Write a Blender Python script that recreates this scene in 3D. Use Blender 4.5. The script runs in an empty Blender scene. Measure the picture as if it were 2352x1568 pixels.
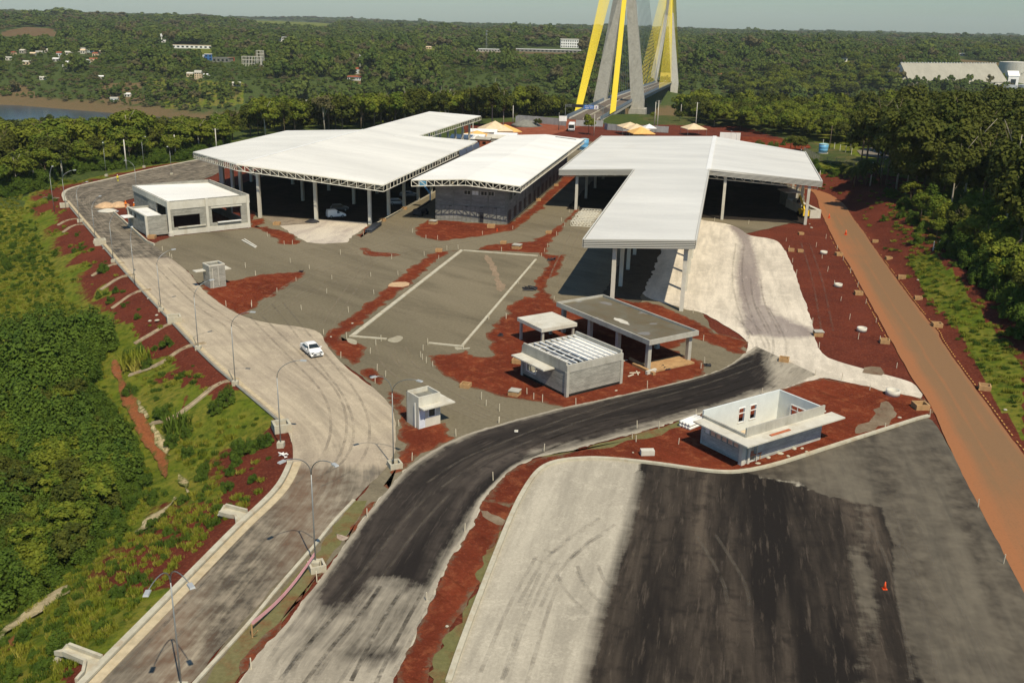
import bpy, math, random
import numpy as np
from mathutils import Vector, Matrix
R = math.radians
random.seed(7); rng = np.random.default_rng(7)
sc = bpy.context.scene
COL = sc.collection
# ------------------------------------------------------------------ camera, sky, sun, exposure
FPX = 2200.0; ROLL = math.atan(.023); PITCH = math.atan((784-55)*math.cos(ROLL)/FPX); HC = 42.0
cd = bpy.data.cameras.new('camera'); cam = bpy.data.objects.new('camera', cd); COL.objects.link(cam)
cd.sensor_width = 36; cd.lens = FPX/2352*36; cd.clip_start = .5; cd.clip_end = 40000
cam.location = (0, 0, HC)
cam.rotation_euler = (Matrix.Rotation(R(90)-PITCH, 3, 'X') @ Matrix.Rotation(ROLL, 3, 'Z')).to_euler()
sc.camera = cam
SH = (-.30, .64)                                   # shadow travel per metre of height
SUN_EL = math.atan(1/math.hypot(*SH)); SUN_AZ = math.atan2(-SH[0], -SH[1])   # azimuth of the sun, clockwise from +Y
w = bpy.data.worlds.new('World'); sc.world = w; w.use_nodes = True
nt = w.node_tree; bg = nt.nodes['Background']
sky = nt.nodes.new('ShaderNodeTexSky'); sky.sky_type = 'NISHITA'; sky.sun_disc = False
sky.sun_elevation = SUN_EL; sky.sun_rotation = SUN_AZ; sky.air_density = 1.3; sky.dust_density = .5; sky.ozone_density = 4.0; sky.altitude = 0
tint = nt.nodes.new('ShaderNodeMix'); tint.data_type = 'RGBA'; tint.blend_type = 'MULTIPLY'; tint.inputs[0].default_value = 1; tint.inputs[7].default_value = (.70,.91,1.04,1)
nt.links.new(sky.outputs[0], tint.inputs[6]); nt.links.new(tint.outputs[2], bg.inputs[0]); bg.inputs[1].default_value = .088
sd = bpy.data.lights.new('sun', 'SUN'); sd.energy = 5.0; sd.angle = R(.55); sd.color = (1, .88, .68)
so = bpy.data.objects.new('sun', sd); COL.objects.link(so)
so.rotation_euler = Vector((-SH[0], -SH[1], 1)).to_track_quat('Z', 'Y').to_euler()
sc.view_settings.view_transform = 'Standard'; sc.view_settings.look = 'None'; sc.view_settings.exposure = .0; sc.view_settings.gamma = 1
sc.cycles.volume_bounces = 0; sc.cycles.max_bounces = 6; sc.cycles.diffuse_bounces = 3; sc.cycles.transparent_max_bounces = 8
sc.cycles.volume_step_rate = 4

# ------------------------------------------------------------------ survey: photo measurements -> places on the ground
CP, SP = math.cos(PITCH), math.sin(PITCH); CR, SR = math.cos(ROLL), math.sin(ROLL)
def ray(x, y):
    dx, dy = x-1176, 784-y
    u = dx*CR-dy*SR; v = dx*SR+dy*CR
    return (u, FPX*CP+v*SP, -FPX*SP+v*CP)
def G(x, y, z=0.):
    d = ray(x, y); t = (z-HC)/d[2]
    return (d[0]*t, d[1]*t)
def G3(x, y, z=0.): a = G(x, y, z); return (a[0], a[1], z)
def proj(X, Y, Z):
    Z = Z-HC; v = Z*CP+Y*SP; dep = Y*CP-Z*SP; u = X
    s = FPX/np.maximum(dep, .1); u = u*s; v = v*s
    dx = u*CR+v*SR; dy = -u*SR+v*CR
    return 1176+dx, 784-dy
TO = dict(A=(0,500), B=(800,500), C=(1600,500), D=(2475,500), E=(0,1050), F=(800,1000), G=(1600,950), H=(2475,1050),
          I=(0,1650), J=(800,1650), K=(1600,1650), L=(2475,1650), P=(0,0), Q=(800,0), S=(1600,0), U=(2475,0))
def T(k, pts): o = TO[k]; return [((o[0]+x*900/2352)*.69689, (o[1]+y*900/2352)*.69689) for x, y in pts]
def t1(k, x, y): return T(k, [(x, y)])[0]
AZ = R(12.1); E1 = np.array([math.sin(AZ), math.cos(AZ)]); E2 = np.array([math.cos(AZ), -math.sin(AZ)])
def UV(u, v): p = E2*u+E1*v; return (float(p[0]), float(p[1]))

def sstep(a, b, x): t = np.clip((x-a)/(b-a), 0, 1); return t*t*(3-2*t)
KERB = [(480,362),(330,392),(250,412),(168,430),(143,443),(150,462),(225,552),(300,640),(400,745),(480,830),(545,885),(640,965),(668,995),(676,1062),(640,1130),(560,1205),(400,1370),(205,1568),(60,1720)]
KW = [G(*p) for p in KERB]; _a = sorted(KW, key=lambda p: p[1]); KY = np.array([p[1] for p in _a]); KX = np.array([p[0] for p in _a])
RR = T('D', [(570,340),(700,380),(820,470),(870,570),(960,680),(1060,830),(1150,960),(1260,1110),(1390,1290),(1500,1430),(1620,1568)])+T('H', [(1620,170),(1850,500),(2060,780),(2250,1050),(2352,1170),(2700,1700),(3100,2500)])
_b = sorted([G(*p) for p in RR]+[(66,300),(66,420)], key=lambda p: p[1]); RY = np.array([p[1] for p in _b]); RX = np.array([p[0] for p in _b])
def vnoise(x, y, s, seed=0):                       # smooth value noise, vectorised
    x = np.asarray(x)/s+seed*17.3; y = np.asarray(y)/s+seed*9.1
    xi = np.floor(x); yi = np.floor(y); fx = x-xi; fy = y-yi; fx = fx*fx*(3-2*fx); fy = fy*fy*(3-2*fy)
    def h(a, b): v = np.sin(a*127.1+b*311.7+seed*74.7)*43758.5453; return v-np.floor(v)
    return (h(xi,yi)*(1-fx)+h(xi+1,yi)*fx)*(1-fy)+(h(xi,yi+1)*(1-fx)+h(xi+1,yi+1)*fx)*fy
def yn(X): return np.interp(X, [-900,-400,-150,-100,0,60,140,300,700], [330,330,345,400,465,500,470,560,700])
def yf(X): return np.interp(X, [-900,-445,-260,-212,0,150,500,1200], [900,860,772,790,850,905,1050,1500])
def hgt(X, Y):
    X = np.asarray(X, float); Y = np.asarray(Y, float)
    dL = (np.interp(Y, KY, KX)-X)*.80-1.2
    dep = 5.5*(1-.85*sstep(205, 245, Y))
    h = -np.clip(dL*.42, 0, 1e9); h = np.maximum(h, -dep)
    dR = (X-np.interp(Y, RY, RX))*.85-1.2
    hr = np.clip(dR*(.16+.36*sstep(90, 170, Y)), 0, 1e9); hr = np.minimum(hr, 3.2+1.8*sstep(120,60,Y))*(1-sstep(330, 420, Y))
    h = np.where(dR > 0, hr, h)
    out = sstep(0, 6, np.maximum(dL, dR))
    h = h+out*(vnoise(X, Y, 9, 1)-.5)*.9+out*(vnoise(X, Y, 3, 2)-.5)*.3
    a = yn(X); b = yf(X); t = (Y-a)
    near = -np.clip(t, 0, 1e9)*.16; near = np.maximum(near, -41)
    f = Y-b
    far = np.interp(f, [-60,0,14,45,110,220,600,1600,3500,9000], [-41,-38,-34.5,-29,-12,-1,9,17,24,22])
    far = far+sstep(60, 400, f)*(vnoise(X, Y, 260, 3)-.5)*14+sstep(800, 2500, f)*(vnoise(X, Y, 900, 4)-.5)*16
    far = far+sstep(300,1500,f)*sstep(-300,-1100,X)*10
    return np.where(t <= 0, h, np.where(f > -60, far, h*(1-sstep(0,60,t))+near))
def GT(px, py, lo=30, hi=9000):                    # where the line of sight through a photo point meets the ground
    d = ray(px, py); L = math.hypot(d[0], d[1]); s = lo
    ts = np.exp(np.linspace(math.log(lo), math.log(hi), 1500)); X = d[0]/L*ts; Y = d[1]/L*ts; Z = HC+d[2]/L*ts
    hh = hgt(X, Y); k = np.argmax(Z <= hh)
    if Z[k] > hh[k]: k = len(ts)-1
    return (float(X[k]), float(Y[k]), float(hh[k]))
def inpoly(px, py, poly):
    px = np.asarray(px); py = np.asarray(py); c = np.zeros(px.shape, bool); n = len(poly); j = n-1
    for i in range(n):
        xi, yi = poly[i]; xj, yj = poly[j]
        k = ((yi > py) != (yj > py)) & (px < (xj-xi)*(py-yi)/((yj-yi) or 1e-9)+xi); c ^= k; j = i
    return c

# ------------------------------------------------------------------ object helpers
def tag(o, label=None, cat=None, group=None, kind=None):
    if label: o['label'] = label
    if cat: o['category'] = cat
    if group: o['group'] = group
    if kind: o['kind'] = kind
    return o
def empty(name, loc=(0,0,0), rz=0, label=None, cat=None, group=None):
    o = bpy.data.objects.new(name, None); COL.objects.link(o); o.location = loc; o.rotation_euler = (0,0,rz); o.empty_display_size = .3
    return tag(o, label, cat, group)
class MB:
    def __init__(s): s.v = []; s.f = []
    def add(s, vs, fs): n = len(s.v); s.v += [tuple(v) for v in vs]; s.f += [tuple(i+n for i in f) for f in fs]; return s
    def box(s, c, d, rz=0, taper=1):
        hx, hy, hz = d[0]/2, d[1]/2, d[2]/2; cs, sn = math.cos(rz), math.sin(rz); vs = []
        for z in (-1, 1):
            k = taper if z > 0 else 1
            for x, y in ((-1,-1),(1,-1),(1,1),(-1,1)):
                a, b = x*hx*k, y*hy*k; vs.append((c[0]+a*cs-b*sn, c[1]+a*sn+b*cs, c[2]+z*hz))
        return s.add(vs, [(3,2,1,0),(4,5,6,7),(0,1,5,4),(1,2,6,5),(2,3,7,6),(3,0,4,7)])
    def bar(s, p, q, wd, ht=None, up=(0,0,1)):
        ht = ht or wd; p = Vector(p); q = Vector(q); d = (q-p); 
        if d.length < 1e-6: return s
        d.normalize(); u = Vector(up); 
        if abs(d.dot(u)) > .98: u = Vector((0,1,0))
        a = d.cross(u).normalized()*wd/2; b = a.cross(d).normalized()*ht/2
        vs = [p-a-b, p+a-b, p+a+b, p-a+b, q-a-b, q+a-b, q+a+b, q-a+b]
        return s.add(vs, [(0,1,2,3),(7,6,5,4),(1,0,4,5),(2,1,5,6),(3,2,6,7),(0,3,7,4)])
    def tube(s, pts, r, n=6, r2=None):
        m = len(pts); vs = []; fs = []
        for i, p in enumerate(pts):
            p = Vector(p); a = Vector(pts[max(0, i-1)]); b = Vector(pts[min(m-1, i+1)]); d = (b-a).normalized()
            u = Vector((0,0,1)) if abs(d.z) < .9 else Vector((1,0,0)); x = d.cross(u).normalized(); y = d.cross(x)
            rr = r if r2 is None else r+(r2-r)*i/(m-1)
            for k in range(n): t = 2*math.pi*k/n; vs.append(p+x*rr*math.cos(t)+y*rr*math.sin(t))
        for i in range(m-1):
            for k in range(n): fs.append((i*n+k, i*n+(k+1)%n, (i+1)*n+(k+1)%n, (i+1)*n+k))
        fs.append(tuple(range(n))[::-1]); fs.append(tuple(range((m-1)*n, m*n)))
        return s.add(vs, fs)
    def lathe(s, c, prof, n=20):
        vs = []; fs = []
        for r, z in prof:
            for k in range(n): t = 2*math.pi*k/n; vs.append((c[0]+r*math.cos(t), c[1]+r*math.sin(t), c[2]+z))
        for i in range(len(prof)-1):
            for k in range(n): fs.append((i*n+k, i*n+(k+1)%n, (i+1)*n+(k+1)%n, (i+1)*n+k))
        if prof[0][0] > 0: fs.append(tuple(range(n))[::-1])
        if prof[-1][0] > 0: fs.append(tuple(range((len(prof)-1)*n, len(prof)*n)))
        return s.add(vs, fs)
    def prism(s, poly, z0, z1):                    # poly: xy list; z0/z1 number or list
        n = len(poly); f0 = z0 if isinstance(z0, (list, tuple)) else [z0]*n; f1 = z1 if isinstance(z1, (list, tuple)) else [z1]*n
        a = sum(poly[i][0]*poly[(i+1)%n][1]-poly[(i+1)%n][0]*poly[i][1] for i in range(n))
        if a < 0: poly = poly[::-1]; f0 = list(f0)[::-1]; f1 = list(f1)[::-1]
        vs = [(p[0], p[1], f0[i]) for i, p in enumerate(poly)]+[(p[0], p[1], f1[i]) for i, p in enumerate(poly)]
        return s.add(vs, [tuple(range(n))[::-1], tuple(range(n, 2*n))]+[(i, (i+1)%n, (i+1)%n+n, i+n) for i in range(n)])
    def build(s, name, mat, parent=None, smooth=False, bevel=0):
        me = bpy.data.meshes.new(name); me.from_pydata(s.v, [], s.f); me.materials.append(mat)
        if smooth: me.shade_smooth()
        o = bpy.data.objects.new(name, me); COL.objects.link(o)
        if parent: o.parent = parent
        if bevel:
            b = o.modifiers.new('bevel', 'BEVEL'); b.width = bevel; b.segments = 2; b.limit_method = 'ANGLE'
        return o
def copy_tree(o, parent=None, **kw):
    c = o.copy(); COL.objects.link(c); c.parent = parent
    for ch in [x for x in bpy.data.objects if x.parent is o]: copy_tree(ch, c)
    for k, v in kw.items(): c[k] = v
    return c
def npmesh(name, V, F, mat, smooth=False):
    me = bpy.data.meshes.new(name); V = np.ascontiguousarray(V, np.float32); F = np.ascontiguousarray(F, np.int32); k = F.shape[1]
    me.vertices.add(len(V)); me.vertices.foreach_set('co', V.ravel()); me.loops.add(F.size); me.loops.foreach_set('vertex_index', F.ravel())
    me.polygons.add(len(F)); me.polygons.foreach_set('loop_start', np.arange(0, F.size, k, dtype=np.int32))
    if smooth: me.polygons.foreach_set('use_smooth', np.ones(len(F), bool))
    me.update(); me.validate(); me.materials.append(mat); return me

# ------------------------------------------------------------------ materials
class NG:
    def __init__(s, name):
        s.m = bpy.data.materials.new(name); s.m.use_nodes = True; s.t = s.m.node_tree; s.b = s.t.nodes['Principled BSDF']; s.x = -300
    def n(s, typ, ins=None, **kw):
        o = s.t.nodes.new(typ)
        for k, v in kw.items(): setattr(o, k, v)
        for k, v in (ins or {}).items(): s.put(o.inputs[k], v)
        return o
    def put(s, sock, v):
        if isinstance(v, bpy.types.NodeSocket): s.t.links.new(v, sock)
        else:
            if isinstance(v, (tuple, list)) and len(v) == 3 and sock.type == 'RGBA': v = (*v, 1)
            sock.default_value = v
    def coord(s, kind='Object', scale=(1,1,1), rz=0):
        tc = s.n('ShaderNodeTexCoord'); mp = s.n('ShaderNodeMapping', {0: tc.outputs[kind]}); mp.vector_type = 'TEXTURE'; mp.inputs['Scale'].default_value = tuple(1/c for c in scale); mp.inputs['Rotation'].default_value = (0,0,-rz); return mp.outputs[0]
    def noise(s, co, scale, detail=5, rough=.6, dist=0): return s.n('ShaderNodeTexNoise', {0: co, 'Scale': scale, 'Detail': detail, 'Roughness': rough, 'Distortion': dist}).outputs[0]
    def mr(s, v, a, b, c=0., d=1.): return s.n('ShaderNodeMapRange', {0: v, 1: a, 2: b, 3: c, 4: d}).outputs[0]
    def math(s, op, a, b=0.): return s.n('ShaderNodeMath', {0: a, 1: b}, operation=op, use_clamp=False).outputs[0]
    def mix(s, f, a, b, bt='MIX'):
        o = s.n('ShaderNodeMix', data_type='RGBA', blend_type=bt); s.put(o.inputs[0], f); s.put(o.inputs[6], a); s.put(o.inputs[7], b); return o.outputs[2]
    def bump(s, h, st=.3, d=.05): s.put(s.b.inputs['Normal'], s.n('ShaderNodeBump', {'Height': h, 'Strength': st, 'Distance': d}).outputs[0])
    def fin(s, col, rough=.9, spec=.2, metal=0): s.put(s.b.inputs['Base Color'], col); s.put(s.b.inputs['Roughness'], rough); s.b.inputs['Specular IOR Level'].default_value = spec; s.b.inputs['Metallic'].default_value = metal; return s.m
def plain(name, c, rough=.7, spec=.3, metal=0, var=.12, scale=1.2, dirt=None, bump=0):
    g = NG(name); co = g.coord('Object'); a = g.noise(co, scale, 6, .65)
    v = g.mr(a, .3, .7, 1-var, 1+var); col = g.mix(1., c, g.n('ShaderNodeCombineColor', {0: v, 1: v, 2: v}).outputs[0], 'MULTIPLY')
    if dirt: col = g.mix(g.mr(g.noise(g.coord('Object', (1,1,.35)), scale*.6, 6, .7, .5), .5, .72, 0, .7), col, dirt)
    if bump: g.bump(g.noise(co, scale*12, 4), bump, .02)
    return g.fin(col, rough, spec, metal)
def soil(name, c1, c2, c3, s=(.05, .4, 3.), str_=None, rz=0, bump=.4, kind='Object'):
    """ground stuff: three colours over broad, middle and fine noise; optional stretched tracks"""
    g = NG(name); co = g.coord(kind); st = g.coord(kind, str_ or (1,1,1), rz)
    big = g.noise(st, s[0], 6, .62, .6); mid = g.noise(st, s[1], 7, .7, .3); fine = g.noise(co, s[2], 6, .75)
    col = g.mix(g.mr(big, .36, .64), c1, c2); col = g.mix(g.mr(mid, .48, .72), col, c3)
    f = g.mr(fine, .25, .75, .74, 1.26); col = g.mix(1., col, g.n('ShaderNodeCombineColor', {0: f, 1: f, 2: f}).outputs[0], 'MULTIPLY')
    g.bump(fine, bump, .08); return g.fin(col, 1., .0)
M = {}
M['gravel'] = soil('gravel', (.152,.132,.088), (.206,.176,.120), (.118,.101,.069), (.03,.16,2.6), (1,.22,1), R(-48))
M['reddirt'] = soil('red_dirt', (.175,.036,.017), (.110,.023,.013), (.27,.085,.036), (.10,.45,2.2), bump=1.)
def edged(name, c1, c2, c3, g1, g2):
    g = NG(name); co = g.coord('Object'); at = g.n('ShaderNodeAttribute', attribute_name='zone'); sp = g.n('ShaderNodeSeparateColor', {0: at.outputs[0]})
    big = g.noise(co, .09, 6, .62, .6); mid = g.noise(co, .55, 8, .75, .4); fine = g.noise(co, 2.4, 7, .78); rut = g.noise(g.coord('Object', (1,.12,1), R(-40)), .9, 6, .7)
    col = g.mix(g.mr(big, .36, .64), c1, c2); col = g.mix(g.mr(mid, .50, .70), col, c3); col = g.mix(g.mr(rut, .52, .68, 0, .55), col, tuple(c*.6 for c in c2)); col = g.mix(g.mr(fine, .60, .72, 0, .6), col, tuple(c*1.45 for c in c3))
    gc = g.mix(g.mr(mid, .4, .6), g1, g2)
    e = g.math('ADD', sp.outputs[0], g.math('MULTIPLY', g.math('SUBTRACT', g.math('ADD', g.math('MULTIPLY', mid, .6), g.math('MULTIPLY', fine, .4)), .5), 2.3))
    col = g.mix(g.mr(e, -.12, .22), gc, col); f = g.mr(fine, .25, .75, .72, 1.25); col = g.mix(1., col, g.n('ShaderNodeCombineColor', {0: f, 1: f, 2: f}).outputs[0], 'MULTIPLY')
    g.bump(g.math('ADD', fine, g.math('MULTIPLY', mid, 1.5)), 1., .14); return g.fin(col, 1., 0.)
M['red_edged'] = edged('red_earth_broken_edge', (.185,.042,.020), (.115,.027,.015), (.27,.088,.040), (.175,.135,.085), (.16,.095,.055))
M['cream'] = soil('cream_base', (.56,.50,.40), (.42,.37,.30), (.33,.28,.245), (.05,.22,2.5), (1,.3,1), R(12))
M['verge'] = soil('verge', (.16,.145,.07), (.13,.13,.05), (.17,.07,.035), (.07,.4,2.5))
M['sand'] = plain('sand', (.50,.34,.20), .95, .1, var=.25, scale=1.5, bump=.5)
M['conc'] = plain('concrete', (.40,.385,.33), .85, .2, var=.14, scale=.9, dirt=(.25,.235,.19), bump=.15)
M['conc_pale'] = plain('pale_concrete', (.56,.54,.46), .85, .2, var=.10, scale=.8, dirt=(.42,.37,.27), bump=.1)
M['conc_dark'] = plain('weathered_concrete', (.21,.21,.18), .9, .2, var=.2, scale=.8, dirt=(.12,.11,.09), bump=.2)
M['kerb'] = plain('kerb_concrete', (.46,.43,.33), .9, .15, var=.15, scale=1.3, dirt=(.34,.25,.15), bump=.2)
M['chute'] = plain('stained_chute', (.34,.28,.19), .95, .1, var=.3, scale=1.5, dirt=(.20,.12,.06))
M['yellowkerb'] = plain('yellowed_concrete', (.48,.40,.26), .9, .15, var=.2, scale=1.3, dirt=(.40,.30,.16))
M['white'] = plain('white_paint', (.80,.80,.76), .5, .4, var=.05, scale=.6, dirt=(.62,.60,.54))
M['steel_white'] = plain('cream_steel', (.74,.71,.60), .5, .4, var=.06, scale=.8)
M['steel'] = plain('galvanised_steel', (.27,.285,.28), .45, .5, .5, var=.1, scale=1.)
M['tank_steel'] = plain('tank_steel', (.50,.52,.52), .4, .5, .3, var=.1, scale=.3)
M['steel_pale'] = plain('pale_lamp_housing', (.42,.44,.44), .5, .4, .2, var=.08)
M['dark'] = plain('black_plastic', (.02,.02,.025), .6, .4, var=.2)
M['rubber'] = plain('rubber', (.015,.015,.015), .9, .2)
M['wood'] = plain('formwork_wood', (.42,.26,.12), .8, .2, var=.25, scale=1.5, dirt=(.34,.18,.08))
M['stake'] = plain('stake_wood', (.62,.56,.42), .8, .2, var=.1)
M['orange'] = plain('orange_plastic', (.80,.10,.02), .5, .4, var=.08)
M['blue'] = plain('blue_fibreglass', (.12,.36,.60), .45, .4, var=.12, scale=.8, dirt=(.25,.42,.55))
M['blue_paint'] = plain('blue_paint', (.03,.12,.32), .4, .5, var=.1)
M['yellow'] = plain('yellow_paint', (.75,.50,.03), .5, .4, var=.1)
M['cable'] = plain('yellow_cable_sheath', (.80,.62,.04), .5, .4, var=.06)
M['glass'] = plain('dark_glass', (.02,.028,.03), .12, .6, var=.2)
M['canvas'] = plain('pale_canvas', (.66,.52,.34), .9, .1, var=.1, dirt=(.6,.4,.2))
M['canvas_yellow'] = plain('yellow_canvas', (.70,.42,.14), .9, .1, var=.15)
M['rust_roof'] = plain('red_tiles', (.28,.09,.05), .9, .1, var=.2)
M['bark'] = plain('bark', (.17,.13,.09), .95, .1, var=.3, scale=1.5)
M['bark_pale'] = plain('pale_bark', (.38,.34,.27), .95, .1, var=.3, scale=1.5)
M['skin'] = plain('skin', (.35,.19,.12), .7, .3)
M['hiviz'] = plain('orange_workwear', (.85,.17,.02), .8, .1)
M['hiviz_y'] = plain('yellow_workwear', (.75,.65,.05), .8, .1)
M['navy'] = plain('navy_cloth', (.03,.04,.08), .9, .1)
M['pipe_black'] = plain('black_pipe', (.03,.035,.045), .5, .4)

def roofmat(name, c, rz, seam=.9, dirt=None):
    g = NG(name); co = g.coord('Object', (1,1,1), rz); wv = g.n('ShaderNodeTexWave', {0: co, 'Scale': 1/seam*.314*1.0}, wave_type='BANDS', bands_direction='X', wave_profile='SIN').outputs[1]
    a = g.noise(g.coord('Object', (1,.25,1), rz), .12, 5, .6); b = g.noise(co, 1.5, 5, .6)
    v = g.math('MULTIPLY', g.mr(a, .3, .7, .84, 1.06), g.mr(b, .3, .7, .965, 1.03)); v = g.math('MULTIPLY', v, g.mr(wv, 0, .12, .95, 1.))
    col = g.mix(1., c, g.n('ShaderNodeCombineColor', {0: v, 1: v, 2: v}).outputs[0], 'MULTIPLY')
    if dirt: col = g.mix(g.mr(g.noise(co, .08, 6, .7), .55, .75, 0, .5), col, dirt)
    g.bump(wv, .25, .03); return g.fin(col, .5, .3)
M['roof'] = roofmat('white_metal_roof', (.78,.76,.68), AZ+R(90), .9, (.60,.57,.50))
M['roof_bright'] = roofmat('bright_white_roof', (.90,.88,.80), AZ+R(90), .9)
M['roof_T'] = roofmat('grey_white_roof', (.70,.69,.63), AZ+R(90), .9, (.60,.57,.50))
def blockmat(name, c, c2):
    g = NG(name); tc = g.n('ShaderNodeTexCoord'); sx = g.n('ShaderNodeSeparateXYZ', {0: tc.outputs['Object']}); 
    h = g.math('ADD', sx.outputs[0], sx.outputs[1]); cv = g.n('ShaderNodeCombineXYZ', {0: h, 1: sx.outputs[2]})
    br = g.n('ShaderNodeTexBrick', {0: cv.outputs[0], 'Scale': 1., 'Mortar Size': .02, 'Brick Width': .45, 'Row Height': .22, 'Color1': (*c,1), 'Color2': (*c2,1), 'Mortar': (c[0]*.72,c[1]*.72,c[2]*.72,1)})
    st = g.noise(g.coord('Object', (.35,.35,2.6)), 1.1, 6, .7); st2 = g.noise(g.coord('Object'), .5, 5, .6); v = g.math('MULTIPLY', g.mr(st, .32, .70, 1.22, .66), g.mr(st2, .3, .7, 1.1, .86))
    col = g.mix(1., br.outputs[0], g.n('ShaderNodeCombineColor', {0: v, 1: v, 2: v}).outputs[0], 'MULTIPLY')
    g.bump(br.outputs[1], .3, -.01); return g.fin(col, .9, .15)
M['block'] = blockmat('concrete_block', (.36,.35,.30), (.29,.285,.245))
M['block_dark'] = blockmat('grey_block', (.27,.27,.24), (.22,.22,.20))
M['block_pale'] = blockmat('pale_block', (.47,.49,.45), (.42,.43,.39))
M['plaster'] = plain('white_plaster', (.62,.66,.64), .85, .2, var=.08, scale=.7)
def louvre(name):
    g = NG(name); tc = g.n('ShaderNodeTexCoord'); sx = g.n('ShaderNodeSeparateXYZ', {0: tc.outputs['Object']})
    return g.fin((.56,.55,.49), .5, .4, 0)
M['louvre'] = louvre('pale_louvre_metal'); M['gap'] = plain('dark_louvre_gap', (.06,.06,.055), .8)
def leaf(name, c1, c2, c3):
    g = NG(name); oi = g.n('ShaderNodeObjectInfo'); co = g.coord('Object'); a = g.noise(co, .35, 3, .5); b = g.noise(co, 2.2, 3, .6)
    col = g.mix(oi.outputs['Random'], c1, c2); col = g.mix(g.mr(a, .45, .62), col, c3)
    v = g.mr(b, .3, .7, .72, 1.3); col = g.mix(1., col, g.n('ShaderNodeCombineColor', {0: v, 1: v, 2: v}).outputs[0], 'MULTIPLY')
    g.fin(col, .75, .15)
    tr = g.n('ShaderNodeBsdfTranslucent', {0: col}); mx = g.n('ShaderNodeMixShader', {0: .14, 1: g.b.outputs[0], 2: tr.outputs[0]})
    g.t.links.new(mx.outputs[0], g.t.nodes['Material Output'].inputs[0]); return g.m
M['leaf'] = leaf('leaves', (.070,.110,.010), (.135,.155,.014), (.160,.180,.018))
M['leaf_dark'] = leaf('dark_leaves', (.036,.054,.007), (.068,.076,.010), (.085,.094,.012))
M['leaf_far'] = leaf('distant_leaves', (.042,.080,.014), (.115,.140,.024), (.080,.115,.018))
M['leaf_brown'] = leaf('dry_leaves', (.10,.095,.04), (.085,.07,.03), (.12,.11,.045))
M['leaf_bush'] = leaf('shrub_leaves', (.040,.080,.009), (.072,.114,.012), (.092,.140,.015))
M['leaf_grass'] = leaf('grass_blades', (.135,.170,.012), (.21,.21,.022), (.26,.23,.045))

# ------------------------------------------------------------------ terrain
def wd(poly): return [G(*p) for p in poly]
def sdist(X, Y, P, closed=True):                   # signed distance (metres) to a polygon, negative inside
    X = np.asarray(X, float); Y = np.asarray(Y, float); d = np.full(X.shape, 1e9); n = len(P)
    for i in range(n if closed else n-1):
        a = P[i]; b = P[(i+1) % n]; ex, ey = b[0]-a[0], b[1]-a[1]; L = ex*ex+ey*ey or 1e-9
        t = np.clip(((X-a[0])*ex+(Y-a[1])*ey)/L, 0, 1); d = np.minimum(d, np.hypot(X-a[0]-ex*t, Y-a[1]-ey*t))
    return np.where(inpoly(X, Y, P), -d, d) if closed else d
def setattr_col(me, name, arr):
    at = me.color_attributes.new(name, 'FLOAT_COLOR', 'POINT'); a = np.ones((len(me.vertices), 4), np.float32); a[:, :arr.shape[1]] = arr; at.data.foreach_set('color', a.ravel())
def terrain_mat():
    g = NG('earth_and_undergrowth'); co = g.coord('Object'); at = g.n('ShaderNodeAttribute', attribute_name='zone'); sp = g.n('ShaderNodeSeparateColor', {0: at.outputs[0]})
    n1 = g.noise(co, .12, 8, .7); n2 = g.noise(co, .9, 7, .72); n3 = g.noise(co, 3.5, 5, .7); nn = g.math('ADD', g.math('MULTIPLY', n1, .5), g.math('MULTIPLY', n2, .5))
    def th(ch, amp=1.1): return g.mr(g.math('ADD', ch, g.math('MULTIPLY', g.math('SUBTRACT', nn, .5), amp)), .42, .56)
    floor = g.mix(g.mr(n2, .4, .6), (.035,.060,.016), (.075,.095,.026))
    grass = g.mix(g.mr(n1, .4, .6), (.110,.145,.013), (.185,.170,.028)); grass = g.mix(g.mr(n2, .45, .62), grass, (.060,.090,.010))
    dirt = g.mix(g.mr(n1, .35, .65), (.140,.034,.019), (.088,.022,.014)); dirt = g.mix(g.mr(n3, .5, .7), dirt, (.20,.062,.032)); dirt = g.mix(g.mr(n2, .55, .72, 0, .5), dirt, (.05,.014,.010))
    dry = g.mix(g.mr(n2, .4, .62), (.17,.105,.055), (.09,.085,.035))
    col = g.mix(th(sp.outputs[1]), floor, grass); col = g.mix(th(sp.outputs[2], .9), col, dry); col = g.mix(th(sp.outputs[0]), col, dirt)
    g.bump(n2, .9, .35); return g.fin(col, .97, .05)
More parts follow.
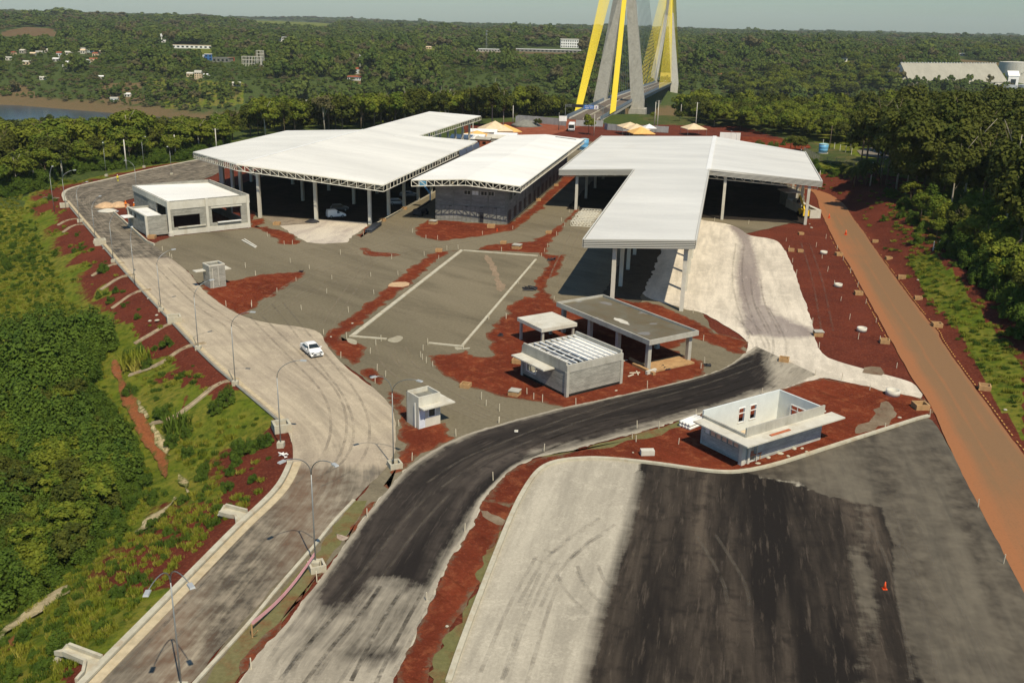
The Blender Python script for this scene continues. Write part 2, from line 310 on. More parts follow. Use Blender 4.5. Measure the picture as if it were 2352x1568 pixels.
def build_terrain():
    ys = [8.0]
    while ys[-1] < 11500: ys.append(ys[-1]+max(1.1, ys[-1]*.0065))
    ys = np.array(ys); us = np.linspace(-1, 1, 420); us = np.sign(us)*np.abs(us)**1.1
    Y, U = np.meshgrid(ys, us, indexing='ij'); X = U*(.66*Y+70); Z = hgt(X, Y)-.06
    V = np.stack([X, Y, Z], -1).reshape(-1, 3); ny, nx = Y.shape
    idx = np.arange(ny*nx).reshape(ny, nx); F = np.stack([idx[:-1,:-1], idx[:-1,1:], idx[1:,1:], idx[1:,:-1]], -1).reshape(-1, 4)
    me = npmesh('ground', V, F, terrain_mat(), True)
    x, y, z = V.T; px, py = proj(x, y, z)
    dL = (np.interp(y, KY, KX)-x)*.8; dR = (x-np.interp(y, RY, RX))*.85; a = yn(x); f = y-yf(x)
    red = np.zeros(len(x)); grass = np.zeros(len(x)); dry = np.zeros(len(x))
    site = (dL < 0) & (dR < 0) & (y < a); red[site] = 1
    lf = (dL >= 0) & (y < 300)
    red = np.where(lf, np.clip(1.12-dL/10.5, .0, 1)*(py < 1350)*(1-.55*(vnoise(x, y, 7, 51) > .62)*(dL > 3))+.32*(py >= 1150), red); grass = np.where(lf, .75, grass); grass = np.where(lf & (y > 228) & (dL > 8), .12, grass)
    for P in ([(130,500),(215,520),(330,640),(420,760),(520,880),(640,985),(600,1000),(480,890),(330,760),(220,620),(150,530)],
              [(385,1335),(450,1270),(560,1150),(575,1165),(470,1290),(400,1345)], [(165,1568),(140,1530),(230,1505),(250,1530)],
              [(690,1005),(600,1075),(560,1060),(600,1010)]):
        red = np.where(inpoly(px, py, P), 1., red)
    for P in ([(255,745),(300,740),(330,800),(320,870),(270,830)],[(330,890),(420,860),(420,940),(360,950)],[(600,880),(640,960),(560,1040),(480,1000),(500,900)]):
        red = np.where(inpoly(px, py, P), red*.35, red)
    ditch = [G3(*p)[:2] for p in ()]
    rt = (dR >= 0) & (y < 420)
    red = np.where(rt, np.clip(1.25-dR/15, .12, 1), red); grass = np.where(rt, .55, grass)
    for P in ([(2090,590),(2140,580),(2200,640),(2260,730),(2352,850),(2352,1010),(2290,930),(2200,760),(2120,670)],[(1740,300),(1960,330),(2100,360),(2100,400),(1930,385),(1890,400)],[(1880,330),(2050,345),(2050,372),(1900,350)]):
        red = np.where(inpoly(px, py, P), .15, red); grass = np.where(inpoly(px, py, P), .95, grass)
    for P in ([(1892,402),(1935,392),(2000,398),(2100,412),(2160,440),(2160,455),(2060,440),(1960,422),(1900,415)],[(1680,308),(1760,318),(1800,345),(1750,345)],):
        red = np.where(inpoly(px, py, P), 1., red)
    back = (y >= 300) & (y < a+120) & (dR < 40) & (f < -60)
    behind = inpoly(px, py, [(1060,290),(1180,280),(1300,285),(1700,290),(1830,330),(1640,345),(1100,345)])
    red = np.where(back & ~behind, .30, red); grass = np.where(back, .42, grass); dry = np.where(back & (x > 60), .45, dry); red = np.where(back & behind, .95, red)
    farm = f > -60
    red = np.where(farm, 0, red); dry = np.where(farm, np.clip(1.0-(f-14)/55, 0, 1)*.62+.10+.3*(vnoise(x, y, 40, 41)-.5)*(f < 120), dry); grass = np.where(farm, .25, grass)
    for P, k in (([(480,46),(600,48),(720,52),(800,57),(740,72),(610,64),(560,55)],'g'),([(690,66),(735,66),(733,76),(690,74)],'d'),([(10,72),(60,62),(120,66),(135,84),(0,84)],'r'),
              ([(795,205),(825,150),(835,150),(838,190),(830,212),(770,222)],'d'),([(955,115),(1010,105),(1080,108),(1030,125),(940,126)],'g'),([(430,110),(490,112),(480,124),(430,120)],'g'),
              ([(1925,165),(1945,138),(1970,140),(1955,175)],'g'),([(2190,135),(2352,150),(2352,168),(2210,165)],'d'),([(230,190),(320,190),(330,235),(240,245)],'d'),([(330,180),(560,190),(560,240),(380,250)],'h'),
              ([(0,200),(60,195),(90,230),(0,232)],'d'),([(940,122),(1180,112),(1500,120),(1500,124),(1100,124)],'d')):
        i = inpoly(px, py, P) & farm
        if k == 'g': grass = np.where(i, 1.1, grass); dry = np.where(i, 0, dry)
        elif k == 'd': dry = np.where(i, 1, dry)
        elif k == 'h': dry = np.where(i, .45, dry); grass = np.where(i, .9, grass)
        else: red = np.where(i, .42, red); dry = np.where(i, 1., dry)
    setattr_col(me, 'zone', np.stack([red, grass, dry], -1))
    o = bpy.data.objects.new('ground', me); COL.objects.link(o); o['kind'] = 'structure'
    return o
build_terrain()
g = NG('river_water'); co = g.coord('Object'); g.bump(g.noise(co, .25, 4), .3, .2); g.fin((.035,.055,.075), .18, .5)
ob = MB(); ob.add([(-2500,420,-36),(2500,420,-36),(2500,1500,-36),(-2500,1500,-36)], [(0,1,2,3)]); o = ob.build('river_water', g.m); o['kind'] = 'structure'

# ------------------------------------------------------------------ ground sheets of the building site
def rough_edge(P, step=1.0, amp=.35, seed=0):
    out = []; n = len(P)
    for i in range(n):
        a = np.array(P[i]); b = np.array(P[(i+1) % n]); L = np.linalg.norm(b-a); k = max(1, int(L/step)); nr = np.array([-(b-a)[1], (b-a)[0]])/(L or 1)
        for j in range(k):
            p = a+(b-a)*j/k; q = (float(vnoise(p[0], p[1], 1.7, seed))-.5)*2+(float(vnoise(p[0], p[1], .6, seed+3))-.5)*1.2
            out.append(tuple(p+nr*q*amp))
    return out
def smooth(P, it=2, closed=True):
    P = [np.array(p, float) for p in P]
    for _ in range(it):
        Q = []
        n = len(P)
        for i in range(n if closed else n-1):
            a, b = P[i], P[(i+1) % n]; Q += [a*.75+b*.25, a*.25+b*.75]
        if not closed: Q = [P[0]]+Q+[P[-1]]
        P = Q
    return [tuple(p) for p in P]
import bmesh
LV = [0]
def cl(x): return np.clip(x, 0, 1)
def sheet(name, pts, mat, z, amp=.3, sm=1, grid=0, paint=None, world=False, kind='structure', step=.9):
    P = pts if world else wd(pts)
    if sm: P = smooth(P, sm)
    if amp: P = rough_edge(P, step, amp, len(LV)); LV.append(0)
    bm = bmesh.new(); vs = [bm.verts.new((p[0], p[1], z)) for p in P]; f = bm.faces.new(vs); f.normal_update()
    if f.normal.z < 0: f.normal_flip()
    bmesh.ops.triangulate(bm, faces=bm.faces[:], ngon_method='EAR_CLIP')
    if grid:
        xs = [p[0] for p in P]; ys = [p[1] for p in P]
        for a, b, ax in ((min(xs), max(xs), (1,0,0)), (min(ys), max(ys), (0,1,0))):
            for c in np.arange(a+grid/2, b, grid):
                bmesh.ops.bisect_plane(bm, geom=bm.verts[:]+bm.edges[:]+bm.faces[:], dist=1e-4, plane_co=(c*ax[0], c*ax[1], 0), plane_no=ax)
    me = bpy.data.meshes.new(name); bm.to_mesh(me); bm.free(); me.materials.append(mat)
    if paint == 'edge':
        co = np.empty(len(me.vertices)*3, np.float32); me.vertices.foreach_get('co', co); co = co.reshape(-1, 3); e_ = cl(-sdist(co[:,0].astype(float), co[:,1].astype(float), P)/2.0)
        setattr_col(me, 'zone', np.stack([e_, e_, e_], -1))
    elif paint:
        co = np.empty(len(me.vertices)*3, np.float32); me.vertices.foreach_get('co', co); co = co.reshape(-1, 3)
        setattr_col(me, 'zone', paint(co[:,0].astype(float), co[:,1].astype(float)))
    o = bpy.data.objects.new(name, me); COL.objects.link(o)
    if kind: o['kind'] = kind
    return o
def along(P, n):
    P = np.array(P, float); d = np.r_[0, np.cumsum(np.hypot(*(P[1:]-P[:-1]).T))]; t = np.linspace(0, d[-1], n); return np.stack([np.interp(t, d, P[:,0]), np.interp(t, d, P[:,1])], -1), d[-1]
def strip(name, left, right, mat, z, n=260, m=22, paint=None, amp=.25, world=False):
    """a road: a band between two edge lines, with UV running (across, along) in metres"""
    A, la = along(smooth(left if world else wd(left), 2, False), n); B, lb = along(smooth(right if world else wd(right), 2, False), n)
    e = np.array([[(float(vnoise(i, s*50, 2.3, 5))-.5)*2*amp for i in range(n)] for s in (0, 1)])
    u = np.linspace(0, 1, m); V = A[:,None,:]*(1-u)[None,:,None]+B[:,None,:]*u[None,:,None]
    D = (B-A); L = np.hypot(*D.T)[:,None]; D = D/L; V[:,0] += D*e[0][:,None]; V[:,-1] += D*e[1][:,None]
    V3 = np.concatenate([V.reshape(-1, 2), np.full((n*m, 1), z)], 1); idx = np.arange(n*m).reshape(n, m)
    F = np.stack([idx[:-1,:-1], idx[:-1,1:], idx[1:,1:], idx[1:,:-1]], -1).reshape(-1, 4)
    me = npmesh(name, V3, F, mat)
    me.update()
    if me.polygons[0].normal.z < 0: me.flip_normals()
    uv = me.uv_layers.new(name='uv'); li = np.empty(len(me.loops), np.int32); me.loops.foreach_get('vertex_index', li)
    s = np.linspace(0, (la+lb)/2, n); UVv = np.stack([np.tile(u, n)*L.repeat(m), s.repeat(m)], -1); uv.data.foreach_set('uv', UVv[li].astype(np.float32).ravel())
    if paint: setattr_col(me, 'zone', paint(V3[:,0], V3[:,1], np.tile(u, n)))
    o = bpy.data.objects.new(name, me); COL.objects.link(o); o['kind'] = 'structure'; return o
def paved(name, base, base2, tar, tar2, dust, streak_uv=True, rz=0, hard=.10, stretch=.09):
    g = NG(name); at = g.n('ShaderNodeAttribute', attribute_name='zone'); sp = g.n('ShaderNodeSeparateColor', {0: at.outputs[0]}); co = g.coord('Object')
    if streak_uv: st = g.coord('UV', (1, stretch, 1))
    else: st = g.coord('Object', (1, stretch, 1), rz)
    s1 = g.noise(st, .55, 8, .68, .3); s2 = g.noise(st, 2.2, 6, .7, .2); b1 = g.noise(co, .07, 7, .68, .8); b2 = g.noise(co, .5, 8, .72); fine = g.noise(co, 4., 5, .75)
    bc = g.mix(g.mr(b1, .38, .62), base, base2); bc = g.mix(g.mr(s1, .42, .62, 0, .55), bc, tuple(c*.62 for c in base2)); bc = g.mix(g.mr(b2, .52, .68, 0, .45), bc, tuple(min(1, c*1.18) for c in base))
    s0 = g.noise(st, .16, 6, .6, .3); tc = g.mix(g.mr(s0, .42, .60), tar, tar2); tc = g.mix(g.mr(s1, .44, .60, 0, .7), tc, tar); tc = g.mix(g.mr(b2, .50, .64, 0, .7), tc, tar); tc = g.mix(g.mr(s2, .56, .70, 0, .5), tc, tuple(c*1.5 for c in tar2))
    sp3 = g.noise(g.coord('UV' if streak_uv else 'Object', (1.2,.10,1) if streak_uv else (.22,1.5,1), rz), .8, 5, .7); wob = g.math('ADD', g.math('MULTIPLY', g.math('SUBTRACT', sp3, .5), .5), g.math('ADD', g.math('MULTIPLY', g.math('SUBTRACT', b2, .5), .75), g.math('MULTIPLY', g.math('SUBTRACT', s2, .5), .55)))
    k = g.mr(g.math('ADD', sp.outputs[0], g.math('MULTIPLY', wob, at.outputs['Alpha'])), .5-hard, .5+hard)
    kg = g.mr(g.math('ADD', sp.outputs[1], wob), .3, .7)
    gray = g.mix(g.mr(b2, .38, .62), (.125,.108,.080), (.052,.044,.034)); gray = g.mix(g.mr(s0, .42, .62, 0, .6), gray, (.165,.145,.108)); gray = g.mix(g.mr(s1, .5, .66, 0, .4), gray, (.045,.042,.035))
    col = g.mix(kg, bc, gray); col = g.mix(k, col, tc)
    col = g.mix(g.mr(g.math('ADD', sp.outputs[2], g.math('MULTIPLY', wob, .8)), .25, .85), col, dust)
    f = g.mr(fine, .25, .75, .84, 1.16); col = g.mix(1., col, g.n('ShaderNodeCombineColor', {0: f, 1: f, 2: f}).outputs[0], 'MULTIPLY')
    g.bump(fine, .25, .05); return g.fin(col, .93, .12)

def late(): late_apron()
# gravel yard under everything in the middle
sheet('gravel_yard', [(345,562),(395,543),(573,524),(592,480),(600,400),(1100,330),(1400,325),(1640,325),(1845,395),(1850,505),(1700,540),(1640,600),(1600,700),(1640,760),(1712,800),(1716,830),(1560,885),(1300,945),(1180,975),(1050,1015),(960,1070),(900,1140),(720,1330),(590,1480),(480,1640),(380,1640),(440,1568),(600,1370),(740,1230),(850,1110),(900,1050),(905,945),(840,870),(752,810),(742,768),(620,745),(540,722),(480,680),(440,632),(400,600)], M['gravel'], .012, .25, 0)
# pale concrete base of the T shed lanes
APRON = T('C', [(1870,590),(1930,600),(2080,620),(2190,660),(2260,720),(2352,735)])+T('D', [(130,740),(240,770),(300,860),(330,920),(390,1060),(430,1200),(480,1330),(520,1460),(550,1568)])+T('H', [(540,120),(600,330),(1000,440),(1350,530),(1420,580),(1500,690),(1300,690),(1150,620),(800,540),(600,500),(500,560),(200,640)])+[(1640,905),(1700,838),(1716,800)]+T('G', [(2260,440),(2000,280),(1850,200),(1700,180),(1640,150),(1500,120)])+T('C', [(1360,1240),(1320,1180),(1420,860),(1600,500)])
MUD1 = wd(T('C', [(2110,640),(2180,700),(2230,800),(2215,900),(2190,1100),(2230,1300),(2290,1568),(2440,1568),(2360,1300),(2330,1100),(2300,900),(2270,800),(2250,720),(2190,650)]))
MUD2 = wd(T('D', [(0,1240),(60,1290),(200,1400),(330,1460),(480,1520),(540,1568),(400,1600),(200,1590),(60,1568),(-60,1500),(-40,1350)])+T('D', [(-60,1568),(0,1800),(60,1800),(0,1500)])[:0])
def paint_apron(X, Y):
    px, py = proj(X, Y, 0*X); k = cl(.68-sdist(X, Y, MUD1)/3.0)*1.1; k = np.maximum(k, cl(.62-sdist(X, Y, MUD2)/4))
    k = np.maximum(k, .30*cl((py-1080/1.0+250)/60)*(px < 1880)*(py < 900)); edge = cl(1-np.abs(sdist(X, Y, APW))/1.3)*.0
    return np.stack([k, cl((py-838)/40)*(px < 1860)*.45, 0*k+.03, 0*k+.9], -1)
APW = wd(APRON)
def late_apron():
    return sheet('pavement', APRON, paved('worn_concrete_base', (.68,.61,.49), (.56,.50,.40), (.25,.21,.185), (.33,.285,.245), (.33,.2,.12), False, AZ, .22, .14), .016, .12, 2, .9, paint_apron)
sheet('pavement', T('B', [(320,640),(480,628),(640,618),(650,580),(720,570),(900,585),(1060,600),(1080,645),(1000,690),(930,740),(900,780),(700,795),(560,780),(440,720)]), M['cream'], .016, .25, 0)
sheet('pavement', T('B', [(150,560),(320,560),(560,590),(650,585),(640,618),(330,640)]), soil('dusty_base', (.28,.23,.17), (.2,.17,.13), (.12,.1,.08), (.1,.4,2.5)), .0155, .25, 0)
late_apron()
red_polys = [
 T('B', [(-345,1150),(-290,1235),(-200,1310),(-30,1405),(60,1385),(150,1290),(290,1230),(460,1110),(555,1040),(490,1030),(300,1045),(180,1055),(20,1090),(-100,1110),(-160,1115)]),
 T('B', [(1860,850),(1780,853),(1690,862),(1600,885),(1540,935),(1440,1010),(1330,1110),(1240,1165),(1120,1270),(980,1380),(880,1450),(790,1520),(720,1580),(705,1620),(710,1660),(770,1715),(850,1777),(940,1838),(1000,1810),(1030,1765),(1100,1682),(1060,1665),(1000,1655),(930,1640),(870,1620),(830,1630),(830,1590),(930,1550),(1000,1490),(1080,1410),(1190,1330),(1290,1250),(1400,1175),(1470,1110),(1570,1030),(1640,970),(1720,910),(1790,860)]),
 T('C', [(-610,690),(-590,640),(-490,590),(-430,590),(180,632),(300,560),(420,460),(640,250),(760,100),(840,0),(960,-120),(990,-100),(870,60),(790,200),(760,250),(640,330),(540,430),(500,490),(400,540),(330,620),(240,680),(0,722),(-190,750),(-390,765),(-530,745),(-600,715)]),
 T('C', [(-100,845),(20,810),(100,795),(250,785),(400,772),(440,745),(560,690),(640,630),(720,550),(770,495),(810,500),(760,560),(700,620),(640,700),(590,740),(540,800),(515,880),(600,888),(700,885),(680,930),(620,1050),(560,1100),(520,1160),(545,1230),(600,1280),(680,1330),(900,1330),(1100,1245),(1250,1290),(1480,1310),(1700,1400),(1850,1490),(2000,1560),(2200,1620),(2250,1640),(2200,1750),(2110,1740),(1990,1670),(1780,1610),(1590,1700),(1770,1770),(1880,1796),(1915,1910),(1780,1955),(1500,2020),(1100,2135),(780,2185),(690,2195),(500,2170),(350,2135),(230,2105),(90,2097),(-90,2050),(-240,1990),(-390,1905),(-490,1805),(-505,1757),(-390,1745),(-210,1727),(-180,1712),(-100,1767),(50,1765),(60,1640),(20,1560),(100,1470),(180,1400),(165,1370),(250,1300),(330,1250),(420,1260),(440,1085),(470,1040),(530,980),(540,920),(480,900),(470,872),(300,865),(100,853)]),
 T('B', [(60,585),(180,575),(200,620),(100,655),(200,645),(260,662),(380,700),(450,740),(510,770),(470,800),(400,805),(330,790),(270,740),(200,690),(90,650)]),
 T('B', [(980,722),(1040,665),(1110,635),(1180,610),(1130,670),(1060,710),(1010,742)]),
 T('B', [(1010,828),(1080,835),(1150,862),(1260,870),(1360,890),(1300,902),(1120,900),(1040,885)]),
 T('F', [(1000,572),(1110,552),(1150,590),(1225,640),(1215,690),(1160,705),(1060,630)]),
 T('F', [(1240,752),(1310,755),(1400,820),(1430,1020),(1520,1080),(1600,1040),(1740,1030),(1800,1130),(1830,1155),(1700,1215),(1500,1340),(1370,1440),(1290,1530),(1220,1600),(1250,1450),(1330,1410),(1385,1260),(1350,1090),(1330,930),(1290,830)]),
 T('J', [(1100,10),(1150,0),(1050,140),(960,260),(880,360),(860,340),(950,220),(1020,110)]), T('J', [(680,540),(760,530),(660,650),(560,760),(430,920),(300,1120),(150,1320),(10,1480),(-30,1500),(100,1280),(330,1000),(520,800),(620,640)]),
 # divider between the two black surfaces and the long bed with the roofless building
 T('J', [(2060,-20),(2400,-60),(2380,60),(2300,100),(2240,210),(2140,420),(2080,560),(2030,700),(1960,860),(1900,960),(1800,1100),(1740,1200),(1690,1340),(1650,1450),(1610,1600),(1560,1800),(1200,1800),(1290,1568),(1400,1330),(1480,1180),(1520,1050),(1600,900),(1700,680),(1780,500),(1900,330),(2000,160)])]
for i, P in enumerate(red_polys): sheet('red_earth', P, M['red_edged'], .024+.001*(i % 2), .55 if i not in (9,10,11) else .35, 0, step=.6, grid=.9, paint='edge')
bed = T('G', [(620,1568),(700,1510),(850,1480),(1100,1500),(1400,1540),(1700,1580),(2100,1590),(2287,1571)])+T('H', [(350,1230),(700,1130),(1150,970),(1350,900),(1530,850),(1560,760),(1500,690),(1150,620),(800,540),(600,510),(290,600),(100,640)])+T('G', [(2260,960),(1830,1100),(1600,1170),(1300,1255),(1000,1335),(700,1415),(450,1455),(200,1568)])+T('J', [(2060,0),(2300,60)])
sheet('red_earth', bed, M['red_edged'], .026, .3, 0, step=.7, grid=1.1, paint='edge')
sheet('gravel_bank', T('G', [(1800,1110),(1620,1165),(1300,1252),(1000,1335),(700,1415),(450,1455),(600,1440),(850,1390),(1100,1370),(1240,1320),(1500,1260),(1700,1190),(1820,1150)]), M['verge'], .030, .3, 0)
for P in (T('H', [(1090,730),(1200,700),(1260,790),(1200,900),(1100,950),(960,1000),(850,980),(980,900),(1080,850)]), T('H', [(930,460),(1080,400),(1200,480),(1100,490)]), T('J', [(2060,95),(2150,130),(2260,195),(2200,190),(2100,140)])):
    sheet('gravel_spill', P, soil('spilled_gravel', (.16,.12,.08), (.24,.19,.13), (.13,.07,.045), (.2,.6,3)), .033, .5, 1)
for P in (T('B', [(1240,1150),(1300,1120),(1450,1122),(1415,1162),(1250,1165)]), T('F', [(1240,320),(1290,300),(1350,275),(1385,290),(1350,335),(1280,340)]), T('F', [(890,300),(940,300),(1000,325),(980,360),(910,345)]), T('F',[(1820,370),(1900,385),(1965,375),(1960,395),(1880,400),(1830,405)])):
    sheet('gravel_spill', P, M['sand'] if P[0][0] > 885 and P[0][1] < 700 else soil('pale_spill', (.40,.37,.28), (.32,.29,.21), (.28,.25,.18)), .034, .25, 1)
sheet('gravel_track', T('B', [(2070,890),(2130,1000),(2180,1120),(2210,1210),(2260,1190),(2210,1080),(2160,960),(2120,890)]), soil('tan_track', (.30,.22,.15), (.24,.18,.12), (.18,.15,.1), (.3,.8,3)), .035, .5, 1)
# strip of olive gravel beside the lot kerb
sheet('gravel_bank', T('J', [(2400,60),(2300,110),(2240,220),(2140,430),(2030,700),(1960,860),(1900,970),(1800,1110),(1740,1210),(1650,1450),(1560,1800),(1700,1800),(1750,1568),(1900,1270),(2080,870),(2230,490),(2340,210),(2450,120)]), M['verge'], .0275, .5, 0, step=.5)
sheet('gravel_bank', T('J', [(900,0),(1090,0),(1010,130),(860,330),(720,530),(600,690),(480,850),(380,990),(250,1170),(60,1380),(-60,1568),(-200,1750),(-420,1750),(-180,1330),(70,1060),(480,620),(640,420),(860,120)]), M['verge'], .0215, .3, 0)
for P in (T('J',[(790,270),(850,280),(910,330),(850,350),(800,310)]),): sheet('gravel_spill', P, soil('pale_chips', (.42,.34,.27), (.30,.22,.15), (.2,.12,.08)), .036, .3, 1)

# roads -----------------------------------------------------------------
LEFT_R = [(520,384),(505,396),(475,411),(330,449),(258,470),(266,493),(330,547),(357,566),(400,599),(440,631),(451,650),(480,679),(533,716),(580,735),(627,744),(700,752),(740,764),(746,790),(800,850),(850,885),(890,920),(905,945),(912,1000),(905,1050),(880,1085),(830,1130),(720,1250),(580,1400),(440,1568),(300,1740)]
NEAR = wd([(380,600),(520,580),(760,760),(930,900),(930,1046),(640,1060),(330,720)])
def paint_left(X, Y, u):
    px, py = proj(X, Y, 0*X)
    far = cl((602-py)/12); tar = far*.40
    tar = np.maximum(tar, .55*np.exp(-((px-840)/60)**2-((py-1090)/40)**2)); gr = np.clip((py-1050)/60, 0, 1)*(.18+.30*np.exp(-((u-.15)/.18)**2)); gr = np.maximum(gr, far*(.62))
    gr = np.maximum(gr, .32*np.exp(-((u-.45)/.10)**2)*(py > 700))
    dn = cl((py-1045)/40); du = .05+dn*(.22+.10*np.sin(px*.02)); gr = np.maximum(gr, dn*.60); tar = np.maximum(tar, dn*.18)
    return np.stack([tar*.8, gr, du], -1)
strip('road', KERB[:17]+[(60,1720)], LEFT_R, paved('road_base_course', (.46,.39,.28), (.365,.305,.225), (.10,.09,.075), (.20,.175,.14), (.30,.175,.105)), .040, 420, 30, paint_left, .12)
DK_U = T('G', [(2330,500),(2200,590),(2100,670),(1950,735),(1700,800),(1400,870),(1000,960),(700,1020),(300,1120),(0,1210)])+T('F', [(1990,1105),(1850,1160),(1700,1230),(1500,1350),(1380,1450),(1280,1568)])+T('J', [(1060,130),(900,350),(760,550),(640,720),(520,850),(430,1000),(300,1150),(100,1350),(0,1540),(-150,1800)])
DK_L = T('H', [(560,480),(450,530),(290,600),(100,640)])+T('G', [(2200,980),(1830,1090),(1600,1160),(1300,1245),(1000,1325),(700,1405),(450,1445),(200,1568)])+T('J', [(2170,-120),(2060,0),(2000,180),(1900,350),(1780,500),(1700,680),(1600,900),(1520,1050),(1480,1180),(1400,1330),(1290,1568),(1180,1800)])
strip('road_shoulder', DK_U, DK_L, soil('shoulder_concrete', (.50,.46,.36), (.42,.38,.29), (.30,.27,.21), (.1,.5,3)), .042, 300, 6, None, .25)
TARZ = wd(T('G', [(2440,430),(2200,560),(1700,780),(0,1190)])+T('F', [(1700,1230),(1280,1550)])+T('J', [(1060,110),(760,540),(640,700),(560,850),(600,930),(720,950),(820,920),(940,930),(980,960),(1040,860),(1110,760),(1150,690),(1280,690),(1400,720),(1600,760),(1660,690),(1800,400),(1980,120),(2080,0)])+T('G', [(450,1400),(1000,1290),(1800,1060),(2300,930),(2560,860)]))
TAR2 = wd(T('J', [(810,1300),(900,1360),(1000,1380),(1200,1400),(1330,1400),(1400,1330),(1440,1100),(1380,1130),(1340,1240),(1150,1290),(1000,1270)]))
def paint_dark(X, Y, u):
    e = sdist(X, Y, TARZ); k = cl(.55-e/8.0); k = np.minimum(k+.55*cl((k-.6)/.3), 1.25)
    k = np.maximum(k, cl(.45-sdist(X, Y, TAR2)/4)); edge = cl(np.minimum(u, 1-u)/.055)
    px, py = proj(X, Y, 0*X); top = cl((px-1650)/170)
    tr = cl(1-np.abs(e-3)/9)*(e > -1)*.42; k = np.maximum(k, tr*(py > 1250))
    k = k*(1-.62*top); return np.stack([k*(.45+.55*edge)-(1-edge)*.25, .22*(py > 1300)+.35*top, 0*u+.06*(py > 1340)], -1)
PV = paved('fresh_tar_road', (.40,.36,.28), (.32,.285,.22), (.018,.015,.013), (.078,.064,.052), (.30,.18,.11), hard=.24)
strip('road', DK_U, DK_L, PV, .050, 420, 40, paint_dark, .08)
OR_L = T('D', [(330,300),(520,330),(575,400),(590,500),(640,600),(700,730),(760,850),(840,960),(940,1150),(1070,1380),(1170,1568)])+T('H', [(1190,160),(1330,410),(1390,520),(1520,700),(1590,830),(1650,980),(1720,1130),(1900,1500),(1940,1568)])+T('L', [(2352,790),(2800,1700),(3100,2400)])
OR_R = T('D', [(380,250),(570,330),(700,375),(820,465),(870,565),(960,675),(1060,825),(1150,955),(1260,1105),(1390,1285),(1500,1425),(1620,1563)])+T('H', [(1620,165),(1850,495),(2060,775),(2250,1045),(2352,1165),(2700,1695),(3100,2480)])
g = NG('dusty_asphalt'); co = g.coord('Object'); st = g.coord('UV', (1,.05,1)); at = g.n('ShaderNodeAttribute', attribute_name='zone'); sp = g.n('ShaderNodeSeparateColor', {0: at.outputs[0]})
s1 = g.noise(st, .8, 7, .65); b = g.noise(co, .12, 6, .65); fi = g.noise(co, 4, 5, .7)
col = g.mix(g.mr(g.math('ADD', sp.outputs[0], g.math('MULTIPLY', g.math('SUBTRACT', g.math('ADD', s1, b), 1.), .9)), .15, .85), (.215,.125,.062), (.31,.132,.056)); col = g.mix(g.mr(fi, .5, .75, 0, .3), col, (.10,.06,.03))
g.bump(fi, .2, .04); g.fin(col, .9, .15); ORM = g.m
def paint_or(X, Y, u):
    px, py = proj(X, Y, 0*X)
    k = .95*np.exp(-((u-.06)/.22)**2)+.40*np.exp(-((u-.5)/.035)**2)+.55*np.exp(-((u-.98)/.05)**2)+.30*np.exp(-((u-.75)/.05)**2)*(py > 900)
    k = np.maximum(k, cl((520-py)/80)*.95); k = np.maximum(k, .9*np.exp(-((py-570)/35)**2)*(u < .7)*(1-u)); k = np.maximum(k, cl((py-1000)/220)*.62)
    return np.stack([k, k, k], -1)
strip('road', OR_L, OR_R, ORM, .055, 340, 44, paint_or, .2)
# dashed yellow edge line of the old road
dash = MB(); P1, l1 = along(smooth(wd(OR_L[5:]), 2, False), 400)
for i in range(0, 399, 3):
    if i % 15 == 9 or random.random() < .15 or i > 190: continue
    a, b_ = P1[i], P1[min(i+2, 399)]; d = np.array(b_)-a; L = np.hypot(*d) or 1; nn = np.array([-d[1], d[0]])/L; s = -.45 if nn[0] > 0 else .45
    a = a+nn*s; b_ = b_+nn*s; wv = nn*.055; dash.add([(*(a-wv),.062),(*(b_-wv),.062),(*(b_+wv),.062),(*(a+wv),.062)], [(0,1,2,3)])
P2, l2 = along(smooth(wd(OR_R[5:]), 2, False), 300)
for i in range(0, 299, 2):
    if i < 60 and random.random() < .7: continue
    if random.random() < .12: continue
    a, b_ = P2[i], P2[i+1]; d = np.array(b_)-a; L = np.hypot(*d) or 1; nn = np.array([-d[1], d[0]])/L; s = .4 if nn[0] > 0 else -.4
    if nn[0] > 0: s = -s
    s = -.35 if nn[0] > 0 else .35
    a = a+nn*-s; b_ = b_+nn*-s; wv = nn*.07; dash.add([(*(a-wv),.062),(*(b_-wv),.062),(*(b_+wv),.062),(*(a+wv),.062)], [(0,1,2,3)])
o = dash.build('road_marking', plain('worn_yellow_line', (.50,.27,.08), .8, .1, var=.3, scale=2)); o['kind'] = 'structure'
# the big lot in front ---------------------------------------------------
LOT = [(1000,1640),(1030,1568),(1060,1480),(1115,1335),(1180,1170),(1215,1108),(1240,1078),(1270,1063),(1310,1056),(1380,1053),(1500,1065),(1600,1080),(1650,1086),(1700,1086),(1780,1070),(1900,1030),(2040,985),(2110,962),(2135,958),(2160,990),(2180,1030),(2215,1080),(2290,1225),(2358,1370),(2540,1760),(2400,1900),(900,1900)]
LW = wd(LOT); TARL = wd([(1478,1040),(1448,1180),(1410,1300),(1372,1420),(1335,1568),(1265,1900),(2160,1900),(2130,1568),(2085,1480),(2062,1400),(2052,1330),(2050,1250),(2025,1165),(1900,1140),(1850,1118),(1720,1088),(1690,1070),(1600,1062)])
HOLE = wd(T('L', [(740,200),(800,430),(900,640),(1000,900),(1080,1250),(1180,1568),(1290,1568),(1180,1100),(1120,860),(1050,600),(950,560),(830,400)]))
GRAYL = wd([(1900,1020),(2050,975),(2140,950),(2200,1050),(2360,1370),(2500,1900),(2090,1900),(2090,1480),(2050,1200),(1980,1130),(1750,1100),(1480,1090),(1480,1050),(1650,1075),(1780,1060)])
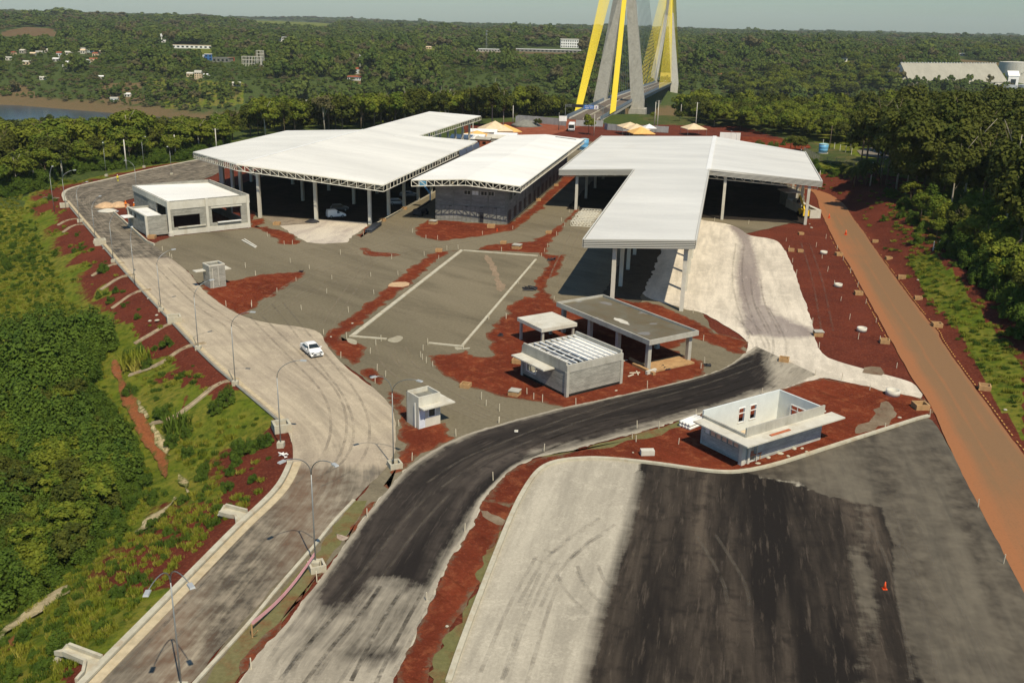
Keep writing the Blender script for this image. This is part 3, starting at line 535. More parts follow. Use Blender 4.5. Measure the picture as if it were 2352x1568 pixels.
def paint_lot(X, Y):
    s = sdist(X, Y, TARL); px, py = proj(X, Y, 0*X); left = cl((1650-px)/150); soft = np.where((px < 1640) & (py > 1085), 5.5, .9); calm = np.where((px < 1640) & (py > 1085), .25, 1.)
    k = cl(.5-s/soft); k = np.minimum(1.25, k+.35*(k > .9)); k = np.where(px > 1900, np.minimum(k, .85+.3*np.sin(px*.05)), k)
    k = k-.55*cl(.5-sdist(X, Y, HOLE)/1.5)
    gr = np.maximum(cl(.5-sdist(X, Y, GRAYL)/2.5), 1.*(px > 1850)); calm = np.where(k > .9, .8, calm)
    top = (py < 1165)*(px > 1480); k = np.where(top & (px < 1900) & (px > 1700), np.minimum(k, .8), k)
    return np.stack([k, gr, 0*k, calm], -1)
d0 = np.array(G(1475,1075)); d1 = np.array(G(1335,1568)); lot_az = math.atan2((d0-d1)[0], (d0-d1)[1])
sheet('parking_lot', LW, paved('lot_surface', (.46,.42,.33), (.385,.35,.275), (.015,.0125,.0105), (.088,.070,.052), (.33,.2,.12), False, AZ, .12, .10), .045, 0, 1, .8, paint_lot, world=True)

def trackmat(name, c, dens):
    g = NG(name); co = g.coord('Object'); a = g.noise(co, .45, 6, .7); b = g.noise(co, 3., 5, .7); g.fin(c, 1., 0.); tr = g.n('ShaderNodeBsdfTransparent')
    k = g.mr(g.math('ADD', g.math('MULTIPLY', a, .65), g.math('MULTIPLY', b, .35)), .40, .62, 0., dens); mx = g.n('ShaderNodeMixShader', {0: k, 1: tr.outputs[0], 2: g.b.outputs[0]}); g.t.links.new(mx.outputs[0], g.t.nodes['Material Output'].inputs[0]); return g.m
TK = dict(dark=trackmat('tyre_rubber_trace', (.17,.15,.12), .30), tan=trackmat('dust_trace', (.30,.25,.175), .45), black=trackmat('fresh_tar_trace', (.03,.026,.022), .6), grey=trackmat('worn_grey_trace', (.19,.165,.13), .38))
def tracks(k, pts, mat, gap=1.7, w=.32, z=.066):
    P = np.array(smooth(wd(T(k, pts)) if k else wd(pts), 3, False)); t_ = np.gradient(P, axis=0); t_ /= np.hypot(*t_.T)[:,None]+1e-9; N = np.stack([-t_[:,1], t_[:,0]], -1)
    m = MB()
    for sg in ((-1, 1) if gap else (0,)):
        C_ = P+N*sg*gap/2; A = C_-N*w/2; B = C_+N*w/2; n = len(P); m.add([(a[0],a[1],z) for a in A]+[(b[0],b[1],z) for b in B], [(i,i+1,n+i+1,n+i) for i in range(n-1)])
    o = m.build('tyre_track', TK[mat]); o['kind'] = 'structure'
for a in (('K',[(450,460),(620,520),(800,350),(1000,230)],'dark'),('K',[(700,620),(780,780),(960,950)],'dark'),('K',[(880,560),(930,700),(1010,780)],'dark'),('K',[(380,900),(560,560),(800,330),(1050,180)],'dark'),('K',[(60,1500),(300,900),(520,500)],'dark'),('K',[(250,1560),(420,1000),(560,640)],'dark'),
          ('J',[(1100,720),(900,1000),(660,1250),(420,1568)],'black'),('J',[(1280,760),(1080,1050),(900,1300),(720,1568)],'dark'),('J',[(1460,780),(1240,1150),(1040,1568)],'black'),('J',[(620,960),(440,1200),(250,1500)],'dark'),('J',[(1560,800),(1400,1100),(1180,1500)],'dark'),('J',[(900,960),(700,1200),(520,1500)],'grey'),
          ('B',[(700,1560),(850,1300),(1000,1100),(1100,950),(1000,850),(900,790)],'tan'),('B',[(100,1400),(400,1150),(700,1000),(1100,900),(1500,840),(2000,760)],'tan'),('B',[(200,1420),(500,1250),(900,1050),(1300,900),(1700,820)],'tan'),('B',[(0,1000),(400,950),(800,900),(1300,780),(1450,600),(1500,500)],'tan'),('B',[(-300,1000),(200,930),(700,830),(1100,760),(1300,620)],'tan'),
          ('F',[(1200,350),(1230,500),(1400,650),(1700,830),(2100,1000)],'tan'),('F',[(1350,380),(1400,520),(1600,680),(1900,860),(2250,1020)],'tan'),('C',[(100,740),(350,660),(560,560),(700,520)],'tan'),('C',[(800,640),(700,850),(580,1100),(600,1200)],'tan'),
          ('F',[(300,0),(700,500),(950,800),(1050,1100),(950,1400),(600,1568)],'grey'),('F',[(100,100),(500,500),(760,750),(850,1050),(760,1350),(520,1568)],'grey'),('A',[(1400,1000),(1700,1300),(2000,1500)],'grey'),('I',[(2300,200),(1700,900),(1000,1568)],'grey'),('I',[(2200,120),(1560,800),(860,1568)],'grey'),
          ('G',[(2352,640),(1800,830),(1300,960),(700,1150),(200,1350)],'grey'),('G',[(2352,780),(1800,960),(1300,1100),(800,1240),(300,1450)],'black'),('F',[(2352,1200),(1950,1350),(1650,1568)],'grey'),('J',[(1700,-60),(1450,200),(1150,600),(900,900)],'grey'),
          ('D',[(40,1100),(60,1300),(200,1568)],'grey'),('H',[(-100,-30),(60,130),(120,250),(60,400)],'dark'),('H',[(100,-100),(230,120),(260,270),(200,420)],'dark'),('K',[(1900,300),(2150,700),(2180,900)],'grey'),('L',[(1100,200),(1300,600),(1400,1000),(1500,1568)],'grey'),('L',[(1300,60),(1500,600),(1750,1000),(2000,1500)],'grey')):
    tracks(*a)
for a in ((None,[(1700,560),(1690,640),(1710,720),(1745,800)],'dark'),(None,[(1850,560),(1880,650),(1900,760)],'dark')): tracks(*a[:3])
# ================================================================== BUILDINGS OF THE BORDER STATION
def thing(name, loc, rz, label, cat, group=None): return empty(name, loc, rz, label, cat, group)
def wall(mb, p, q, z0, z1, th, holes=()):
    """wall from p to q (xy), thickness to the left of p->q, with holes (s0, s1, za, zb) in metres along it"""
    p = np.array(p, float); q = np.array(q, float); L = np.hypot(*(q-p)); d = (q-p)/L; n = np.array([-d[1], d[0]])
    def blk(a, b, za, zb):
        if b-a < 1e-3 or zb-za < 1e-3: return
        c = p+d*(a+b)/2+n*th/2; mb.box((c[0], c[1], (za+zb)/2), (b-a, th, zb-za), math.atan2(d[1], d[0]))
    s = 0
    for a, b, za, zb in sorted(holes):
        blk(s, a, z0, z1); blk(a, b, z0, za); blk(a, b, zb, z1); s = b
    blk(s, L, z0, z1)
def truss(mb, p, q, h, n, t=.09, diag=True, flip=False, post=True):
    """open truss between two top points p, q (3D), depth h, n bays"""
    p = Vector(p); q = Vector(q); dz = Vector((0,0,-h))
    mb.bar(p, q, t*1.3); mb.bar(p+dz, q+dz, t*1.3)
    for i in range(n+1):
        a = p+(q-p)*i/n; 
        if post: mb.bar(a, a+dz, t)
        if diag and i < n:
            b = p+(q-p)*(i+1)/n; up = (i < n/2) != flip
            mb.bar(a if up else a+dz, b+dz if up else b, t*.8)
def slab_poly(mb, poly, zf, th):                   # sloped slab following zf(x,y)
    mb.prism(poly, [zf(*p)-th for p in poly] if sum(poly[i][0]*poly[(i+1)%len(poly)][1]-poly[(i+1)%len(poly)][0]*poly[i][1] for i in range(len(poly))) > 0 else [zf(*p)-th for p in poly], [zf(*p) for p in poly])
RZ = -AZ
M['floor_shade'] = soil('shaded_slab_floor', (.026,.022,.019), (.040,.033,.027), (.018,.016,.014), (.1,.5,2.5))  # near-black floor: the deep shade under the shed roofs is painted into it
# ---- T shaped shed on the right
t = thing('border_shed', (0,0,0), RZ, 'T shaped steel canopy with grey white roof and ribbed metal fascia on the right', 'canopy')
zT = lambda x, y: 11.5-.06*abs(x+3.2)
mb = MB(); slab_poly(mb, [(-20,145),(-3.2,145),(-3.2,297),(-37.6,303),(-37.6,225),(-20,225)], zT, .18); slab_poly(mb, [(-3.2,224),(21.8,225),(21.8,281),(-3.2,296.9)], zT, .18)
mb.build('roof', M['roof_T'], t)
mb = MB(); mb.bar((-3.2,224,11.56), (-3.2,297,11.56), 1.1, .10); mb.build('ridge_cap', M['white'], t)
def fascia(p, q, h=1.35, n=5):
    m = MB(); bk = MB(); p = Vector((*p, zT(*p)+.12)); q = Vector((*q, zT(*q)+.12)); d = (q-p).normalized(); nr = Vector((d.y, -d.x, 0)).normalized()
    m.bar(p+nr*.06, q+nr*.06, .22, .10)
    for k in range(n):
        o_ = nr*.14+Vector((0,0,-.13-k*h/n)); m.bar(p+o_+Vector((0,0,-.02)), q+o_+Vector((0,0,-.02)), .06, h/n*.50)
        pass
    o2 = nr*.03+Vector((0,0,-.05-h/2)); bk.bar(p+o2, q+o2, .03, h-.05)
    f_ = m.build('fascia', M['louvre'], t); bk.build('backing', M['gap'], f_); return f_
for a, b in (((-20.05,144.9),(-3.1,144.9)), ((-37.7,224.9),(-20.05,224.9)), ((-3.1,224.3),(21.9,224.9)), ((21.9,224.9),(21.9,281)), ((-20.1,224.9),(-20.1,144.9)), ((-37.7,303),(-37.7,224.9)), ((-3.1,144.9),(-3.1,224.3))): fascia(a, b)
def tr1(*a): m_ = MB(); truss(m_, *a); m_.build('roof_truss', M['steel_white'], t)
for v in (226.5, 240, 254, 268, 280): tr1( (-3,v,10.9-.2), (21.3,v,9.6), 1.5, 12, .12)
for v in (226.5, 240, 254, 268, 282, 294): tr1((-37,v,9.1), (-20.6,v,10.1), 1.3, 8, .12); tr1((-20.4,v,10.1), (-3.4,v,10.9), 1.4, 8, .12)
for v in range(147, 222, 12): tr1((-19.6,v,10.1), (-3.5,v,11), 1.2, 8, .12)
cols = [(u, v) for v in (146.3, 158.5, 170.7, 183, 195, 207, 218) for u in (-15.3, -4.4)]+[(u, v) for v in (226.4, 243, 260, 277, 292) for u in (-33.6, -15.3, -4.4)]+[(u, v) for v in (221.8+3.6, 243, 260, 276) for u in (.8, 19.4)]
for u, v in cols:
    m = MB(); h = zT(u, v)-1.25; m.box((u,v,h/2), (.62,.62,h)); m.box((u,v,h+.1), (.8,.9,.35)); m.build('column', M['conc_pale'], t)
sheet('floor', [UV(-36,226), UV(20,226), UV(20,280), UV(-3,294), UV(-36,300)], M['floor_shade'], .020, .2, 0, world=True)
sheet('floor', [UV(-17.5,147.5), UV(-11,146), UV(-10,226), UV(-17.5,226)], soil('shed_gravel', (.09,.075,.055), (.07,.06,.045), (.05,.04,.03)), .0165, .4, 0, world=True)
# ---- large shed on the left
zL = lambda x, y: 12-.071*abs(x+102.8) if x > -102.8 else 12-.067*abs(x+102.8)
t = thing('border_shed', (0,0,0), RZ, 'largest white roofed open shed with lattice edge beams on the left', 'shed')
F0 = [(-128,216.5),(-102.8,191),(-68.9,189.6),(-70,272.2),(-86.5,268.5),(-85.6,337.5),(-103,332.5),(-102.4,265),(-128.3,270)]
mb = MB(); slab_poly(mb, [(-102.8,191),(-68.9,189.6),(-70,272.2),(-86.5,268.5),(-85.6,337.5),(-103,332.5)], zL, .15); slab_poly(mb, [(-128,216.5),(-102.8,191),(-102.6,267),(-128.3,270)], zL, .15)
mb.build('roof', M['roof'], t)
mb = MB(); mb.bar((-102.7,191.3,12.03), (-102.7,267,12.03), .7, .07); mb.bar((-92,262,zL(-92,0)+.06),(-88,261.6,zL(-88,0)+.06), .5, .1); mb.build('ridge_cap', M['white'], t)
def P3(z, p, dz=-.2): return (p[0], p[1], z(*p)+dz)
for i, (a, b, n) in enumerate((((-128,216.5),(-102.8,190.9),22), ((-102.8,190.9),(-68.85,189.5),17), ((-68.85,189.5),(-69.95,272.3),36), ((-86.4,268.5),(-85.5,337.5),32), ((-69.95,272.3),(-86.4,268.5),8), ((-128.1,270),(-128,216.5),24))):
    m = MB(); truss(m, P3(zL, a), P3(zL, b), 1.25, n, .10, diag=(i < 2)); m.build('edge_truss', M['steel_white'], t)
for v in (194.5, 205.5, 216.5, 227.5, 238.5, 249.5, 260.5): tr1((-101.5,v,zL(-101.5,0)-1.3), (-70.5,v,zL(-70.5,0)-1.0), .9, 16, .11)
for v in (216.5, 230, 245, 260): tr1((-127,v,zL(-127,0)-.9), (-103,v,zL(-103,0)-1.1), .9, 12, .11)
mb = MB(); mb.bar((-103,192.5,10.6),(-99.2,193.6,9.1), .14); mb.build('corner_brace', M['steel_white'], t)
cols = [(-99.2,193.4),(-86,193.7),(-73.8,194.3)]+[(-73.3, 205+10.9*k) for k in range(7)]+[(u, 216+16*k) for k in range(4) for u in (-86,-99.2)]+[(-108,202),(-113,207.5),(-118.5,213),(-124,222),(-124,238),(-124,254),(-112,238),(-112,262)]+[(-88, 277+9*k) for k in range(7)]+[(-100, 277+9*k) for k in range(7)]
for u, v in cols:
    m = MB(); h = zL(u, v)-2.2+(.8 if u > -75 else 0); m.box((u,v,h/2), (.62,.7,h)); m.box((u,v,h+.12), (.8,.9,.35)); m.build('column', M['conc_pale'], t)
for k in range(3):
    m = MB(); v = 251+k*7.2; a = (-69.4,v,zL(-69.4,v)-.25); m.add([(-69.5,v,9.3),(-69.6,v+7,9.3),(-69.3,v+7,7.9),(-69.2,v,7.9),(-69.56,v,9.3),(-69.66,v+7,9.3),(-69.36,v+7,7.9),(-69.26,v,7.9)], [(0,1,2,3),(7,6,5,4),(0,4,5,1),(3,2,6,7),(0,3,7,4),(1,5,6,2)]); m.build('side_cladding', M['blue_paint'] if 0 else plain('slate_cladding', (.10,.12,.17), .6, .3), t)
sheet('floor', [UV(-100,195.5), UV(-72.5,196), UV(-72.5,270), UV(-88,330), UV(-101,330), UV(-101,268), UV(-125,268), UV(-125,220), UV(-108,204)], M['floor_shade'], .019, .2, 0, world=True)
m = MB(); 
for k in range(46): m.box((-72.6+.02*k*0, 196+1.62*k, .14), (.35, 1.5, .28))
m.build('kerb', M['kerb'], t)
# ---- two storey block in the middle
zM = lambda x, y: 10.2-.07*abs(x+53.8)
t = thing('office_block', (0,0,0), RZ, 'two storey grey block building under the brightest white roof, between the two big sheds', 'building')
mb = MB(); slab_poly(mb, [(-66,199.6),(-53.8,199.6),(-53.8,293),(-66,293.5)], zM, .12); slab_poly(mb, [(-53.8,199.6),(-41.7,199.6),(-41.9,292.5),(-53.8,293)], zM, .12); mb.build('roof', M['roof_bright'], t)
for a, b, n in (((-66,199.5),(-53.8,199.5),7), ((-53.8,199.5),(-41.6,199.5),8), ((-41.6,199.5),(-41.8,292.5),58)):
    m = MB(); truss(m, P3(zM, a, -.17), P3(zM, b, -.17), 1.25 if a[0] < -42 else 1.1, n, .12, diag=a[0] < -42); m.build('edge_truss', M['steel_white'], t)
m = MB(); m.bar((-41.45,199.4,9.4), (-41.65,292.6,9.4), .25, .12); m.build('gutter', M['steel_white'], t)
m = MB(); m.bar((-50,289,zM(-50,0)+.1), (-43.6,288.2,zM(-43.6,0)+.1), .5, .18); m.build('skylight', M['steel'], t)
h = 8.1; x0, x1, y0, y1 = -61.8, -45.5, 203.6, 285
wins = [(k, k+1.5, 5.9, 6.8) for k in (6.6, 8.6, 10.7, 12.5)]
mb = MB(); wall(mb, (x0,y0), (x1,y0), 0, h, .25, wins[:]+[] if 0 else [(6.6,8.0,6.1,7.0),(8.4,9.9,6.1,7.0),(10.4,11.7,6.1,7.0),(12.0,13.3,6.1,7.0)])
side = []; s = 2.2
while s < 78:
    side += [(s, s+1.1, 4.9, 6.8), (s+1.6, s+2.6, 4.9, 6.8)] if int(s) % 3 else [(s, s+2.4, 5.1, 6.8)]
    s += 4.6
wall(mb, (x1,y0+.25), (x1,y1), 0, h, .25, side); wall(mb, (x1,y1), (x0,y1), 0, h, .25); wall(mb, (x0,y1), (x0,y0+.25), 0, h, .25, side[:30])
mb.build('wall', M['block_dark'], t)
mb = MB()
for s in (6.6,8.4,10.4,12.0):
    w_ = 1.45; z0, z1 = 6.1, 7.0; f = MB()
    for a, b in (((s,z0),(s+w_,z0)),((s,z1),(s+w_,z1)),((s,z0),(s,z1)),((s+w_,z0),(s+w_,z1)),((s+w_/2,z0),(s+w_/2,z1))): f.bar((x0+a[0],y0-.02,a[1]),(x0+b[0],y0-.02,b[1]),.07)
    fo = f.build('window', M['conc_pale'], t); p = MB(); p.box((x0+s+w_/2,y0+.12,(z0+z1)/2),(w_-.04,.03,z1-z0-.04)); p.build('pane', M['glass'] if s != 8.4 else M['white'], fo)
for a, b, za, zb in side:
    f = MB(); 
    for c0, c1 in (((a,za),(b,za)),((a,zb),(b,zb)),((a,za),(a,zb)),((b,za),(b,zb))): f.bar((x1+.02,y0+.25+c0[0],c0[1]),(x1+.02,y0+.25+c1[0],c1[1]),.07)
    fo = f.build('window', M['conc_dark'], t); p = MB(); p.box((x1-.14,y0+.25+(a+b)/2,(za+zb)/2),(.03,b-a-.04,zb-za-.04)); p.build('pane', M['glass'], fo)
mb = MB()
for k in range(17): mb.box((x0+.3+k*.98, y0-.05, 1.75), (.07,.10,3.5))
mb.bar((x0,y0-.06,3.55),(x1,y0-.06,3.55),.12,.10)
for k in range(9): mb.box((x1+.05, y0+1+k*9.6, h/2), (.10,.35,h))
for k in (0,4,8,12,16): mb.box((x0+.2+k*.99, y0-.03, h/2+1.8), (.3,.06,h-3.7))
mb.build('stud', M['conc_dark'], t)
m = MB(); m.box((x0+12.4-1.9,y0-.04,1.15),(1.1,.06,2.3)); m.build('door', M['dark'], t)
m = MB()
for s in (3.5,7.2,10.6,13.8): m.box((x0+s,y0-.1,3.45),(.6,.2,.14))
m.build('wall_lamp', M['dark'], t)
for k in range(14):
    m = MB(); v = y0+3+k*5.6; m.box((x1+.03,v,1.5),(.05,2.6,2.4)); m.build('window_opening', M['dark'], t)

# ---- buildings turned 36 degrees
def frame(P0, az): return (P0[0], P0[1], 0), R(az)
loc, rz = frame((-69.4,189.4), 37)
t = thing('fuel_building', loc, rz, 'grey block building with white flat roof and two large openings beside the left road', 'building')
t.name = 'workshop_building'
W, D_, H_ = 16.8, 23, 6.9
mb = MB(); wall(mb, (0,0), (W,0), .9, H_, .3, [(1.0,6.4,1.5,3.9),(8.9,15.1,1.7,4.7)]); wall(mb, (W,0.3), (W,D_), 0, H_, .3, [(4,9,1.5,4.7),(12,17,1.5,4.7)]); wall(mb, (W-.3,D_), (.3,D_), 0, H_, .3, [(4,10,1.5,4.5)]); wall(mb, (0,D_), (0,.3), 0, H_, .3, [(D_-7.5,D_-1.2,2.2,5.8)])
mb.build('wall', M['block'], t)
mb = MB(); mb.box((W/2+.1,-.06,.5),(W-.1,.5,.95)); mb.box((W/2+.1,-.03,5.95),(W+.3,.12,1.5)); mb.box((-.06,D_/2,6.3),(.12,D_,1.2)); mb.box((4.6,-.1,1.5),(5.6,.4,.22)); mb.box((12,-.1,4.9),(6.6,.16,.35))
for x in (0.15, 7.9, 16.6): mb.box((x,-.12,3.4),(.55,.3,7.0))
mb.box((.15,-.3,.35),(.9,.7,.75)); mb.box((W+.02,D_/2,6.75),(.5,D_,.3)); mb.box((W/2,D_,6.75),(W,.5,.3)); mb.build('beam', M['conc_pale'], t)
mb = MB(); mb.prism([(.3,.35),(W-.3,.35),(W-.3,D_-.4),(.3,D_-.4)], [5.9]*4, [6.85,6.25,6.25,6.85]); 
mb.build('roof', M['roof_bright'], t)
m = MB(); m.box((12.4,-.25,1.78),(5,.5,.18)); m.build('sill', M['white'], t)
mb = MB(); wall(mb, (-4.2,0.6), (-.1,0.6), .3, 4.2, .25); wall(mb, (-4.2,12.6), (-4.2,.85), .3, 4.2, .25, [(1,2.4,2.6,3.6),(4,5.4,2.6,3.6)]); wall(mb, (-.1,12.6), (-3.95,12.6), .3, 4.2, .25); mb.build('annex_wall', M['block'], t)
m = MB(); m.box((-2.2,6.7,3.7),(3.6,11.2,.2)); m.build('annex_roof', M['white'], t)
m = MB(); 
for y in (.7,12.5): m.box((-4.2,y,2.15),(.45,.45,4.3))
m.box((-4.2,6.6,4.25),(.35,12.2,.2)); m.build('column', M['conc_pale'], t)
m = MB(); m.box((-5.2,10.4,2.7),(2.0,2.6,.18)); m.build('porch_slab', M['white'], t)
# ---- beam roofed building
loc, rz = frame((6.6,106.1), 35.9)
t = thing('block_building', loc, rz, 'grey block building with bare white roof beams and no roof sheets', 'building')
W, D_, H_ = 8.7, 9.0, 4.0
mb = MB(); wall(mb, (0,0), (W,0), .35, H_-.9, .22); wall(mb, (W,.22), (W,D_), .35, H_-.9, .22); wall(mb, (W-.22,D_), (0,D_), .35, H_-.9, .22); wall(mb, (0,D_-.22), (0,.22), .35, H_-.9, .22, [(1.0,2.9,1.0,2.9)]); mb.build('wall', M['block'], t)
mb = MB(); wall(mb, (-.05,-.05), (W+.05,-.05), H_-.9, H_, .26); wall(mb, (W+.05,.2), (W+.05,D_+.05), H_-.9, H_+.35, .26); wall(mb, (W-.22,D_+.05), (-.05,D_+.05), H_-.9, H_, .26); wall(mb, (-.05,D_-.2), (-.05,.2), H_-.9, H_+.35, .26)
for x, y in ((.1,.1),(W-.1,.1),(.1,D_-.1),(W-.1,D_-.1)): mb.box((x,y,1.6),(.4,.4,3.1))
mb.build('beam', M['conc'], t)
mb = MB()
for p, q in (((0,0),(W,0)),((W,.3),(W,D_)),((W-.3,D_),(0,D_)),((0,D_-.3),(0,.3))): wall(mb, p, q, 0, .35, .3)
mb.build('foundation', plain('black_bitumen_footing', (.02,.02,.018), .9, .1), t)
for k in range(9):
    x = .75+k*.9; m = MB(); m.box((x,D_/2,H_-.05),(.06,D_-.5,.2)); m.box((x,D_/2,H_+.06),(.2,D_-.5,.03)); m.build('rafter', M['white'], t)
mb = MB()
for k in range(8):
    for y in (1.8,3.6,5.4,7.2): mb.box((1.2+k*.9,y,H_-.12),(.9,.05,.09))
mb.build('bracing', M['white'], t)
m = MB(); m.box((6.2,D_/2,H_-.45),(4.6,D_-.6,.08)); m.build('roof_panel', M['white'], t)
m = MB(); m.box((2.4,3.4,2.2),(.15,6,2.6)); m.box((1.4,4,2.2),(2,.15,2.6)); m.box((2.4,6.5,1.9),(3,.15,2)); m.build('partition', M['white'], t)
m = MB(); m.box((4.3,D_/2,.3),(8,D_-.6,.1)); m.build('floor_slab', M['conc_pale'], t)
m = MB(); m.box((-.85,5.7,2.95),(1.7,6.6,.16)); m.build('awning', M['conc_pale'], t)
f = MB()
for a, b in (((6.1,1),(8,1)),((6.1,2.9),(8,2.9)),((6.1,1),(6.1,2.9)),((8,1),(8,2.9)),((6.1,2.1),(8,2.1))): f.bar((-.03,a[0],a[1]),(-.03,b[0],b[1]),.09)
f.build('window_frame', M['white'], t)
# ---- roofless building near the black surface
loc, rz = frame((23.8,88.7), 34.3)
t = thing('block_building', loc, rz, 'roofless pale building with broad concrete ledge round two sides by the black surface', 'building')
W, D_, H_ = 11.9, 6.2, 3.9
mb = MB(); wall(mb, (0,0), (W,0), 0, 2.85, .2, [(.75,1.6,.1,2.2)]); wall(mb, (0,D_), (0,.2), 0, 2.85, .2, [(.5+k*.82, 1.2+k*.82, 1.4, 2.1) for k in range(6)]); mb.build('wall', M['block_pale'], t)
mb = MB(); wall(mb, (W,.2), (W,D_), 0, H_-.1, .2, [(1.1,4.0,1.3,2.7)]); wall(mb, (W-.2,D_), (0,D_), 0, H_-.1, .2, [(3.6,4.6,1.2,2.9),(5.4,6.4,1.2,2.9)]); mb.build('inner_wall', M['plaster'], t)
mb = MB(); wall(mb, (0,0), (W+.1,0), 3.0, H_+.1, .18); mb.box((-.0,D_/2,3.15),(.2,D_,.3)); mb.build('parapet', M['conc'], t)
mb = MB(); mb.prism([(-1.6,-1.7),(W+1.3,-1.8),(W+1.3,.0),(0,.0),(0,D_-.3),(-1.6,D_-.3)], 2.86, 3.0); mb.build('ledge', M['conc_pale'], t)
mb = MB(); mb.prism([(W,.3),(W+.75,.3),(W+.75,D_),(W,D_)], 3.0, 3.13); mb.build('ledge', M['conc_pale'], t)
m = MB(); m.box((W/2,D_/2,.08),(W-.5,D_-.5,.12)); m.build('floor_slab', plain('sandy_floor', (.55,.44,.30), .95, .1, var=.15), t)
for s in (3.6,5.4):
    f = MB(); x = W-.2-s-.5; z0, z1 = 1.2, 2.9
    for a, b in (((x-.5,z0),(x+.5,z0)),((x-.5,z1),(x+.5,z1)),((x-.5,z0),(x-.5,z1)),((x+.5,z0),(x+.5,z1)),((x-.5,2.3),(x+.5,2.3))): f.bar((a[0],D_-.24,a[1]),(b[0],D_-.24,b[1]),.08)
    f.build('window', M['white'], t)
f = MB()
for s in (1.3,2.3,3.25,4.2): f.bar((W-.24,s,1.3),(W-.24,s,2.7),.08)
for z in (1.3,2.2,2.7): f.bar((W-.24,1.3,z),(W-.24,4.2,z),.08)
f.build('window', M['white'], t)
for k in range(6):
    m = MB(); y = D_-(.85+k*.82); m.box((.1,y,1.75),(.04,.62,.62)); m.build('window_panel', plain('salmon_panel', (.72,.50,.36), .8, .1) if k > 0 else M['white'], t)
m = MB()
for x in (-.2,): m.box((x,.1,1.42),(.5,.45,2.84))
m.box((1.75,-.1,1.0),(.1,.1,2.0)); m.box((.55,-.1,1.1),(.3,.14,2.2)); m.build('pillar', M['conc_pale'], t)
m = MB(); m.box((3.9,-1.0,3.06),(2.9,.32,.08), .0); o = m.build('plank', plain('red_plank', (.42,.13,.06), .8), None); o.location = t.location; o.rotation_euler = t.rotation_euler; tag(o, 'reddish plank lying on the ledge of the roofless building', 'plank')
# ---- canopies
loc, rz = frame((17.4,115.1), 33.6)
t = thing('concrete_canopy', loc, rz, 'long flat concrete canopy with stained wet roof and six stout columns', 'canopy')
W, D_ = 8.5, 20.2
g = NG('stained_wet_slab'); co = g.coord('Object'); a = g.noise(co, .22, 6, .65, 1.); b = g.noise(co, 1.1, 7, .7, .5)
col = g.mix(g.mr(a, .38, .6), (.125,.100,.050), (.15,.135,.09)); col = g.mix(g.mr(b, .5, .7, 0, .6), col, (.15,.085,.035)); col = g.mix(g.mr(g.noise(co, .35, 2, .4), .60, .64), col, (.20,.19,.17)); g.fin(col, .45, .4)
m = MB(); m.box((W/2,D_/2,3.98),(W-.3,D_-.3,.2)); m.build('roof_slab', g.m, t)
mb = MB(); 
for p, q in (((0,0),(W,0)),((W,.2),(W,D_)),((W-.2,D_),(0,D_)),((0,D_-.2),(0,.2))): wall(mb, p, q, 3.75, 4.4, .2)
mb.build('rim', M['conc'], t)
for x in (.75,W-.75):
    for y in (.9,7,13.1,19.3) if x > 1 else (.9,7,13.1,19.3): m = MB(); m.box((x,y,1.9),(.55,.55,3.8)); m.build('column', M['conc'], t)
m = MB(); q = [(5.0+1.1*math.cos(a)*(.6+.5*float(vnoise(math.cos(a)*2,math.sin(a)*2,.7,9))), 9.2+1.9*math.sin(a)*(.6+.6*float(vnoise(math.cos(a)*2,math.sin(a)*2,.5,4)))) for a in np.linspace(0, 2*math.pi, 40)[:-1]]; m.prism([(b*.55+.2, a) for b, a in q], 4.082, 4.086); m.build('dry_patch', M['conc_pale'], t)
loc, rz = frame((3.95,122.7), 32.8)
t = thing('concrete_canopy', loc, rz, 'small square pale concrete canopy on four thin columns', 'canopy')
m = MB(); m.box((2.95,3.05,2.95),(5.9,6.1,.5)); m.build('roof_slab', M['conc_pale'], t)
for x in (.45,5.5):
    for y in (.4,5.7): m = MB(); m.box((x,y,1.35),(.32,.32,2.7)); m.build('column', M['conc'], t)
# ---- guard booths
loc, rz = frame((-9.9,95.7), 38)
t = thing('guard_booth', loc, rz, 'small concrete guard booth with white door and one sided awning by the dark road', 'booth')
W, D_, H_ = 2.8, 2.5, 3.7
mb = MB(); wall(mb, (0,0), (W,0), 0, H_, .14, [(.05,.85,.05,2.15),(1.25,2.1,1.15,2.1)]); wall(mb, (W,.14), (W,D_), 0, H_, .14); wall(mb, (W-.14,D_), (0,D_), 0, H_, .14); wall(mb, (0,D_), (0,.14), 0, H_, .14); mb.build('wall', M['conc_pale'], t)
mb = MB(); mb.box((W/2,D_/2,3.1),(W-.3,D_-.3,.12)); mb.build('roof', M['conc_dark'], t)
m = MB(); m.box((.45,.05,1.1),(.8,.06,2.1)); d = m.build('door', plain('bluish_white_door', (.60,.64,.70), .5, .3), t); m = MB(); m.box((.75,.0,1.05),(.05,.08,.14)); m.build('handle', M['dark'], d)
f = MB(); 
for a, b in (((1.25,1.15),(2.1,1.15)),((1.25,2.1),(2.1,2.1)),((1.25,1.15),(1.25,2.1)),((2.1,1.15),(2.1,2.1))): f.bar((a[0],-.02,a[1]),(b[0],-.02,b[1]),.07)
fo = f.build('window', M['white'], t); m = MB(); m.box((1.675,.07,1.62),(.8,.03,.9)); m.build('pane', M['glass'], fo)
m = MB(); m.prism([(0,-1.0),(4.1,-1.0),(4.1,2.2),(2.82,2.2),(2.82,-.02),(0,-.02)], 2.5, 2.64); m.build('awning', M['conc_pale'], t)
m = MB(); m.tube([(-.08,.6,0),(-.08,.6,2.9)], .05); m.build('pipe', M['white'], t)
loc, rz = frame((-49.3,150.5), 40)
t = thing('guard_booth', loc, rz, 'small unfinished concrete booth with two side slabs on red earth', 'booth')
W, D_, H_ = 2.7, 2.6, 3.8
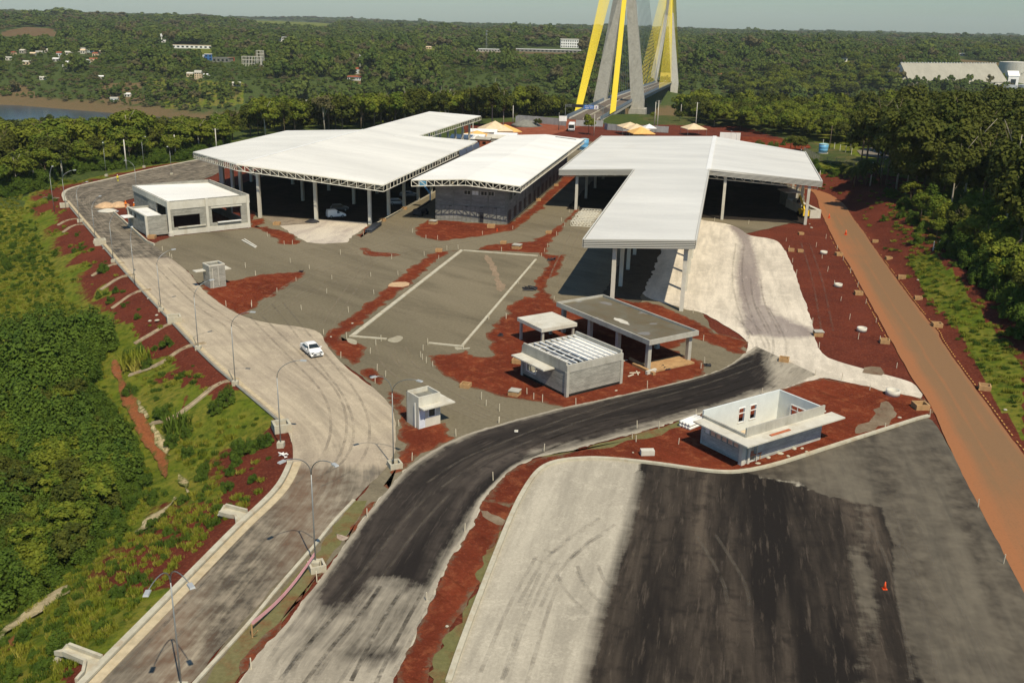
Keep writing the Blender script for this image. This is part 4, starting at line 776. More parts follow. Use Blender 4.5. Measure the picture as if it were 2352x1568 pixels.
mb = MB(); wall(mb, (0,0), (W,0), 0, H_, .16); wall(mb, (W,.16), (W,D_), 0, H_, .16); wall(mb, (W-.16,D_), (0,D_), 0, H_, .16); wall(mb, (0,D_), (0,.16), 0, H_, .16); mb.build('wall', M['block'], t)
m = MB(); m.box((W/2,D_/2,3.3),(W-.3,D_-.3,.12)); m.build('roof', M['conc_dark'], t)
mb = MB(); 
for p, q in (((-.02,-.02),(W+.02,-.02)),((W+.02,.2),(W+.02,D_+.02)),((W-.2,D_+.02),(-.02,D_+.02)),((-.02,D_-.16),(-.02,.2))): wall(mb, p, q, 3.62, H_+.03, .2)
mb.build('rim', M['conc_pale'], t)
for c, s in (((-.9,1.9,2.75),(1.7,1.3,.14)), ((3.3,1.3,2.75),(1.1,2.2,.14))): m = MB(); m.box(c, s); m.build('side_slab', M['conc_pale'], t)
m = MB(); m.tube([(.5,-.09,0),(.5,-.09,3.3)], .07); m.tube([(1.5,-.05,.3),(1.5,-.05,3.5)], .05); m.build('pipe', M['conc_pale'], t)

# ================================================================== KERBS AND DRAINS
def kerbline(pts, mat, label, wd_=.35, h=.18, world=False, off=0, z=0.03, name='kerb'):
    P = smooth(pts if world else wd(pts), 2, False); m = MB(); P = np.array(P)
    T_ = np.gradient(P, axis=0); T_ /= np.hypot(*T_.T)[:,None]+1e-9; N = np.stack([-T_[:,1], T_[:,0]], -1)
    A = P+N*(off-wd_/2); B = P+N*(off+wd_/2); n = len(P); vs = []
    for i in range(n): vs += [(A[i][0],A[i][1],z),(A[i][0],A[i][1],z+h),(B[i][0],B[i][1],z+h),(B[i][0],B[i][1],z)]
    fs = []
    for i in range(n-1):
        for k in range(3): fs.append((i*4+k, i*4+k+1, i*4+5+k, i*4+4+k))
    fs.append((0,1,2,3)); fs.append((n*4-1,n*4-2,n*4-3,n*4-4)); m.add(vs, fs); o = m.build(name, mat)
    return tag(o, label, 'kerb')
kerbline(LOT[1:18]+[(2133,957)], M['kerb'], 'rounded pale concrete kerb curving round the black tarred lot', .42, .22, z=.04)
kerbline(KERB[5:12], M['conc_dark'], 'dark slotted drain edge along the left side of the pale road', .30, .12, off=-.1)
kerbline(KERB[5:12], M['yellowkerb'], 'yellowed gutter strip along the left side of the pale road', .5, .05, off=.55)
kerbline(KERB[:6], M['kerb'], 'pale kerb round the far bend of the left road', .8, .12)
kerbline([(676,1062),(660,1100),(640,1130),(600,1170),(560,1205),(400,1370),(205,1568),(100,1680)], M['kerb'], 'wide concrete gutter kerb along the near left road edge', .5, .25, off=-.35)
kerbline([(676,1062),(660,1100),(640,1130),(600,1170),(560,1205),(400,1370),(205,1568),(100,1680)], M['yellowkerb'], 'yellowed gutter strip inside the near left kerb', .75, .06, off=.35, z=.045)
kerbline(T('J', [(960,0),(780,190),(640,370),(500,530),(300,760),(70,1050),(-250,1400),(-450,1620)]), M['kerb'], 'long low white kerb on the right side of the near left road', .28, .14, z=.045)
for pts, lb, w_ in (([(1061.5,575.5),(811,771.5)],'left long kerb of the gravel parking bay',.65), ([(1062,576),(1235,589)],'far end kerb of the gravel parking bay',.5), ([(1231,597),(1063,794)],'right long kerb of the gravel parking bay',.4), ([(803,773),(888,780)],'left near end kerb of the gravel parking bay',.4), ([(985,789),(1065,797)],'right near end kerb of the gravel parking bay',.4)):
    kerbline(pts, M['kerb'], 'pale '+lb, w_, .16, z=.03)
# stepped concrete chutes down the left bank
chutes = [('A',[(380,400),(500,405)],'A'), ('A',[(500,640),(580,595),(690,580)],''), ('A',[(545,700),(630,640),(740,628)],''), ('A',[(795,1075),(940,980),(1070,962)],''), ('A',[(870,1200),(1040,1085),(1165,1068)],''), ('A',[(965,1360),(1170,1215),(1300,1190)],''),
          ('E',[(1110,500),(1380,400),(1590,245),(1770,215)],''), ('E',[(1300,920),(1480,880),(1700,710),(1870,570),(2060,530)],''), ('E',[(1160,220),(1380,90),(1500,40)],'')]
names = ['farthest','second farthest','third farthest','fourth farthest','fifth farthest','sixth farthest','long grass bordered','longest bent','short half buried']
for (k, pts, _), nm in zip(chutes, names):
    m = MB(); P = [GT(*p) for p in T(k, pts)]; P = [Vector(p) for p in smooth(P, 1, False)]
    for i in range(len(P)-1):
        d = (P[i+1]-P[i]).normalized(); s = Vector((-d.y, d.x, 0)).normalized()*.26
        for q in (1,-1): m.bar(P[i]+s*q+Vector((0,0,.06)), P[i+1]+s*q+Vector((0,0,.06)), .10, .24)
        m.bar(P[i]+Vector((0,0,.02)), P[i+1]+Vector((0,0,.02)), .48, .06)
    tag(m.build('drain_chute', M['chute']), nm+' concrete drain chute running down the red bank left of the road', 'drain chute', 'drain chutes down the left bank')
for lb, pts in (('kerbed side inlet beside the near road, upper one',[(1890,150),(1950,115),(2130,115)]), ('kerbed side inlet beside the near road, lower one',[(480,1405),(610,1350),(880,1370)])):
    m = MB(); P = [Vector(GT(*p)) for p in T('I', pts)]; P[-1].z = P[-2].z = .05
    Q = [Vector(GT(*p)) for p in T('I', [(1895,160),(1960,150),(2030,150),(2040,195)] if 'upper' in lb else [(560,1400),(740,1405),(720,1500),(660,1568)])]
    for q in Q: q.z = max(q.z, -.1)
    for L_ in (P, Q):
        for i in range(len(L_)-1): m.bar(L_[i]+Vector((0,0,.15)), L_[i+1]+Vector((0,0,.15)), .22, .4)
    m.prism([(p.x,p.y) for p in P]+[(p.x,p.y) for p in Q[::-1]], -.3, .08); tag(m.build('drain_inlet', M['kerb']), 'pale concrete '+lb, 'drain inlet')

# ================================================================== VEGETATION
def crown_mesh(name, seed, rad, zc, ncl, nleaf, leaf, mat, dome=False, droop=0., hollow=.45, nr=.40):
    r = np.random.default_rng(seed); rx, ry, rzz = rad
    c = r.normal(size=(ncl, 3)); c /= np.linalg.norm(c, axis=1)[:,None]; c *= (hollow+(1-hollow)*r.random((ncl,1))**.5)*.80
    if dome: c[:,2] = np.abs(c[:,2])*1.0-.05
    else: c[:,2] = np.where(c[:,2] < -.35, -c[:,2]*.5, c[:,2])
    cr = (.20+.20*r.random(ncl)); k = r.integers(0, ncl, nleaf)
    d = r.normal(size=(nleaf, 3)); d[:,2] = np.abs(d[:,2])*1.1-.35; d /= np.linalg.norm(d, axis=1)[:,None]
    p = c[k]+d*(cr[k]*(.55+.5*r.random(nleaf)))[:,None]; p[:,2] -= droop*r.random(nleaf)*(p[:,0]**2+p[:,1]**2)
    p *= np.array([rx, ry, rzz]); p[:,2] += zc
    if dome: p[:,2] = np.maximum(p[:,2], .05)
    n = d+r.normal(size=(nleaf,3))*nr+np.array([0,0,.35]); n /= np.linalg.norm(n, axis=1)[:,None]
    u = np.cross(n, r.normal(size=(nleaf,3))); u /= np.linalg.norm(u, axis=1)[:,None]; v = np.cross(n, u)
    s = (leaf*(.55+.9*r.random(nleaf)))[:,None]*.5
    V = np.stack([p-u*s-v*s*.6, p+u*s*.3-v*s, p+u*s+v*s*.6, p-u*s*.3+v*s], 1).reshape(-1, 3)
    return npmesh(name, V, np.arange(nleaf*4).reshape(-1, 4), mat)
def trunk_mb(seed, h, r0, spread, n=5, lean=.3):
    r = random.Random(seed); m = MB(); top = (r.uniform(-lean,lean), r.uniform(-lean,lean), h)
    m.tube([(0,0,-.4),(top[0]*.3,top[1]*.4,h*.35),(top[0],top[1],h*.72),(top[0]*1.2,top[1]*1.2,h)], r0, 7, r0*.25)
    for i in range(n):
        a = 2*math.pi*i/n+r.random(); z = h*(.35+.1*i); q = spread*(.6+.5*r.random())
        m.tube([(top[0]*.4,top[1]*.4,z),(math.cos(a)*q*.5,math.sin(a)*q*.5,z+h*.22),(math.cos(a)*q,math.sin(a)*q,z+h*.38)], r0*.42, 5, r0*.12)
    return m
PROTO = []
def tree_proto(kind, seed, h, rad, ncl, nl, leaf, mat, bark, r0, clear, droop=0.):
    root = empty(kind, (0,0,0)); rz_ = (h-clear)/2
    t_ = trunk_mb(seed, h*.86, r0, rad*.6).build('trunk', bark, root, True)
    me = crown_mesh('crown', seed, (rad, rad*.92, rz_), clear+rz_*.92, ncl, nl, leaf, mat, droop=droop, nr=.24 if leaf > 1 else .40); o = bpy.data.objects.new('crown', me); COL.objects.link(o); o.parent = root
    root['h'] = h; PROTO.append(root); return root
broad = [tree_proto('broadleaf_tree', 11+i, 13, 5.6+.5*(i % 2), 26, 3600, .62, M['leaf'] if i % 3 else M['leaf_dark'], M['bark'] if i != 2 else M['bark_pale'], .28, 2.6+.8*(i % 3)) for i in range(6)]
tall = [tree_proto('tall_tree', 31+i, 20, 4.8+.6*i, 30, 6200, .58, M['leaf_dark'], M['bark_pale'] if i == 1 else M['bark'], .26, 3.2+.8*i) for i in range(4)]
brown = [tree_proto('bare_tree', 51+i, 11, 3.6, 14, 900, .5, M['leaf_brown'], M['bark_pale'], .2, 3.0) for i in range(2)]
palm = []
def palm_proto():
    root = empty('palm_tree', (0,0,0)); m = MB(); m.tube([(0,0,-.3),(.1,0,2.5),(.15,.05,5.6)], .24, 8, .17); m.build('trunk', M['bark'], root, True)
    r = random.Random(3); m = MB()
    for k in range(26):
        a = k*2.399; L = 3.2*(.85+.3*r.random()); up = .9-.055*k; pts = []
        for j in range(8): s = j/7; pts.append(Vector((math.cos(a)*L*s*(1-.1*s), math.sin(a)*L*s*(1-.1*s), 5.6+up*1.9*s-2.3*s*s)))
        for j in range(7):
            w0 = .62*math.sin(math.pi*min(1,(j+.6)/7.5)); sd_ = Vector((-math.sin(a), math.cos(a), 0))
            for q in (1,-1):
                b = pts[j]; c = pts[j+1]; m.add([b, c, c+sd_*q*w0+Vector((0,0,-.35)), b+sd_*q*w0*.9+Vector((0,0,-.35))], [(0,1,2,3)])
    m.build('crown', M['leaf_dark'], root); root['h'] = 6.5; PROTO.append(root); return root
palmp = palm_proto()
shrubs = []
def shrub_proto(seed, h, rad, nl, leaf, mat, name='shrub'):
    root = empty(name, (0,0,0)); me = crown_mesh('foliage', seed, (rad, rad*.95, h), 0, 16, nl, leaf, mat, dome=True); o = bpy.data.objects.new('foliage', me); COL.objects.link(o); o.parent = root
    m = MB(); 
    for k in range(4): a = k*1.7+seed; m.tube([(0,0,-.2),(math.cos(a)*rad*.25,math.sin(a)*rad*.25,h*.35),(math.cos(a)*rad*.45,math.sin(a)*rad*.45,h*.62)], .06, 5, .02)
    m.build('stem', M['bark'], root); root['h'] = h; PROTO.append(root); return root
shr = [shrub_proto(71+i, 3.0, 1.9, 5200, .155, M['leaf_bush']) for i in range(4)]
far_p = [tree_proto('forest_tree', 91+i, 10, 4.3+.4*i, 12, 620, 1.15, M['leaf_far'] if i < 4 else M['leaf_brown'], M['bark'], .25, .6) for i in range(5)]
for p in far_p[:]: pass
def collect(name, roots, part):
    c = bpy.data.collections.new(name)
    for r_ in roots:
        for ch in bpy.data.objects:
            if ch.parent is r_ and ch.name.startswith(part): c.objects.link(ch)
    return c
bpy.context.view_layer.update()
C_broad = collect('broad_crowns', broad, 'crown'); C_shr = collect('shrub_foliage', shr, 'foliage'); C_far = collect('forest_crowns', far_p, 'crown'); C_tall = collect('tall_crowns', tall+broad[:1], 'crown')
# grass tuft prototype: a real clump of tall grass on the left bank
def tuft_mesh(seed, h, rad, n, mat, wd_=.05):
    r = np.random.default_rng(seed); a = r.random(n)*6.283; q = rad*np.sqrt(r.random(n)); b = np.stack([np.cos(a)*q, np.sin(a)*q, 0*a], -1); a2 = r.random(n)*6.283
    tip = b+np.stack([np.cos(a2)*h*.45*r.random(n), np.sin(a2)*h*.45*r.random(n), h*(.55+.6*r.random(n))], -1); sd_ = np.stack([-np.sin(a2), np.cos(a2), 0*a2], -1)*wd_
    mid = (b+tip)/2+np.array([0,0,h*.12]); V = np.stack([b-sd_, b+sd_, mid+sd_*.9, mid-sd_*.9, mid-sd_*.9, mid+sd_*.9, tip+sd_*.15, tip-sd_*.15], 1).reshape(-1,3)
    return npmesh('blades', V, np.arange(n*8).reshape(-1,4), mat)
tufts = []
for i in range(3):
    o = bpy.data.objects.new('grass_clump', tuft_mesh(120+i, 1.1, .8, 110, M['leaf_grass'] if i < 2 else M['leaf_bush'], .045)); COL.objects.link(o); tufts.append(o)
C_tuft = bpy.data.collections.new('grass_tufts')
for o in tufts: C_tuft.objects.link(o)

def scatter(name, pts, coll, label, cat):
    """pts: rows of x, y, z, scale xy, scale z, turn, kind index -> one object instancing real crowns on its own points"""
    pts = np.asarray(pts, float); me = bpy.data.meshes.new(name); me.vertices.add(len(pts)); me.vertices.foreach_set('co', pts[:, :3].astype(np.float32).ravel())
    for nm, c in (('sx', 3), ('sz', 4), ('tw', 5)): a = me.attributes.new(nm, 'FLOAT', 'POINT'); a.data.foreach_set('value', pts[:, c].astype(np.float32))
    a = me.attributes.new('pick', 'INT', 'POINT'); a.data.foreach_set('value', pts[:, 6].astype(np.int32))
    ng = bpy.data.node_groups.new(name, 'GeometryNodeTree'); ng.interface.new_socket('Geometry', in_out='INPUT', socket_type='NodeSocketGeometry'); ng.interface.new_socket('Geometry', in_out='OUTPUT', socket_type='NodeSocketGeometry')
    N = ng.nodes; L = ng.links; gi = N.new('NodeGroupInput'); go = N.new('NodeGroupOutput'); ip = N.new('GeometryNodeInstanceOnPoints'); ci = N.new('GeometryNodeCollectionInfo')
    ci.inputs[0].default_value = coll; ci.inputs['Separate Children'].default_value = True; ci.inputs['Reset Children'].default_value = True
    def at(nm, ty='FLOAT'): n = N.new('GeometryNodeInputNamedAttribute'); n.data_type = ty; n.inputs[0].default_value = nm; return n.outputs[0]
    cs = N.new('ShaderNodeCombineXYZ'); sx = at('sx'); L.new(sx, cs.inputs[0]); L.new(sx, cs.inputs[1]); L.new(at('sz'), cs.inputs[2])
    cr = N.new('ShaderNodeCombineXYZ'); L.new(at('tw'), cr.inputs[2])
    L.new(gi.outputs[0], ip.inputs['Points']); L.new(ci.outputs[0], ip.inputs['Instance']); ip.inputs['Pick Instance'].default_value = True
    L.new(at('pick', 'INT'), ip.inputs['Instance Index']); L.new(cr.outputs[0], ip.inputs['Rotation']); L.new(cs.outputs[0], ip.inputs['Scale']); L.new(ip.outputs[0], go.inputs[0])
    o = bpy.data.objects.new(name, me); COL.objects.link(o); md = o.modifiers.new('scatter', 'NODES'); md.node_group = ng
    return tag(o, label, cat, None, 'stuff')
def jgrid(x0, x1, y0, y1, s, seed=0):
    r = np.random.default_rng(seed+500); X, Y = np.meshgrid(np.arange(x0, x1, s), np.arange(y0, y1, s)); X = X.ravel(); Y = Y.ravel()
    return X+r.uniform(-.45,.45,len(X))*s, Y+r.uniform(-.45,.45,len(X))*s, r
ORD = ['first','second','third','fourth','fifth','sixth','seventh','eighth','ninth','tenth']
def ordn(i):
    i += 1
    if i <= 10: return ORD[i-1]
    return '%d%s' % (i, 'th' if 10 <= i % 100 <= 20 else {1:'st',2:'nd',3:'rd'}.get(i % 10, 'th'))
def place_trees(spots, roots, place, group, cat='tree', adj=None):
    """spots: x, y, height; labels count from the left of the picture"""
    spots = sorted(spots, key=lambda s: proj(s[0], s[1], 0)[0]); adj = adj or {}
    out = []
    for i, s in enumerate(spots):
        un = [q for q in roots if not q.get('used')]; r_ = un[0] if un else roots[int(rng.integers(len(roots)))]
        c = r_ if not r_.get('used') else copy_tree(r_); r_['used'] = 1; z = float(hgt(s[0], s[1])); k = s[2]/r_['h']; c.location = (s[0], s[1], z-.1)
        c.scale = (k*random.uniform(.9,1.15),)*2+(k,); c.rotation_euler = (0,0,random.random()*6.28)
        nm = r_.name.split('.')[0].replace('_', ' '); hh = 'low' if s[2] < .8*r_['h'] else 'high' if s[2] > 1.15*r_['h'] else 'medium'
        c['label'] = '%s %s %s, %s from left' % (hh, nm, place, ordn(i)); c['label'] = c['label'].replace('tree tree', 'tree').replace('bare tree', 'thin half bare tree'); c['category'] = cat; c['group'] = group; out.append(c)
    return out
def band(px_line, back, spacing, hmin, hmax, roots, place, group, seed, dirv=None, keep=1.):
    """trees in a band behind a line of ground points seen in the photo"""
    r = np.random.default_rng(seed); W = [GT(*p)[:2] for p in px_line]; P, L = along(W, max(2, int(sum(math.dist(W[i], W[i+1]) for i in range(len(W)-1))/spacing)))
    out = []
    for d in np.arange(0, back, spacing):
        for p in P:
            if r.random() > keep: continue
            q = p/np.hypot(*p)*(np.hypot(*p)+d) if dirv is None else p+np.array(dirv)*d
            out.append((q[0]+r.uniform(-.4,.4)*spacing, q[1]+r.uniform(-.4,.4)*spacing, r.uniform(hmin, hmax)))
    return out
# --- wood left of and behind the far road
L1 = [(-40,452),(40,440),(88,425),(126,398),(250,384),(330,374),(400,366),(460,350),(520,335)]
front = band(L1, 14, 7.0, 7, 12.5, broad, '', '', 1)
place_trees([s for s in front if s[0] < np.interp(s[1], KY, KX)-4 or s[1] > 300], broad+[shr[1]]*0, 'fronting the wood beyond the left road', 'trees in the left wood')
L2 = [(-60,415),(60,400),(180,372),(330,358),(470,338),(560,322),(700,306),(860,296),(980,290),(1080,284)]
mid = band(L2, 16, 8.5, 13, 19, broad, '', '', 2)
def cap(s):
    q = proj(s[0], s[1], float(hgt(s[0], s[1]))+s[2]); lim = np.interp(q[0], [0,120,200,300,400,500,560,700,1000,1180], [262,266,262,245,272,255,235,212,205,185])
    return (s[0], s[1], max(4.5, s[2]-max(0, lim-q[1])*math.hypot(s[0], s[1])/2318))
mid = [cap(s) for s in mid]
place_trees(mid, broad*3+brown+tall[:1], 'in the wood behind the left shed', 'trees behind the left shed')
back = band(L2, 60, 8., 11, 15, broad, '', '', 3); back = [s for s in band([(x, y) for x, y in L2], 64, 8., 10, 14.5, broad, '', '', 4) if True]
pts = []
for s in back:
    d = math.hypot(s[0], s[1]); q = 1+18/d; x, y = s[0]*q, s[1]*q; k = s[2]/13; pts.append((x, y, float(hgt(x, y))-.2, k*1.1, k, random.random()*6.28, random.randrange(5)))
pts = [p for p in pts if (lambda q: q[0] > 600 or q[1] > np.interp(q[0], [0,120,200,300,400,500,560,600], [264,268,262,250,276,262,240,215])+rng.random()*8)(proj(p[0], p[1], p[2]+13*p[4]))]
scatter('woodland', pts, C_broad, 'deep green woodland filling the slope down to the river behind the left shed', 'woodland')
# emergent trees in the centre
place_trees([(*GT(x, y)[:2], h) for x, y, h in ((1100,290,19),(1130,292,21),(1156,295,18),(1080,288,16),(930,292,17),(960,292,18),(1010,290,17))], tall[:3], 'behind the far shed wing', 'tall trees behind the far shed wing')
# --- right wood
pts_r = []
for i, p in enumerate(((1985,408),(2010,415),(2035,425),(2058,436),(2080,445),(2100,450),(1975,392),(2120,440),(2140,452),(2165,460),(2020,398),(2062,410),(2105,418),(2150,425),(2190,440),(2230,455),(2270,470),(2310,480),(2350,490),(2210,480),(2250,500),(2300,520),(2340,540),(2380,520),(2180,500),(2130,395),(2180,402),(2230,415),(2290,430),(2340,440),(2390,460),(2240,380),(2310,385),(2370,400),(2150,378),(2300,560),(2350,590),(2330,630),(2380,640))):
    x, y, z = GT(*p); pts_r.append((x, y, random.uniform(19, 24) if i < 12 else random.uniform(18, 25)))
place_trees(pts_r, tall, 'in the right wood', 'tall trees in the right wood')
X = []
for _ in range(330):
    q = GT(random.uniform(2060, 2480), random.uniform(352, 470)); k = random.uniform(.85, 1.25); X.append((*q, k, k, random.random()*6.28, random.randrange(5)))
scatter('woodland', X, C_tall, 'dense tall dark woodland behind the front trees on the right', 'woodland')
X = []
for _ in range(520):
    q = GT(random.uniform(2110, 2480), random.uniform(470, 760))
    if proj(*q)[0] > np.interp(proj(*q)[1], [470,560,620,700,780], [2120,2190,2250,2320,2400]): k = random.uniform(.9, 2.2); X.append((*q, k, k*.9, random.random()*6.28, random.randrange(4)))
scatter('undergrowth', X, C_shr, 'tangled dark undergrowth below the right wood', 'undergrowth')
X = []
for _ in range(900):
    t_ = random.random()*(len(L1)-1); i = int(t_); f_ = t_-i; q = GT(L1[i][0]+(L1[i+1][0]-L1[i][0])*f_, L1[i][1]+(L1[i+1][1]-L1[i][1])*f_-random.uniform(-6, 26)); k = random.uniform(.7, 1.7)
    if q[0] < np.interp(q[1], KY, KX)-6: X.append((*q, k, k*.8, random.random()*6.28, random.randrange(4)))
scatter('undergrowth', X, C_shr, 'bushy undergrowth along the foot of the left wood', 'undergrowth')
low = [(*GT(x, y)[:2], h) for x, y, h in ((2090,470,6),(2115,500,6),(2140,520,7),(2170,540,7),(2200,560,8),(2150,555,5),(2235,590,8),(2270,620,8),(2300,650,8),(2335,690,8),(2370,730,8),(2215,540,9),(2260,560,9),(2320,610,9),(2400,800,7),(2420,700,9),(2380,680,9))]
place_trees(low, broad, 'at the foot of the right wood', 'low trees at the foot of the right wood')
sh = [(*GT(x, y)[:2], h) for x, y, h in ((1915,405,2.6),(1935,400,2.8),(1870,385,3.2),(2050,455,2.6),(2075,478,3.2),(2095,512,3),(2118,535,2.6),(2070,500,2.4),(2040,447,2.2),(1742,345,4),(1775,350,4),(1880,395,2.5),(2160,575,3),(2185,590,3.2),(2215,615,3.4),(2250,650,3.5),(2290,690,3.5),(2325,730,3.6),(2352,770,3.8),(2105,560,2.2),(2030,508,1.6),(1798,335,2.2),(2005,420,2))]
place_trees(sh, shr, 'at the edge of the right bank', 'shrubs on the right bank', 'shrub')
place_trees([(*GT(1960,430)[:2], 6.2), (*GT(1988,425)[:2], 7.4)], [palmp], 'beside the right dirt track', 'palms by the right dirt track', 'palm')
# --- lone trees
a = place_trees([(*G(1352,309), 8.6)], [broad[1]], 'x', 'x')[0]; a['label'] = 'single round green tree on red earth beside the white bus'; del a['group']; a.scale = (.52,.52,.66)
place_trees([(*GT(x, y)[:2], h) for x, y, h in ((1815,345,5),(1825,350,6),(1840,348,5.6),(1955,350,4.2),(1610,285,5.5),(1640,290,6),(1560,278,5),(1700,300,5),(1765,305,6),(1800,300,5.5),(1235,292,4),(1500,276,4))], broad, 'on open ground behind the sheds', 'small trees on the open ground behind the sheds')
place_trees([(*G(1552,215,4)[:2], 20)], [broad[0]], 'beside the far bridge pier', 'x') if 0 else None
# --- bushland between the station and the bridge, right
X, Y, r = jgrid(-20, 520, 350, 760, 6.2, 5); px, py = proj(X, Y, hgt(X, Y)); zt = hgt(X, Y)
ok = inpoly(px, py, [(1570,262),(1600,282),(1700,303),(1790,312),(1860,326),(1900,326),(1960,335),(2050,345),(2420,350),(2420,150),(2200,165),(2000,170),(1800,175),(1560,195)]) & (zt > -34) & (Y < yf(X)-40)
ok |= inpoly(px, py, [(1100,255),(1180,268),(1290,262),(1330,232),(1370,232),(1395,210),(1440,200),(1440,150),(1100,180)]) & (zt > -34) & (Y < yf(X)-40)
ok &= ~((px > 1380) & (px < 1565) & (py > 222))
X, Y, zt = X[ok], Y[ok], zt[ok]; k = .55+.35*r.random(len(X))+.35*(Y > 540)
scatter('bushland', np.stack([X, Y, zt-.3, k*1.05, k, r.random(len(X))*6.28, r.integers(0, 5, len(X))], -1), C_broad, 'rolling green bushland between the station yard and the bridge', 'bushland')
# near bank slope down to the river, everywhere right of the left wood
X, Y, r = jgrid(-260, 900, 470, 860, 8, 6); zt = hgt(X, Y); px, py = proj(X, Y, zt)
ok = (Y > yn(X)+15) & (Y < yn(X)+215) & (zt > -37) & ((px > 600) | (py > 290)) & ~((px > 1330) & (px < 1565) & (py > 218)) & ~((np.abs((X-(Y-450)*.222-24)) < 16) & (Y < 640))
X, Y, zt = X[ok], Y[ok], zt[ok]; k = .8+.5*r.random(len(X))
scatter('riverside_forest', np.stack([X, Y, zt-.3, k, k*1.1, r.random(len(X))*6.28, r.integers(0, 5, len(X))], -1), C_broad, 'dark forest on the near slope of the river valley under the bridge', 'forest')
# --- far forest on the other bank and plateau
CLEAR = [[(10,70),(60,60),(122,64),(135,84),(0,86)],[(480,46),(600,48),(720,52),(800,57),(740,72),(610,64),(560,55)],[(690,66),(735,66),(733,76),(690,74)],[(798,208),(808,180),(828,150),(836,150),(836,188),(826,210),(772,222)],
         [(965,118),(1010,105),(1080,108),(1030,118)],[(1925,170),(1940,138),(1968,140),(1950,175)],[(2190,135),(2352,150),(2352,170),(2210,165)],[(1200,108),(1400,112),(1400,124),(1200,122)],[(1090,110),(1160,112),(1160,120),(1090,118)],[(400,104),(490,106),(488,118),(405,114)]]
far_pts = []
for (f0, f1, s, dn) in ((42, 260, 9.0, .93), (260, 700, 12.5, .92), (700, 1500, 18, .95), (1500, 3300, 29, .95), (3300, 7000, 50, .9)):
    ym = 700+f1; X, Y, r = jgrid(-.62*(1100+f1)-60, .62*(1100+f1)+60, 760+f0, 1300+f1, s, int(f0)); f = Y-yf(X)
    ok = (f > f0) & (f <= f1) & (np.abs(X) < .62*Y+80) & (r.random(len(X)) < dn); X, Y, f = X[ok], Y[ok], f[ok]; zt = hgt(X, Y); px, py = proj(X, Y, zt)
    ok = np.ones(len(X), bool)
    for P in CLEAR: ok &= ~inpoly(px, py, P)
    vil = inpoly(px, py, [(0,95),(60,85),(300,100),(320,150),(220,185),(0,170)]) | inpoly(px, py, [(430,118),(560,118),(560,180),(430,190)])
    ok &= ~(vil & (r.random(len(X)) < .45)); slope_open = (f < 190) & (vnoise(X, Y, 42, 8) > .56); ok &= ~slope_open
    X, Y, zt = X[ok], Y[ok], zt[ok]; k = s/8.6*(.6+.8*r.random(len(X))**1.5); kz = np.minimum(k, 1.15)*(.75+.55*r.random(len(X))); kz = np.where(r.random(len(X)) < .05, kz*1.5, kz); pv_ = vnoise(X, Y, 70, 31); big = (r.random(len(X)) < .07)*1.0; k = k*(.75+.6*pv_)*(1+.55*big); kz = kz*(1+.25*big); kz = kz*(.65+.8*pv_); sel = (vnoise(X, Y, 120, 33) < .80) | (r.random(len(X)) < .25); X, Y, zt, k, kz = X[sel], Y[sel], zt[sel], k[sel], kz[sel]
    far_pts.append(np.stack([X, Y, zt-.6, k, kz, r.random(len(X))*6.28, np.where(r.random(len(X)) < .10, 4, r.integers(0, 4, len(X)))], -1))
far_pts = np.concatenate(far_pts)
FARB = [(28,128,12),(50,124,12),(75,131,12),(110,122,14),(135,131,12),(158,127,14),(190,124,12),(205,121,12),(218,131,14),(215,142,14),(128,142,10),(155,152,12),(232,182,8),(292,224,16),(441,112,92),(488,111,26),(479,140,20),(470,137,10),(507,144,44),(531,141,16),(455,184,18),(436,178,14),(472,178,12),(543,200,16),(650,96,22),(813,186,32),(818,171,10),(701,238,30),(984,113,14),(1001,114,8),(1122,120,68),(1260,121,152),(1308,111,44),(1622,116,8),(1655,176,14),(1937,142,18),(2210,129,18),(583,153,50),(372,98,20),(827,157,8),(28,80,90),(100,80,60)]
fx, fy = proj(far_pts[:,0], far_pts[:,1], far_pts[:,2]); _, ft = proj(far_pts[:,0], far_pts[:,1], far_pts[:,2]+9.5*far_pts[:,4]); keep = np.ones(len(fx), bool)
for bx, by, bw in FARB: keep &= ~((np.abs(fx-bx) < bw/2+2) & (fy > by-5) & (ft < by-1.5))
keep &= ~((np.abs(fx-1530) < 48) & (far_pts[:,1] < 985) & (far_pts[:,1] > 880))
far_pts = far_pts[keep]
scatter('far_forest', far_pts, C_far, 'endless hazy green forest covering the far bank and plateau', 'forest')
X, Y, r = jgrid(-600, 700, 760, 1200, 5.5, 77); f = Y-yf(X); ok = (f > 30) & (f < 200) & (r.random(len(X)) < .55) & ~((np.abs(proj(X, Y, hgt(X, Y))[0]-1530) < 45) & (Y < 985)); X, Y = X[ok], Y[ok]; zt = hgt(X, Y); k = .35+.3*r.random(len(X))
scatter('riverside_scrub', np.stack([X, Y, zt-.4, k, k*.8, r.random(len(X))*6.28, r.integers(0, 5, len(X))], -1), C_far, 'low green scrub on the steep far river bank', 'scrub')
place_trees([(*GT(x, y)[:2], 13) for x, y in ((930,185),(300,175),(330,120),(1000,205),(700,200))], far_p, 'above the far bank forest', 'standout trees on the far bank')
# dark clump of trees round the warehouse
X = []; 
for (x0, x1, y0, y1, n, h) in ((1980,2060,160,212,26,15),(1880,1960,170,225,34,15),(1760,1880,175,230,60,14),(2100,2225,205,232,34,10),(2240,2420,232,250,26,9),(1940,2100,120,150,30,14),(2180,2420,112,135,60,16),(1660,1790,190,235,40,13),(1880,2020,235,300,40,8),(1620,1900,235,285,60,8)):
    for _ in range(n): q = GT(random.uniform(x0, x1), random.uniform(y0, y1)); k = h/13*random.uniform(.7,1.15); X.append((*q, k*1.1, k, random.random()*6.28, random.randrange(5)))
scatter('woodland', X, C_broad, 'darker clumps of trees round the right hand warehouse and pasture', 'woodland')
